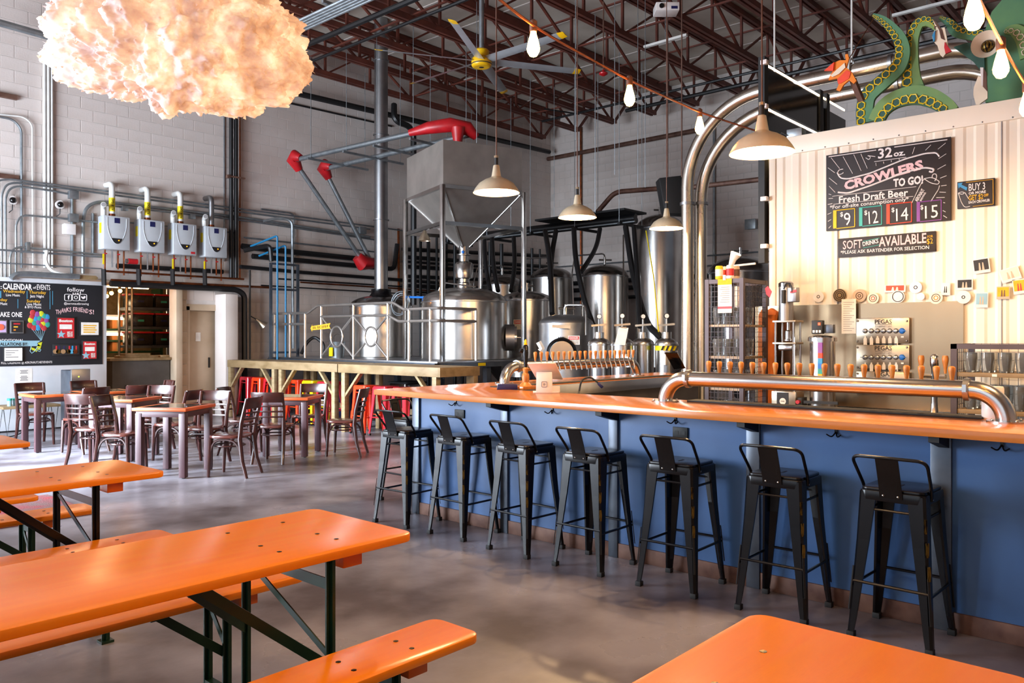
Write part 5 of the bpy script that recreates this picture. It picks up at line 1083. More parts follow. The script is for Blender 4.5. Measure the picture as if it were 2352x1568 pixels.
# chalk signs
XS = XC - .03
def zq(X, Y): return (1740 + X / 3.843, 180 + Y / 3.843)
def cp_(X, Y, o=0): a = zq(X, Y); return atx(a[0], a[1], XS - o)
def sign(label, a, b, m='chalk_brown'):
    p, q = cp_(*a), cp_(*b); t = thing('chalk_sign', label, 'sign', (XS, (p.y + q.y) / 2, q.z))
    MB().bx(XS, q.y, q.z, XS + .025, p.y, p.z).build('board', m, t, bevel=.002); return t
def ctx(t, s, x0, y0, x1, y1, h, m='chalk_white', bold=.02, slant=0):
    A, B = cp_(x0, y0), cp_(x1, y1); D = A.x * FW[0] + A.y * FW[1]
    return lettering(t, s, A, B, h / 3.843 * D / FPX, NXm, m, bold, off=.004, slant=slant)
def stroke(t, pts, w_, m='chalk_white', name='chalk_line'):
    P = bend([cp_(x, y, .002) for x, y in pts], .03, 4) if len(pts) > 2 else [cp_(x, y, .002) for x, y in pts]
    return MB().tube(P, w_ / 2, 5).build(name, m, t)
s1 = sign('large chalk sign offering 32oz crowlers to go with four prices', (605, 680), (1705, 1250))
ctx(s1, '32', 1065, 708, 1190, 690, 85); ctx(s1, 'oz.', 1202, 690, 1305, 676, 48, bold=.03)
ctx(s1, 'CROWLERS', 772, 985, 1468, 792, 72, 'chalk_pink', .05); ctx(s1, 'TO GO!', 1200, 957, 1462, 925, 66, bold=.04)
ctx(s1, 'Fresh Draft Beer', 720, 1100, 1330, 1035, 58, bold=.02); ctx(s1, '*For off-site consumption only*', 640, 1155, 1335, 1080, 32, bold=.012)
stroke(s1, [(628, 692), (1048, 632)], .008); stroke(s1, [(1208, 606), (1675, 540)], .008); stroke(s1, [(1030, 735), (1312, 695)], .005)
stroke(s1, [(760, 830), (740, 845), (708, 850), (712, 808), (755, 800)], .008); stroke(s1, [(705, 830), (730, 880), (800, 888), (1000, 835), (1300, 712), (1480, 662), (1580, 655), (1606, 690)], .014); stroke(s1, [(710, 1005), (800, 1013), (1000, 945), (1300, 828), (1480, 785), (1560, 800), (1545, 830), (1515, 820)], .014)
stroke(s1, [(955, 700), (985, 720), (1000, 690), (965, 680), (1040, 690)], .006); stroke(s1, [(660, 1040), (1400, 955)], .004); stroke(s1, [(670, 1110), (1375, 1040)], .004)
for a in ((650, 700, 725, 795), (755, 690, 840, 840), (850, 672, 915, 815), (912, 665, 970, 795), (622, 788, 682, 832), (632, 878, 702, 935), (632, 950, 685, 1005), (628, 1020, 650, 1026), (628, 1060, 665, 1058), (620, 1112, 660, 1105), (618, 1200, 652, 1185), (622, 1262, 650, 1245), (628, 1322, 650, 1300), (1388, 606, 1368, 665), (1530, 587, 1482, 635), (1660, 570, 1592, 625), (1665, 665, 1600, 708), (1662, 762, 1588, 802), (1668, 858, 1612, 880), (1668, 942, 1620, 948), (1662, 1005, 1606, 1003), (1652, 1050, 1578, 1052), (1640, 1095, 1655, 1098), (1635, 1165, 1660, 1178), (1640, 1210, 1672, 1230), (1045, 745, 1048, 772), (1112, 735, 1115, 752), (1180, 722, 1182, 738), (1250, 708, 1252, 722)): stroke(s1, [a[:2], a[2:]], .005, name='chalk_ray')
stroke(s1, [(1470, 885), (1440, 935), (1362, 1098)], .006); stroke(s1, [(1606, 945), (1600, 975), (1530, 1085)], .006); stroke(s1, [(1470, 885), (1540, 870), (1608, 910), (1595, 935), (1530, 925), (1470, 885)], .006); stroke(s1, [(1540, 880), (1545, 845), (1575, 840), (1585, 870), (1565, 905)], .007)
ctx(s1, 'AERONAUT', 1412, 1090, 1478, 985, 30, bold=.02); ctx(s1, 'BREWING', 1446, 1085, 1490, 1010, 16)
for k, (s, m_, x0, y0, x1, y1, tx, ty) in enumerate((('9', 'gold', 668, 1165, 858, 1325, 772, 1300), ('12', 'teal', 897, 1140, 1096, 1305, 985, 1285), ('14', 'coral', 1138, 1110, 1360, 1285, 1225, 1260), ('15', 'purple', 1405, 1090, 1622, 1265, 1480, 1237))):
    dy = -(x1 - x0) * .09
    MB().prism([((cp_(*p) - cp_(x0, y1)).y, (cp_(*p) - cp_(x0, y1)).z) for p in ((x0, y1), (x0 + 30, y1 + dy * .15), (x0 + 30, y0 + dy * .1), (x0, y0))], cp_(x0, y1, .001), (0, 1, 0), Z3, (-.003, 0, 0)).build('price_bar', m_, s1, smooth=False)
    stroke(s1, [(x0 + 28, y0), (x1, y0 + dy)], .008, m_, 'price_frame'); stroke(s1, [(x1, y0 + dy), (x1, y1 + dy)], .008, m_, 'price_frame'); stroke(s1, [(x1, y1 + dy), (x0 + 28, y1)], .008, m_, 'price_frame')
    ctx(s1, '$', tx - 40, ty - 80, tx - 14, ty - 84, 38); ctx(s1, s, tx, ty, x1 - 28, ty - 12, 112, bold=.0)
s2 = sign('long chalk sign about soft drinks under the big one', (712, 1415), (1570, 1525))
ctx(s2, 'SOFT', 755, 1508, 925, 1494, 74, 'chalk_pink', .01); ctx(s2, 'DRINKS', 932, 1480, 1070, 1450, 36); ctx(s2, 'AVAILABLE', 1072, 1484, 1492, 1448, 82, 'chalk_pink', .02); ctx(s2, 'FOR', 1502, 1408, 1550, 1402, 22, 'chalk_yellow', .0); ctx(s2, '$2', 1496, 1462, 1550, 1456, 48, 'chalk_yellow', .0)
ctx(s2, '*PLEASE ASK BARTENDER FOR SELECTION', 735, 1550, 1515, 1504, 28, bold=.01)
for a in (((930, 1438), (1075, 1408)), ((932, 1496), (1078, 1468))): stroke(s2, a, .004, 'teal')
s3 = sign('small chalk sign with blue arrow about buying three or more', (1762, 915), (2093, 1120))
ctx(s3, 'BUY 3', 1865, 994, 2010, 978, 62, bold=.01); ctx(s3, 'OR MORE', 1865, 1026, 2016, 1010, 22, bold=.02); ctx(s3, 'GET $2', 1865, 1078, 1992, 1062, 44, 'chalk_yellow', .01); ctx(s3, 'OFF', 1998, 1044, 2040, 1038, 22, 'chalk_yellow', .02); ctx(s3, 'EACH CROWLER', 1865, 1106, 2052, 1084, 22, bold=.02)
MB().prism([((cp_(*p) - cp_(1762, 920)).y, (cp_(*p) - cp_(1762, 920)).z) for p in ((1768, 925), (1812, 920), (1800, 938), (1852, 962), (1846, 990), (1788, 958), (1775, 972))], cp_(1762, 920, .001), (0, 1, 0), Z3, (-.003, 0, 0)).build('blue_arrow', 'skyblue', s3, smooth=False)
for a in (((1772, 1012), (1802, 1100), (1830, 1140), (1875, 1128)), ((1832, 1008), (1862, 1060)), ((1772, 1012), (1800, 1000), (1832, 1008), (1805, 1025), (1772, 1012))): stroke(s3, a, .005)
for a in (((1840, 918), (2078, 890)), ((2078, 890), (2080, 1108)), ((2080, 1108), (1900, 1130))): stroke(s3, a, .004, 'chalk_yellow')
# stickers, coasters and snapshots
def zr(X, Y): return (1740 + X / 3.843, 588 + Y / 3.843)
def rc(X, Y, o=0): a = zr(X, Y); return atx(a[0], a[1], XC - .022 - o)
def disc(X, Y, r, m, lab, extra=None):
    c = rc(X, Y); R = r / 3.843 * (c.x * FW[0] + c.y * FW[1]) / FPX; t = thing('coaster', lab, 'coaster', c, 'coasters pinned to the container')
    MB().cyl(c, c + Vector((-.004, 0, 0)), R, n=24).build('disc', m, t)
    for k, (f, mm) in enumerate(extra or ()): MB().tube(arc(c + Vector((-.005, 0, 0)), R * f, 0, 2 * PI, 20, (0, 1, 0), Z3)[:-1], R * .06, 5, closed=True).build('printed_ring', mm, t)
disc(538, 358, 48, 'paper', 'plain cream round coaster nearest the can seamer', ((.25, 'ink'),)); disc(725, 346, 58, 'fir', 'round coaster with dense scribble pattern', ((.85, 'ink'), (.6, 'ink'), (.35, 'ink'))); disc(900, 350, 58, 'beige', 'round tan coaster with sun ray pattern', ((.2, 'rust'), (.5, 'rust'))); disc(1020, 372, 50, 'toon_cream', 'round coaster with eye-like rings', ((.3, 'print_red'), (.6, 'rust'))); disc(1240, 357, 56, 'paper', 'round white coaster with bold black outline', ((.8, 'ink'),)); disc(1396, 276, 52, 'panel_white', 'round pale blue-white coaster with dark spot', ((.25, 'ink'),)); disc(1440, 357, 33, 'white_plastic', 'small glossy white round sticker'); disc(1575, 368, 55, 'toon_cream', 'round coaster with orange-brown drawing', ((.6, 'rust'), (.3, 'toon_orange'))); disc(1818, 362, 58, 'paper', 'round white coaster with two dark dots', ((.2, 'ink'),))
def snap(X, Y, w_, h_, tilt, m1, lab, border='paper', m2=None, cat='photo'):
    c = rc(X, Y, .001); D = c.x * FW[0] + c.y * FW[1]; W, Hh = w_ / 3.843 * D / FPX / 1.1, h_ / 3.843 * D / FPX; t = thing('snapshot', lab, cat, c, 'snapshots pinned to the container')
    U = Vector((0, -math.cos(tilt), math.sin(tilt))); V = Vector((0, math.sin(tilt), math.cos(tilt)))
    def R4(a, b, d, e): return [(a, b), (d, b), (d, e), (a, e)]
    MB().prism(R4(-W / 2, -Hh / 2, W / 2, Hh / 2), c, U, V, (-.002, 0, 0)).build('print', border, t, smooth=False)
    MB().prism(R4(-W * .43, -Hh * .3, W * .43, Hh * .43), c + Vector((-.002, 0, 0)), U, V, (-.0015, 0, 0)).build('picture', m1, t, smooth=False)
    for k in range(2): MB().prism([(W * (-.1 + .2 * k - .07), -Hh * .3), (W * (-.1 + .2 * k + .07), -Hh * .3), (W * (-.1 + .2 * k + .04), Hh * .2), (W * (-.1 + .2 * k - .02), Hh * .22)], c + Vector((-.0035, 0, 0)), U, V, (-.001, 0, 0)).build('picture_shape', m2 or 'beige', t, smooth=False)
snap(1975, 85, 145, 130, .12, 'ink', 'snapshot with dark background under the small chalk sign'); snap(2228, 162, 170, 120, .3, 'toon_cream', 'tilted snapshot across the panel seam'); snap(1828, 250, 140, 95, 0, 'ink', 'dark snapshot beside the pale card'); snap(1978, 386, 110, 135, -.03, 'lightblue', 'snapshot with blue sky below the dark one'); snap(1660, 290, 82, 108, -.03, 'paper', 'small pale card with a black figure', m2='ink', cat='card'); snap(1213, 286, 192, 62, -.02, 'coral', 'wide colourful sticker above the bold coaster', m2='toon_cream', cat='sticker'); snap(2168, 323, 112, 112, 0, 'chalk_yellow', 'square beer mat with yellow sunburst', 'beige', 'rust', cat='beer mat'); snap(2312, 268, 110, 130, .1, 'chalk_yellow', 'colourful poster corner beside the sunburst mat', m2='print_red', cat='poster')
# ---------------------------------------------------------------- steel backsplash, back counter
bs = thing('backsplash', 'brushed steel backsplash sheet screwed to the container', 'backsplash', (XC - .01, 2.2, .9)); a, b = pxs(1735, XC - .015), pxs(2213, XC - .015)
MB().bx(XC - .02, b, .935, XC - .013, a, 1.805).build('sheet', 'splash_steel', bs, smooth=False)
bc_ = thing('back_counter', 'steel back-bar counter along the container', 'counter', (6.6, 1.2, 0)); MB().bx(6.15, 1.56, .89, XC - .02, 3.05, .93).build('top', 'steel', bc_, bevel=.004); MB().bx(6.2, 1.58, .1, XC - .02, 3.0, .89).build('cabinet', 'dull_steel', bc_, smooth=False)
for k in range(2): MB().bx(6.185, 1.6 + .7 * k, .15, 6.2, 2.27 + .7 * k, .84).build('door', 'dull_steel', bc_, bevel=.004)
XG = XC - .06
def pg(X, Y, o=0): a = zr(X, Y); return atx(a[0], a[1], XG - o)
for k, (y0, y1) in enumerate(((550, 770), (783, 1002), (1014, 1235))):
    t = thing('bottle_filler', ('upper brushed filler panel with row of knobs', 'middle brushed filler panel with row of knobs', 'lowest brushed filler panel behind the tap handles')[k], 'panel', pg(1104, y1), 'bottle filler panels'); p, q = pg(870, y0), pg(1340, y1); MB().bx(XG, q.y, q.z, XG + .039, p.y, p.z).build('plate', 'alu', t, bevel=.004)
    N_ = (-1, 0, 0); lettering(t, 'PEGAS', pg(1036, y0 + 48), pg(1186, y0 + 46), .036, N_, 'ink', .01); lettering(t, 'CraftPad Light', pg(1038, y0 + 78), pg(1186, y0 + 76), .014, N_, 'print_grey', .0); MB().bar(pg(1036, y0 + 56, .001), pg(1186, y0 + 54, .001), .002, .003).build('rule', 'ink', t)
    if k < 2:
        for j in range(7):
            x = 948 + 54.5 * j; c = pg(x, y0 + 110, .002); m_ = 'hose_blue' if j == 6 else 'dull_steel'; r_ = .024 if j == 6 else .021
            kn = MB().sph(c, r_, 14, 8, (.6, 1, 1)).build('knob', m_, t); MB().bar(c + Vector((-.014, .033, 0)), c + Vector((-.014, -.033, 0)), .006, .006).build('knob_lever', m_, kn)
            if j < 6:
                c2 = pg(x + 3, y0 + 198, .002); MB().prism([(-.014, -.033), (.014, -.033), (.014, .018), (.006, .03), (.006, .04), (-.006, .04), (-.006, .03), (-.014, .018)], c2, (0, -1, 0), Z3, (-.002, 0, 0)).build('bottle_symbol', 'paper', t, smooth=False)
            else: c2 = pg(x + 3, y0 + 162, .002); MB().box(c2, (.003, .02, .012)).build('label', 'paper', t)
        MB().bar(pg(1035, y1 + 4), pg(1230, y1 + 4), .03, .008).build('slot', 'ink', t)
    for X in (882, 1318):
        for Y in (y0 + 22, y1 - 22): MB().sph(pg(X, Y, .002), .009, 8, 5).build('screw', 'dull_steel', t)
mp_ = thing('menu_sheet', 'long white menu sheet hung on the backsplash', 'menu', atx(1949, 766, XG)); p, q = atx(1933, 687, XG), atx(1966, 766, XG); MB().bx(XG, q.y, q.z, XG + .002, p.y, p.z).build('paper', 'paper', mp_, smooth=False)
for k in range(14): a_, b_ = atx(1937, 694 + 5 * k, XG), atx(1962 - 5 * (k % 3), 694 + 5 * k, XG); MB().bar(a_, b_, .001, .004).build('print_line', 'print_grey', mp_)
# can seamer
sm = thing('can_seamer', 'tall steel can seaming machine with motor on the back counter', 'machine', (6.5, pxs(1809, 6.5), .93)); XM = 6.5; c = atx(1805, 700, XM)
def sx(px, py, X=XM): return atx(px, py, X)
yl, yr = pxs(1785, XM), pxs(1832, XM); ym = (yl + yr) / 2
zt1, zp1, zp2, zb1 = sx(1805, 650).z, sx(1805, 738).z, sx(1805, 788).z, sx(1805, 897).z
MB().cyl((XM + .02, ym + .02, zp1), (XM + .02, ym + .02, zt1 - .03), .058, n=24).build('motor', 'dull_steel', sm); MB().lathe([(.06, zt1 - .03), (.06, zt1), (.045, zt1 + .012)], (XM + .02, ym + .02, 0), 24).build('motor_cap', 'tank_dark', sm); MB().box((XM - .01, ym - .06, zt1 - .1), (.08, .07, .12)).build('terminal_box', 'dull_steel', sm, bevel=.006); MB().cyl((XM - .05, ym + .01, zt1 - .06), (XM - .05, ym + .01, zt1 - .17), .018, n=12).build('capacitor', 'black_matte', sm)
MB().tube(bend([(XM - .05, ym + .01, zt1 - .05), (XM - .07, ym - .02, zt1 - .0), (XM - .06, ym - .06, zt1 - .02), (XM - .06, ym - .065, zt1 - .08)], .03), .005, 6).build('wire', 'ink', sm)
for z in (zp1, zp2): MB().bx(XM - .07, yr - .01, z - .008, XM + .1, yl + .01, z + .008).build('plate', 'alu', sm, bevel=.002)
for y_ in (yl - .01, yr + .01):
    for x_ in (XM - .055, XM + .08): MB().cyl((x_, y_, .93), (x_, y_, zp1), .009, n=8).build('guide_rod', 'steel', sm)
MB().lathe([(.035, zp2 + .02), (.035, zp2 + .03), (.028, zp2 + .035), (.028, zp2 + .1), (.014, zp2 + .11), (.014, zp1)], (XM + .02, ym, 0), 20).build('seaming_chuck', 'steel', sm); MB().bx(XM - .05, ym - .06, zp2 - .06, XM + .06, ym + .06, zp2 - .012).build('roller_head', 'steel', sm, bevel=.01)
MB().bx(XM - .08, yr - .015, .93, XM + .1, yl + .015, zb1).build('base', 'alu', sm, bevel=.005); lb = MB().bx(XM - .083, ym - .045, .95, XM - .08, ym + .055, zb1 - .01).build('maker_plate', 'ink', sm); MB().cyl((XM - .083, ym + .003, .995), (XM - .085, ym + .003, .995), .027, n=20).build('seal', 'paper', lb); lettering(lb, 'DIXIE', (XM - .085, ym + .018, .99), (XM - .085, ym - .012, .99), .011, NXm, 'ink', .01, off=.002)
MB().cyl((XM - .06, yr - .035, .995), (XM - .09, yr - .035, .995), .016, n=14).build('stop_button', 'red_paint', sm); MB().bx(XM - .06, yr - .06, .94, XM + .05, yr - .015, 1.03).build('switch_box', 'black_matte', sm, bevel=.004)
for s, yy in ((1, yl + .02), (-1, ym - .05)): MB().prism([(0, 0), (.035, .05), (.06, .03), (.05, -.02), (.02, -.05)] if s > 0 else [(0, 0), (.05, .01), (.055, -.01), (.0, -.02)], (XM - .06, yy, zt1 - .07), (0, 1, 0) if s > 0 else (0, -1, 0), Z3, (.004, 0, 0)).build('red_rag', 'red_b', sm)
# rinsing cylinder
XL = 6.55; yy = pxs(1889, XL); gc = thing('filling_cylinder', 'clear cylinder filler with steel bands, coloured strip and control box', 'machine', (XL, yy, .93)); zt2 = atx(1889, 775, XL).z; r_ = .108
MB().cyl((XL, yy, .93), (XL, yy, 1.0), r_ + .004, n=32).build('base', 'steel', gc); MB().lathe([(r_ - .01, 1.0), (r_ - .01, zt2 - .03)], (XL, yy, 0), 32, cap=False).build('cylinder', 'tank', gc); MB().lathe([(r_ + .004, zt2 - .03), (r_ + .004, zt2), (r_ - .01, zt2 + .01), (.02, zt2 + .02)], (XL, yy, 0), 32).build('lid', 'steel', gc)
for k, m_ in enumerate(('purple', 'violet_b', 'coral', 'skyblue', 'hose_blue', 'green_b', 'chalk_yellow')): z = zt2 - .04 - .042 * k; MB().bx(XL - r_ - .002, yy - .04, z - .042, XL - r_ + .03, yy - .005, z).build('colour_strip', m_, gc)
p = atx(1879, 751, XL - .05); cb = MB().box((XL - .05, p.y, p.z), (.05, .09, .11)).build('control_box', 'black_matte', gc, bevel=.006); MB().box((XL - .077, p.y - .02, p.z + .025), (.004, .018, .02)).build('digit_display', 'red_led', cb)
for k in range(3): MB().box((XL - .077, p.y + .025 - .025 * k, p.z - .035), (.004, .016, .02)).build('button', 'paper', cb)
p = atx(1905, 755, XL - .02); MB().box((XL - .02, p.y, p.z), (.05, .08, .07)).build('power_supply', 'bar_steel', gc, bevel=.006); MB().bar((XL - .15, yy + .09, 1.0), (XL - .15, yy - .18, 1.005), .02, .022).build('drain_lever', 'black_matte', gc)
# kraft paper bundle, small tap font, rag
kp = thing('kraft_paper', 'crumpled brown kraft paper bundle leaning on the backsplash', 'paper', (6.85, pxs(1760, 6.85), .93)); P0 = [atx(px, py, 6.85) for px, py in ((1739, 932), (1778, 932), (1779, 740), (1783, 716), (1770, 706), (1757, 715), (1750, 708), (1741, 722))]
MB().prism([(q.y - P0[0].y, q.z - P0[0].z) for q in P0], P0[0], (0, 1, 0), Z3, (.06, 0, 0)).build('sheet', 'kraft', kp, bevel=.012); MB().cyl((6.82, pxs(1772, 6.82), .93), (6.82, pxs(1770, 6.82), 1.72), .04, n=12).build('roll', 'kraft', kp)
ft = thing('tap_font', 'small chrome tap font with two wooden handles on the back counter', 'beer tap', (6.4, pxs(2146, 6.4), .93)); yy = pxs(2146, 6.4); MB().lathe([(.05, .93), (.03, .95), (.022, 1.05), (.022, 1.3), (.03, 1.32), (.03, 1.38), (.015, 1.4)], (6.4, yy, 0), 16).build('column', 'steel', ft)
for s in (-1, 1): MB().cyl((6.4, yy, 1.24), (6.38, yy + s * .08, 1.24), .015, n=8).build('arm', 'steel', ft); MB().lathe([(.008, 1.26), (.012, 1.3), (.022, 1.35), (.023, 1.37), (.018, 1.39)], (6.37, yy + s * .08, 0), 12).build('tap_handle', 'handle_wood', ft)
# glass racks
def pint(name, lab, grp, h, r):
    t = thing(name, lab, 'glass', (0, 0, 0), grp); MB().lathe([(r * .72, 0), (r * .78, .01), (r, h * .7), (r * .95, h), (r * .9, h), (r * .93, h * .7), (r * .7, .012)], (0, 0, 0), 12, cap=False).build('bowl', 'glass', t, local=True); MB().lathe([(r * .72, 0), (r * .7, .012)], (0, 0, 0), 12).build('foot', 'glass', t, local=True); return t
def mesh_panel(parent, o, u, W, Hh, n1, n2, name='wire_mesh'):
    mb = MB(); o = Vector(o); u = Vector(u)
    for i in range(n1 + 1): q = o + u * W * i / n1; mb.bar(q, q + Vector((0, 0, Hh)), .003, .003)
    for i in range(n2 + 1): q = o + Vector((0, 0, Hh * i / n2)); mb.bar(q, q + u * W, .003, .003)
    mb.build(name, 'mesh_wire', parent, smooth=False)
rx0, rx1, ry0, ry1, rz = 6.3, 6.74, 3.08, 3.40, 2.02
gr = thing('glass_rack', 'tall mesh-sided rack of upturned glasses beside the container', 'rack', (6.6, 3.2, 0))
for x in (rx0, rx1):
    for y in (ry0, ry1): MB().bx(x - .018, y - .018, 0, x + .018, y + .018, rz).build('post', 'rack_frame', gr)
for z in (rz - .02, .1): 
    for q in ((rx0, ry0, rx1, ry0), (rx0, ry1, rx1, ry1), (rx0, ry0, rx0, ry1), (rx1, ry0, rx1, ry1)): MB().bar((q[0], q[1], z), (q[2], q[3], z), .03, .035).build('rim', 'rack_frame', gr)
zs = (.55, .82, 1.09, 1.36, 1.63)
for z in zs: MB().bx(rx0, ry0, z - .02, rx1, ry1, z).build('shelf', 'beige', gr, smooth=False)
mesh_panel(gr, (rx0 - .012, ry0, .1), (0, 1, 0), ry1 - ry0, rz - .12, 9, 44); mesh_panel(gr, (rx0, ry0 - .012, .1), (1, 0, 0), rx1 - rx0, rz - .12, 16, 44)
G1 = pint('pint_glass', 'clear pint glass stacked behind the mesh of the tall rack', 'glasses in the tall rack', .15, .038); fg = True
for z in zs[1:] + (zs[0],):
    for i in range(3):
        for j in range(3):
            L_ = (rx0 + .06 + .1 * j, ry0 + .06 + .1 * i, z)
            if fg: G1.location = L_; fg = False
            else: copy_tree(G1, L_)
mc = thing('menu_card', 'yellow-headed menu card clipped to the tall glass rack', 'menu', atx(1664, 718, rx0 - .02)); p, q = atx(1649, 641, rx0 - .02), atx(1681, 718, rx0 - .02); MB().bx(rx0 - .022, q.y, q.z, rx0 - .02, p.y, p.z).build('card', 'paper', mc, smooth=False); MB().bx(rx0 - .0235, q.y, p.z - .05, rx0 - .022, p.y, p.z).build('header', 'chalk_yellow', mc); MB().bx(rx0 - .0235, q.y, q.z + .035, rx0 - .022, p.y, q.z + .055).build('red_band', 'red_b', mc)
for k in range(8): MB().bx(rx0 - .0232, q.y + .02, q.z + .09 + .018 * k, rx0 - .022, p.y - .02 - .01 * (k % 3), q.z + .095 + .018 * k).build('print_line', 'print_grey', mc)
MB().bx(rx0 - .03, (p.y + q.y) / 2 - .012, p.z - .01, rx0 - .018, (p.y + q.y) / 2 + .012, p.z + .03).build('clip', 'steel', mc)
for k, (px, m1, m2) in enumerate(((1652, 'gold', 'paper'), (1664, 'paper', 'coral'), (1677, 'paper', 'print_red'), (1690, 'beige', 'rust'))):
    y = pxs(px, rx0 + .07 + .1 * (k % 2)); x = rx0 + .07 + .1 * (k % 2); t = thing('beverage_can', ('yellow and white beverage can on the tall glass rack', 'white beverage can with coral print on the tall glass rack', 'white beverage can with red print on the tall glass rack', 'tan beverage can with brown shield on the tall glass rack')[k], 'can', (x, y, rz)); MB().lathe([(.026, 0), (.033, .008), (.033, .108), (.027, .12)], (x, y, rz), 20).build('body', m1, t); MB().lathe([(.0335, .03), (.0335, .09)], (x, y, rz), 20, cap=False).build('printed_band', m2, t)
cl3 = thing('clip_spotlight', 'bright clip-on spotlight above the tall glass rack', 'lamp', atx(1686, 590, 6.6)); q = Vector(cl3.location); MB().tube([q + Vector((0, .03, -.08)), q + Vector((0, .01, -.02)), q + Vector((0, -.02, .03))], [.022, .03, .05], 14).build('shade', 'white_plastic', cl3); MB().cyl(q + Vector((0, -.02, .031)), q + Vector((0, -.0215, .034)), .042, n=16).build('lamp_face', 'tube_white', cl3); MB().cyl(q + Vector((0, .03, -.08)), q + Vector((0, -.2, -.07)), .01, n=6).build('arm', 'white_plastic', cl3); MB().cyl(q + Vector((0, .03, -.08)), Vector((q.x, q.y + .03, 2.02)), .01, n=6).build('clip', 'white_plastic', cl3)
RX0 = 6.35; ra = pxs(2192, RX0); g2 = thing('glass_shelf', 'low dark rack of jar glasses on wooden shelves beside the backsplash', 'rack', (6.6, .6, 0)); ztop = 1.475
for y in (ra, -.9):
    for x in (RX0, 6.85): MB().bx(x - .02, y - .02, 0, x + .02, y + .02, ztop).build('post', 'rack_frame', g2)
MB().bx(RX0 - .02, -.9, ztop - .035, RX0 + .02, ra, ztop).build('rim', 'rack_frame', g2); MB().bx(RX0 - .02, ra - .02, ztop - .035, 6.87, ra + .02, ztop).build('rim', 'rack_frame', g2)
for z in (1.275, 1.015, .7): MB().bx(RX0 - .01, -.9, z - .03, 6.85, ra - .02, z).build('shelf', 'fir', g2, bevel=.003)
mesh_panel(g2, (6.88, -.9, .6), (0, 1, 0), ra + .9, ztop - .6, 40, 14); mesh_panel(g2, (RX0, ra + .005, .6), (1, 0, 0), .5, ztop - .6, 9, 14)
MB().bx(RX0 - .012, pxs(2285, RX0) - .015, 1.25, RX0 - .01, pxs(2285, RX0) + .015, 1.268).build('price_tag', 'paper', g2)
G2 = pint('jar_glass', 'squat stemmed jar glass on the top shelf of the low rack', 'jar glasses on the low rack', .14, .045); G3 = pint('tumbler_glass', 'tall tumbler on the middle shelf of the low rack', 'tumblers on the low rack', .17, .042); a1_ = a2_ = True
for k in range(9):
    for j in range(2):
        L_ = (RX0 + .06 + .12 * j, ra - .09 - .105 * k, 1.275)
        if a1_: G2.location = L_; a1_ = False
        else: copy_tree(G2, L_)
        L_ = (RX0 + .06 + .12 * j, ra - .09 - .1 * k, 1.015)
        if a2_: G3.location = L_; a2_ = False
        else: copy_tree(G3, L_)
wj = one('white_jug', MB().lathe([(.05, 0), (.055, .02), (.055, .17), (.05, .18)], (5.075, 1.0, 1.0705), 20), 'white_plastic', 'plain white container standing on the bar behind the tap tower elbow', 'container')
# ---------------------------------------------------------------- bar-top equipment
be = thing('beer_engine', 'hand-pull beer engine with dark handle and turned wooden base', 'beer engine', (5.30, 4.62, 1.07)); bx_, by_ = 5.30, 4.62
MB().bx(bx_ - .11, by_ - .07, 1.07, bx_ + .11, by_ + .07, 1.10).build('plinth', 'bar_top', be, bevel=.005); MB().prism([(-.1, 0), (.08, 0), (.08, .05), (-.09, .05)], (5.12, 4.66, 1.07), (RT[0], RT[1], 0), Z3, (.01, .012, 0)).build('badge_block', 'navy', be, bevel=.004)
MB().lathe([(.055, 1.10), (.045, 1.115), (.03, 1.13), (.034, 1.17), (.03, 1.2), (.022, 1.21), (.026, 1.25), (.016, 1.26)], (bx_, by_, 0), 20).build('turned_base', 'handle_wood', be); MB().lathe([(.014, 1.255), (.018, 1.3), (.026, 1.38), (.024, 1.44), (.012, 1.46)], (bx_, by_, 0), 18).build('pull_handle', 'black_metal', be); MB().lathe([(.014, 1.455), (.016, 1.465), (.01, 1.475), (.012, 1.49), (.003, 1.505)], (bx_, by_, 0), 14).build('finial', 'fan_yellow', be)
MB().cyl((bx_ - .015, by_ + .02, 1.4), (bx_ - .04, by_ + .03, 1.41), .018, n=12).build('clip_ring', 'black_metal', be)
ps = thing('register_stand', 'white tablet cash register on its curved stand on the bar', 'register', (5.05, 4.16, 1.07)); ur_ = Vector((RT[0], RT[1], 0)); uf = Vector((FW[0], FW[1], 0)); o = Vector((5.05, 4.16, 1.07))
MB().prism([(-.09, 0), (.09, 0), (.085, .17), (-.085, .17)], o - ur_ * .03, ur_ * .75, Z3, uf * .012).build('column', 'white_plastic', ps, bevel=.004)
MB().prism([(-.09, 0), (.12, 0), (.12, .008), (-.09, .008)], o - ur_ * .03, ur_, Z3, uf * .14).build('foot', 'white_plastic', ps, bevel=.003); MB().prism([(-.005, 0), (.1, 0), (.1, .055), (-.005, .055)], o + uf * .03, ur_, Z3, uf * .04).build('card_reader', 'white_plastic', ps, bevel=.006)
c1 = atz(1243, 868, 1.23); 
tp = [atd(px, py, D) for px, py, D in ((1211, 835, 6.45), (1276, 835, 6.45), (1293, 872, 6.72), (1231, 869, 6.72))]
nn = (tp[1] - tp[0]).cross(tp[3] - tp[0]).normalized(); sc_ = MB(); sc_.add(list(tp) + [p + nn * .014 for p in tp], [(0, 1, 2, 3), (7, 6, 5, 4)] + [(i, i + 4, (i + 1) % 4 + 4, (i + 1) % 4) for i in range(4)]); sc_.build('tablet_back', 'white_plastic', ps, bevel=.005)
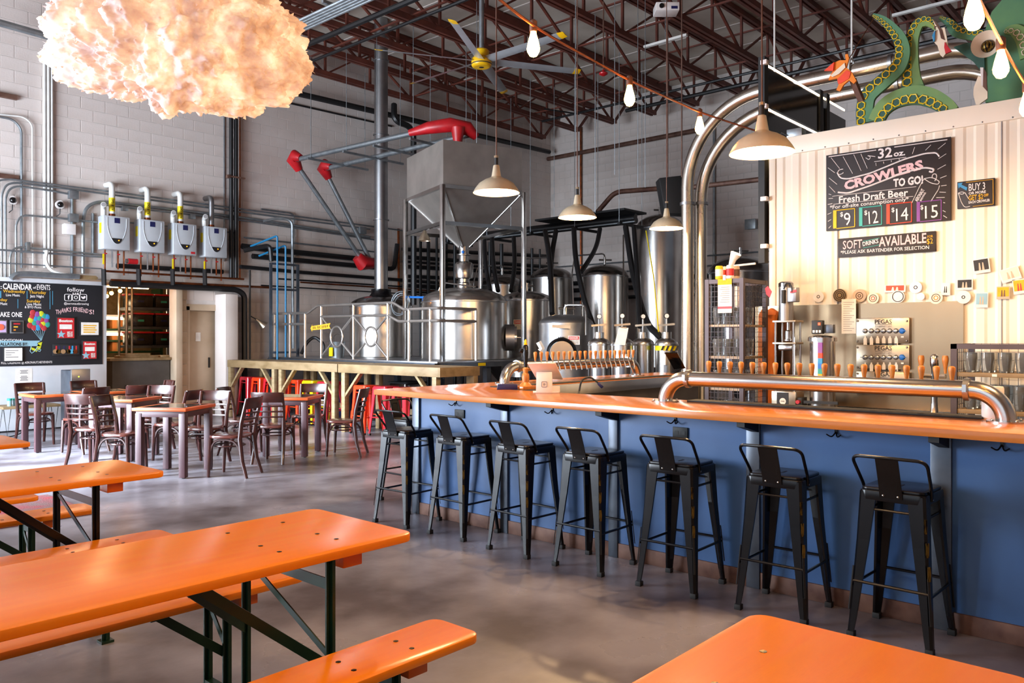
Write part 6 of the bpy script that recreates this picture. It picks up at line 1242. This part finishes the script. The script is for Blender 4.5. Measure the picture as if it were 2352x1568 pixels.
lg_ = o - ur_ * .03 + Vector((0, 0, .07)) - uf * .003; MB().tube([lg_ + ur_ * p[0] + Vector((0, 0, p[1])) for p in rrect(-.022, -.022, .022, .022, .006, 2)], .0025, 5, closed=True).build('square_emblem', 'print_grey', ps); MB().tube([lg_ + ur_ * p[0] + Vector((0, 0, p[1])) for p in rrect(-.006, -.006, .006, .006, .002, 2)], .0022, 5, closed=True).build('square_emblem', 'print_grey', ps)
t2 = thing('tablet', 'black tablet tilted on its stand at the end of the far counter', 'tablet', atz(1545, 858, 1.07)); T4 = [atd(px, py, D) for px, py, D in ((1527, 811, 9.9), (1556, 811, 9.9), (1575, 846, 10.1), (1548, 848, 10.1))]; nn = (T4[1] - T4[0]).cross(T4[3] - T4[0]).normalized(); sc_ = MB(); sc_.add(list(T4) + [p + nn * .015 for p in T4], [(0, 1, 2, 3), (7, 6, 5, 4)] + [(i, i + 4, (i + 1) % 4 + 4, (i + 1) % 4) for i in range(4)]); sc_.build('screen', 'screen_black', t2); b0 = Vector(t2.location) + Vector((0, 0, .012)); MB().bar(b0 + Vector((0, 0, 0)), T4[2].lerp(T4[3], .5), .06, .012).build('stand', 'black_matte', t2); MB().bar(b0, b0 + Vector((.1, -.1, .004)), .08, .008).build('foot', 'black_matte', t2)
one('power_cable', MB().tube(bend([Vector((5.6, 4.3, .9)), atd(1330, 900, 7.6), atd(1335, 872, 7.6), atd(1355, 864, 7.7), atd(1375, 880, 7.7)], .1, 6), .009, 7), 'ink', 'black power cable with blue plug looping up behind the bar', 'cable')
one('cable_plug', MB().bar(atd(1374, 879, 7.7), atd(1384, 890, 7.7), .035, .03), 'navy', 'blue plug on the looping black cable behind the bar', 'plug', bevel=.006)
# ================================================================ carved sea-monster cut-outs on the container roof
XT = 7.35
def zt4(X, Y): return atx(1860 + X / 4.78, Y / 4.78, XT)
def strip(t, pts, ws, m, name, X=XT, thick=.035, n=6):
    P = [atx(1860 + x / 4.78, y / 4.78, X) for x, y in pts]; sp = []; W = []
    for i in range(len(P) - 1):
        p0, p1, p2, p3 = P[max(i - 1, 0)], P[i], P[i + 1], P[min(i + 2, len(P) - 1)]
        for k in range(n):
            u = k / n; sp.append(.5 * ((2 * p1) + (p2 - p0) * u + (2 * p0 - 5 * p1 + 4 * p2 - p3) * u * u + (3 * p1 - p0 - 3 * p2 + p3) * u ** 3)); W.append(ws[i] + (ws[i + 1] - ws[i]) * u)
    sp.append(P[-1]); W.append(ws[-1]); D = P[0].x * FW[0] + P[0].y * FW[1]; sc = D / FPX / 4.78
    L = []; R = []
    for i, p in enumerate(sp):
        d = sp[min(i + 1, len(sp) - 1)] - sp[max(i - 1, 0)]; d.x = 0; d.normalize(); nrm = Vector((0, -d.z, d.y)); L.append(p + nrm * W[i] * sc / 2); R.append(p - nrm * W[i] * sc / 2)
    mb = MB(); k = len(sp)
    V = L + R + [q + Vector((thick, 0, 0)) for q in L + R]; F_ = []
    for i in range(k - 1): F_ += [(i, i + 1, k + i + 1, k + i), (2 * k + i, 3 * k + i, 3 * k + i + 1, 2 * k + i + 1), (i, 2 * k + i, 2 * k + i + 1, i + 1), (k + i, k + i + 1, 3 * k + i + 1, 3 * k + i)]
    F_ += [(0, k, 3 * k, 2 * k), (k - 1, 3 * k - 1, 4 * k - 1, 2 * k - 1)]
    mb.add(V, F_); o = mb.build(name, m, t); return o, sp, [w_ * sc for w_ in W]
def scales(t, sp, W, shift, m='scale_yellow', frac=.34, step=1.12):
    """painted hexagon outlines along one side of the arm"""
    acc = 0; last = None
    for i in range(1, len(sp) - 1):
        d = sp[i + 1] - sp[i - 1]; d.x = 0; d.normalize(); nrm = Vector((0, -d.z, d.y)); c = sp[i] + nrm * W[i] * shift; R = W[i] * frac * .58
        if last is not None and (c - last).length < R * 1.55 * step: continue
        last = c.copy(); c.x -= .004
        MB().tube([c + (d * math.cos(a) + nrm * math.sin(a)) * R for a in [2 * PI * j / 6 for j in range(6)]], R * .17, 5, closed=True).build('painted_scale', m, t)
def arm(label, pts, ws, m, dark, dws, dsh, X=XT, fr=.42):
    t = thing('tentacle_cutout', label, 'decoration', atx(1860 + pts[0][0] / 4.78, pts[0][1] / 4.78, X), 'sea-monster cut-outs'); o, sp, W = strip(t, pts, ws, m, 'painted_board', X)
    if True:
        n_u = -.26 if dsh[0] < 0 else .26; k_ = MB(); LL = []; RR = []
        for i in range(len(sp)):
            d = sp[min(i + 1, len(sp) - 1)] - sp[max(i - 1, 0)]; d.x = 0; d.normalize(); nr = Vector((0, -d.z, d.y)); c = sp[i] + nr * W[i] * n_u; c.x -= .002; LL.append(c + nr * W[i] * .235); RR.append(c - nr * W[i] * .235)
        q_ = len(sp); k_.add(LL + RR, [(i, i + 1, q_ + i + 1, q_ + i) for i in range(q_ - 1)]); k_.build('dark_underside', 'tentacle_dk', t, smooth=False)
    if dark:
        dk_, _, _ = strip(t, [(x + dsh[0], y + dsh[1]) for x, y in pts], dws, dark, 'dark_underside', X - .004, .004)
    scales(t, sp, W, -.2 if dsh[0] < 0 else .2, frac=fr); return t
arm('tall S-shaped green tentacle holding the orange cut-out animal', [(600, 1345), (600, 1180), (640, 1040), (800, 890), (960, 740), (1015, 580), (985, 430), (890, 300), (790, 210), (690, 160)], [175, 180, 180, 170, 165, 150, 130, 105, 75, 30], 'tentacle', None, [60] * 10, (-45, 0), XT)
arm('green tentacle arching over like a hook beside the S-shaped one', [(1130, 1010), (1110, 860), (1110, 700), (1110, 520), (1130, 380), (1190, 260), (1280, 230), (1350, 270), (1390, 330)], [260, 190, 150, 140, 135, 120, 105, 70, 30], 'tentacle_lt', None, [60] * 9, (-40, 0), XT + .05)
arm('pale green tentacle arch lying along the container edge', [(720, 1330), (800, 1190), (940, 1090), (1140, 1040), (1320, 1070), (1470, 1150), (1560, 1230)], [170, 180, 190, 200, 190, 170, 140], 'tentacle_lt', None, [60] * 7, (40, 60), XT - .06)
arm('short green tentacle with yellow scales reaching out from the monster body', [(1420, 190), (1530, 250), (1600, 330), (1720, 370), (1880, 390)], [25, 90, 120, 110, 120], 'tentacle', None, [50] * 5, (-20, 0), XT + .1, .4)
bo = thing('monster_body', 'big green painted sea-monster body on the container roof', 'decoration', zt4(2150, 1050))
PB = [(1890, 1090), (1850, 900), (1880, 600), (1880, 300), (1960, 80), (2080, -60), (2600, -60), (2600, 1000)]; p0 = zt4(*PB[0]); MB().prism([((zt4(*p) - p0).y, (zt4(*p) - p0).z) for p in PB], p0 + Vector((.12, 0, 0)), (0, 1, 0), Z3, (.05, 0, 0)).build('painted_board', 'tentacle', bo, smooth=False)
PB = [(1540, 480), (1700, 430), (1880, 450), (1890, 800), (1760, 640)]; p1 = zt4(*PB[0]); MB().prism([((zt4(*p) - p1).y, (zt4(*p) - p1).z) for p in PB], p1 + Vector((.1, 0, 0)), (0, 1, 0), Z3, (.03, 0, 0)).build('fin', 'tentacle_dk', bo, smooth=False)
o_, sp_, W_ = strip(bo, [(2140, 340), (2250, 330), (2340, 420), (2400, 620)], [60, 130, 150, 160], 'tentacle_lt', 'arm_board', XT + .1); scales(bo, sp_, W_, .1, 'toon_cream', .4)
hc = zt4(1945, 498); hn = thing('horn_speaker', 'round cream horn with brass centre beside the monster body', 'speaker', hc); MB().lathe([(.02, .05), (.05, .03), (.10, -.03), (.108, -.04)], (hc.x, hc.y, hc.z), 28, 'x', cap=False).build('bell', 'toon_cream', hn); MB().sph((hc.x + .03, hc.y, hc.z), .05, 14, 8).build('brass_centre', 'brass_scuff', hn); MB().cyl((hc.x + .04, hc.y, hc.z), (hc.x + .14, hc.y - .12, hc.z), .012, n=8).build('bracket', 'black_matte', hn)
# painted plywood animals (plain stand-ins)
def ply(label, polys, X):
    t = thing('plywood_figure', label, 'decoration', atx(1860 + polys[0][0][0][0] / 4.78, polys[0][0][0][1] / 4.78, X))
    for k, (pl, m_, nm) in enumerate(polys):
        q0 = atx(1860 + pl[0][0] / 4.78, pl[0][1] / 4.78, X - .006 * k); MB().prism([((atx(1860 + a / 4.78, b / 4.78, X - .006 * k) - q0).y, (atx(1860 + a / 4.78, b / 4.78, X - .006 * k) - q0).z) for a, b in pl], q0, (0, 1, 0), Z3, (.02, 0, 0)).build(nm, m_, t, smooth=False)
    return t
ply('orange plywood cut-out animal held up on a stick', [([(205, 880), (300, 860), (320, 920), (290, 990), (330, 1000), (370, 930), (430, 880), (480, 920), (510, 885), (460, 790), (400, 740), (430, 640), (415, 590), (385, 600), (395, 660), (330, 660), (260, 690), (255, 780), (220, 830)], 'toon_orange', 'body'), ([(300, 870), (400, 770), (450, 790), (430, 860), (340, 915), (310, 920)], 'coral', 'spotted_cloth'), ([(225, 830), (300, 760), (380, 690), (390, 740), (320, 810), (250, 845)], 'toon_cream', 'muzzle'), ([(155, 775), (265, 680), (255, 775)], 'coral', 'cap')], 6.95)
one('figure_pole', MB().bar(atx(1860 + 470 / 4.78, 870 / 4.78, 7.0), atx(1860 + 570 / 4.78, 1110 / 4.78, 7.1), .05, .03), 'rust', 'brown wooden stick under the orange cut-out animal', 'stick'); run('figure_string', [atx(1860 + 435 / 4.78, 640 / 4.78, 6.97), atx(1860 + 705 / 4.78, 195 / 4.78, XT)], .004, 'copper', 'thin cord from the tentacle tip to the orange cut-out animal', 'cord')
ply('colourful plywood cut-out figure dangling from the hooked tentacle', [([(1350, 215), (1420, 310), (1480, 300), (1500, 400), (1520, 520), (1555, 560), (1490, 590), (1460, 630), (1430, 600), (1400, 500), (1360, 460), (1340, 400), (1370, 330), (1390, 330)], 'toon_cream', 'body'), ([(1350, 215), (1390, 240), (1450, 330), (1480, 440), (1440, 420), (1420, 330)], 'rust', 'arm'), ([(1480, 460), (1555, 560), (1490, 590), (1475, 520)], 'print_red', 'red_cloth'), ([(1342, 390), (1375, 330), (1370, 440), (1358, 460)], 'skyblue', 'blue_cloth')], 7.3)
ply('white and brown plywood cut-out figure at the foot of the monster', [([(1800, 960), (1850, 830), (1900, 860), (1950, 960), (1950, 1080), (1880, 1130), (1830, 1175), (1795, 1040)], 'toon_cream', 'body'), ([(1870, 740), (1905, 740), (1900, 940), (1885, 945)], 'white_plastic', 'blade'), ([(1905, 740), (1940, 800), (1945, 1000), (1900, 950)], 'rust', 'arm')], 7.2)
MB().bar(atx(1860 + 1385 / 4.78, 300 / 4.78, 7.3), atx(1860 + 1380 / 4.78, 305 / 4.78, 7.42), .02, .02).build('peg', 'rust', bpy.data.objects['plywood_figure.001'])
# light-edged black boards above the container corner
YQ = CYL + .07; lbx = thing('black_light_board', 'tall black boards with glowing edge strips beside the container roof', 'light panel', (8, YQ, 2.2)); zz_ = [2.35, 2.78, 3.2, 3.62, 4.02]
for z0, z1 in zip(zz_, zz_[1:]): MB().bx(6.98, YQ - .012, z0 + .03, 8.3, YQ + .012, z1 - .02).build('board', 'screen_black', lbx, smooth=False); MB().bx(8.4, YQ - .012, z0 + .03, 9.05, YQ + .012, z1 - .1).build('board', 'screen_black', lbx, smooth=False)
for z in zz_[2:]: MB().bx(6.98, YQ - .022, z - .012, 9.0, YQ - .012, z + .004).build('light_strip', 'tube_white', lbx, smooth=False)
for x in (7.0, 8.32, 8.5): MB().bx(x - .04, YQ - .03, 2.2, x + .04, YQ + .03, 4.08).build('post', 'black_matte', lbx)
for z in zz_: MB().box((6.96, YQ - .03, z), (.05, .06, .04)).build('clip', 'white_plastic', lbx, bevel=.004)
bf = thing('power_supply', 'small white power supply box on the container roof edge', 'box', (7.02, pxs(1825, 7.02), CT)); q = Vector(bf.location); MB().box((7.06, q.y, CT + .04), (.1, .14, .07)).build('case', 'galv', bf, bevel=.004); MB().tube(bend([(7.0, q.y + .06, CT + .02), (7.0, q.y + .12, CT + .06), (7.0, q.y + .1, CT + .01)], .02), .005, 5).build('wire', 'ink', bf)
# ================================================================ hanging lamps
def pend(p, label, top=ZB, pw=None):
    t = thing('pendant_lamp', label, 'lamp', p, 'aluminium pendant lamps'); x, y, z = p; R = .2
    MB().lathe([(.018, z + .24), (.026, z + .235), (.042, z + .14), (.06, z + .128), (.10, z + .112), (.15, z + .08), (.18, z + .04), (R - .004, z + .012), (R, z), (R - .006, z + .002), (.175, z + .04), (.146, z + .075), (.098, z + .105), (.04, z + .12), (.012, z + .12)], (x, y, 0), 40, cap=False).build('shade', 'shade_alu', t)
    MB().lathe([(R - .012, z + .006), (.172, z + .036), (.142, z + .071), (.095, z + .1), (.04, z + .116), (.005, z + .117)], (x, y, 0), 36, cap=False).build('reflector', 'white_plastic', t)
    b = MB().sph((x, y, z + .06), .035, 14, 10).build('bulb', 'lamp_bulb', t)
    MB().cyl((x, y, z + .235), (x, y, z + .3), .016, n=10).build('socket', 'ink', t); MB().cyl((x, y, z + .3), (x, y, z + .32), .02, n=8).build('clamp', 'alu', t)
    MB().cyl((x, y, z + .3), (x, y, top), .006, n=6).build('cord', 'rust', t)
    l = bpy.data.lights.new('pendant_light', 'POINT'); l.energy = pw or PW; l.color = (1, .64, .32); l.shadow_soft_size = .04; o = bpy.data.objects.new('pendant_light', l); COL.objects.link(o); o.location = (x, y, z + .012)
PW = 150
mat('lamp_bulb', '#fff0d8', .3, emit='#ffd9a6', es=60)
pend(atd(1140, 443, 6.9), 'aluminium pendant lamp hung before the grain hopper'); pend(atd(1326, 500, 8.39), 'aluminium pendant lamp hung over the far counter leg'); pend(atd(1531, 525, 9.46), 'aluminium pendant lamp hung beside the bent ducts'); pend(atd(1750, 352, 5.05), 'aluminium pendant lamp hung at the container corner'); pend((4.8, .45, 2.72), 'aluminium pendant lamp over the bar beyond the tap tower elbow')
pend((2.0, 1.35, 2.78), 'added aluminium pendant lamp over the aisle between bar and beer tables', pw=50); pend((1.1, 2.7, 2.98), 'added aluminium pendant lamp over the long beer table', pw=50)  # unseen pendants added to throw warm light on the near beer tables
# festoon string with bare bulbs
fs = thing('string_light', 'festoon cable with glowing bare bulbs strung above the bar', 'string light', (4.5, 3, 2.9))
def festoon(pts, bulbs):
    P = [atd(*p) for p in pts]
    MB().tube(bend(P, .3, 5), .007, 6).build('cable', 'copper', fs)
    for px, py, D in bulbs:
        c = atd(px, py, D); b = MB().lathe([(.004, -.072), (.018, -.066), (.03, -.045), (.032, -.03), (.026, -.0), (.015, .04), (.013, .055)], c, 20).build('bulb', 'bulb', fs)
        MB().lathe([(.016, .05), (.019, .055), (.019, .1), (.008, .11)], c, 14).build('socket', 'rust', fs)
festoon([(1100, -40, 3.4), (1225, 62, 3.9), (1446, 185, 4.7), (1607, 258, 5.6), (1735, 300, 6.2)], [(1225, 97, 3.9), (1446, 216, 4.7), (1607, 285, 5.6)])
festoon([(2215, -60, 2.55), (2237, -25, 2.75), (2299, 98, 3.47), (2352, 190, 3.9), (2420, 280, 4.6)], [(2237, 22, 2.75), (2299, 142, 3.47), (2358, 235, 3.95)])
festoon([(1100, -40, 3.4), (1010, -140, 2.9)], [])
for q in ((2.1, 2.3, 3.15), (1.4, 1.7, 3.1), (2.4, .75, 2.95), (.6, 2.9, 3.15), (3.0, 1.5, 3.2)):
    b = MB().lathe([(.004, -.072), (.018, -.066), (.03, -.045), (.032, -.03), (.026, -.0), (.015, .04), (.013, .055)], q, 20).build('bulb', 'bulb', fs); MB().lathe([(.016, .05), (.019, .055), (.019, .1), (.008, .11)], q, 14).build('socket', 'rust', fs)
MB().tube([(3.1, 3.2, 3.6), (2.1, 2.3, 3.26), (1.4, 1.7, 3.21), (.6, 2.9, 3.26), (-.6, 3.6, 3.4)], .007, 6).build('cable', 'copper', fs); MB().tube([(3.9, 2.0, 3.55), (3.0, 1.5, 3.31), (2.4, .75, 3.06), (1.4, -.6, 3.2)], .007, 6).build('cable', 'copper', fs)
# ================================================================ glowing cloud lamp
cc = atd(402, 118, 5.0); Rc = Vector((RT[0], RT[1], 0)); Fc = Vector((FW[0], FW[1], 0))
cl_ = thing('cloud_lamp', 'big glowing cotton-wool cloud lamp hanging over the beer tables', 'lamp', (cc.x, cc.y, cc.z - .4))
blobs = []
for px, py, r_, dd in ((215, 100, .22, 0), (185, 130, .15, .05), (280, 60, .30, 0), (390, 45, .33, 0), (500, 55, .33, 0), (585, 100, .26, 0), (630, 150, .17, -.02), (290, 110, .22, 0), (420, 150, .22, -.05), (480, 190, .18, -.05), (560, 190, .17, 0), (385, 195, .13, -.08), (640, 195, .11, 0), (205, 165, .10, 0), (180, 70, .14, .05), (350, 95, .28, -.12), (480, 110, .28, -.12), (250, 90, .25, -.1)):
    blobs.append((atd(px, py, 5.0 + dd), r_))
def field(p): return sum(math.exp(-((p - c).length_squared) / (r_ * r_) * 1.5) for c, r_ in blobs)
bm = bmesh.new(); bmesh.ops.create_icosphere(bm, subdivisions=7, radius=1)
for v in bm.verts:
    d = Vector((v.co.x * 2.1, v.co.y, v.co.z)).normalized(); D3 = Rc * d.x + Fc * d.y + Vector((0, 0, d.z)); lo, hi = 0.0, 1.3
    for _ in range(11):
        m_ = (lo + hi) / 2
        if field(cc + D3 * m_) > .30: lo = m_
        else: hi = m_
    p = cc + D3 * lo
    h1 = abs(noise.noise(p * 5.0)); h2 = abs(noise.noise(p * 12 + Vector((3, 1, 7)))); h3 = abs(noise.noise(p * 27)); h4 = abs(noise.noise(p * 58))
    v.co = p + D3 * (.12 * h1 + .075 * h2 + .038 * h3 + .016 * h4 - .05) - cl_.location
me = bpy.data.meshes.new('cotton'); bm.to_mesh(me); bm.free(); me.polygons.foreach_set('use_smooth', [True] * len(me.polygons))
mc_ = bpy.data.materials.new('cotton'); mc_.use_nodes = True; nt = mc_.node_tree; b = nt.nodes['Principled BSDF']; b.inputs['Base Color'].default_value = (.5, .5, .55, 1); b.inputs['Roughness'].default_value = 1; b.inputs['Specular IOR Level'].default_value = .1
tcn = nt.nodes.new('ShaderNodeTexCoord'); n1 = nt.nodes.new('ShaderNodeTexNoise'); n1.inputs['Scale'].default_value = 6.0; n1.inputs['Detail'].default_value = 7; n1.inputs['Roughness'].default_value = .62; nt.links.new(tcn.outputs['Object'], n1.inputs['Vector'])
r1 = nt.nodes.new('ShaderNodeValToRGB'); e = r1.color_ramp.elements; e[0].position = .36; e[0].color = (1, .38, .14, 1); e[1].position = .66; e[1].color = (1.0, .76, .44, 1); x = r1.color_ramp.elements.new(.5); x.color = (1, .52, .24, 1)
r2 = nt.nodes.new('ShaderNodeMapRange'); r2.inputs['From Min'].default_value = .34; r2.inputs['From Max'].default_value = .68; r2.inputs['To Min'].default_value = .38; r2.inputs['To Max'].default_value = 1.1
nt.links.new(n1.outputs['Fac'], r1.inputs['Fac']); nt.links.new(n1.outputs['Fac'], r2.inputs['Value']); nt.links.new(r1.outputs['Color'], b.inputs['Emission Color']); nt.links.new(r2.outputs['Result'], b.inputs['Emission Strength'])
me.materials.append(mc_); co = bpy.data.objects.new('cotton_shell', me); COL.objects.link(co); co.parent = cl_
tf = MB()
for i in range(1500):
    v = me.vertices[random.randrange(len(me.vertices))]; p = v.co + cl_.location; n__ = v.normal; t_ = Vector((random.uniform(-1, 1), random.uniform(-1, 1), random.uniform(-1, 1))).normalized(); L_ = random.uniform(.004, .016); q = n__.cross(t_).normalized() * random.uniform(.006, .014)
    a_ = p + n__ * L_ + t_ * .012; tf.add([p - q, p + q, a_ + q * .3], [(0, 1, 2)])
to = tf.build('cotton_wisps', mc_, cl_, smooth=False); to['kind'] = 'stuff'
for dx in (-.45, .5): MB().cyl(cc + Rc * dx + Vector((0, 0, .25)), (cc.x + Rc.x * dx, cc.y + Rc.y * dx, ZB), .004, n=5).build('suspension_wire', 'dull_steel', cl_)
# ================================================================ ceiling fan
fc = atd(1106, 140, 11.5); fn = thing('ceiling_fan', 'large six-blade industrial ceiling fan with yellow hub and tips', 'fan', (fc.x, fc.y, fc.z - .15))
MB().lathe([(.06, .04), (.138, .03), (.145, .01), (.145, -.06), (.135, -.08), (.115, -.09)], fc, 36).build('hub_cover', 'fan_yellow', fn); MB().lathe([(.1, .04), (.11, .05), (.11, .14), (.09, .16)], fc, 28).build('motor', 'fan_yellow', fn); MB().lathe([(.146, -.058), (.147, -.045)], fc, 36, cap=False).build('black_band', 'ink', fn)
MB().cyl(fc + Vector((0, 0, -.092)), fc + Vector((0, 0, -.09)), .105, n=28).build('badge', 'fan_yellow', fn); MB().sph(fc + Vector((0, 0, -.09)), .04, 12, 6, (1, 1, .15)).build('emblem', 'ink', fn)
MB().cyl(fc + Vector((0, 0, .14)), (fc.x, fc.y, ZB + .1), .035, n=14).build('down_rod', 'galv', fn)
for k in range(6):
    a = math.radians(18 + 60 * k); d = Rc * math.cos(a) + Fc * math.sin(a); s_ = d.cross(Vector(Z3)).normalized(); tw = (s_ * .95 + Vector((0, 0, .32))).normalized()
    def sec_(r_, w_, th=.012): nn_ = d.cross(tw); return [fc + d * r_ + tw * w_ / 2 + Vector((0, 0, .0)), fc + d * r_ + nn_ * th, fc + d * r_ - tw * w_ / 2, fc + d * r_ - nn_ * th * .3]
    mb = MB(); loft(mb, sec_(.12, .15), sec_(1.42, .13)); bl = mb.build('blade', 'fan_blade', fn); mb = MB(); loft(mb, sec_(1.42, .135, .014), sec_(1.52, .11, .01)); mb.build('blade_tip', 'fan_yellow', bl)
# ================================================================ projector, speaker, sprinkler heads, bare cables
pc = atd(1530, 22, 11.7); pj = thing('projector', 'white projector hung from the roof joists', 'projector', pc); MB().prism([(-.17, -.06), (.17, -.06), (.17, .06), (-.17, .06)], pc - Fc * .13, Rc, Z3, Fc * .26).build('case', 'white_plastic', pj, bevel=.012); MB().cyl(pc - Fc * .131 - Rc * .09, pc - Fc * .15 - Rc * .09, .035, n=16).build('lens', 'screen_black', pj); MB().prism([(.05, -.04), (.14, -.04), (.14, .0), (.05, .0)], pc - Fc * .133, Rc, Z3, Fc * .003).build('vent', 'navy', pj); MB().cyl(pc, (pc.x, pc.y, ZB), .02, n=8).build('mount_pole', 'galv', pj)
sc0 = atd(1548, 450, 12.4); sp_k = thing('loudspeaker', 'black loudspeaker hung on chains before the far wall', 'speaker', sc0); MB().prism([(-.235, .28), (.2, .33), (.2, -.28), (-.14, -.265)], sc0, Rc, Z3, Fc * .3).build('cabinet', 'black_matte', sp_k, bevel=.02)
for dx in (-.1, .12): MB().cyl(sc0 + Rc * dx + Vector((0, 0, .29)), (sc0.x + Rc.x * dx, sc0.y + Rc.y * dx, ZB), .012, n=5).build('chain', 'rust', sp_k)
rs = atd(1386, 168, 13.5); sk = thing('ceiling_sprinkler', 'small red disc-shaped sprinkler beneath the joists', 'sprinkler', rs); MB().lathe([(.02, -.05), (.07, -.02), (.075, 0), (.03, .03), (.015, .06)], rs, 16).build('head', 'red_paint', sk); MB().cyl(rs + Vector((0, 0, .05)), (rs.x, rs.y, ZB), .012, n=6).build('stem', 'rust', sk)
for k, (px, py, D) in enumerate(((1316, 455, 9.5), (1322, 455, 9.7), (1412, 330, 12), (1465, 340, 13), (1482, 345, 13), (1545, 340, 10), (1220, 330, 12), (1095, 300, 13.5), (1232, 330, 14), (1367, 330, 14))):
    p = atd(px, py, D); lo_z = {0: 2.9, 1: 3.9}.get(k, 3.7 if k == 9 else 3.95 if k in (2, 3, 4, 8) else 4.79 if k == 7 else 4.2)
    if k in (0, 5, 6, 8): continue
    one('hanging_cable', MB().cyl((p.x, p.y, lo_z), (p.x, p.y, ZB), .006, n=5), 'galv', 'thin steel cable hanging down from the roof joists', 'cable', 'thin cables from the joists')
for k, (a, b) in enumerate((((1480, 108), (1605, 95)), ((2050, 36), (2200, -20)))):
    A = atz(a[0], a[1], 6.6); B = atz(b[0], b[1], 6.6); B.x = A.x; 
    t = thing('strip_light', ('unlit white strip light beneath the joists near the projector', 'unlit strip light above the sea-monster', 'unlit strip light between the ducts and the projector')[k], 'light', (A + B) / 2); MB().bar(A, B, .06, .04).build('housing', 'pvc', t); MB().cyl((A + B) / 2, ((A + B) / 2).xy.to_3d() + Vector((0, 0, ZB)), .006, n=5).build('hanger_rod', 'galv', t)
run('coil_cable', [atz(1250, 250, 6.9), atz(1330, 262, 6.9)], .02, 'black_pipe', 'short dark conduit below the joists near the far corner', 'conduit')
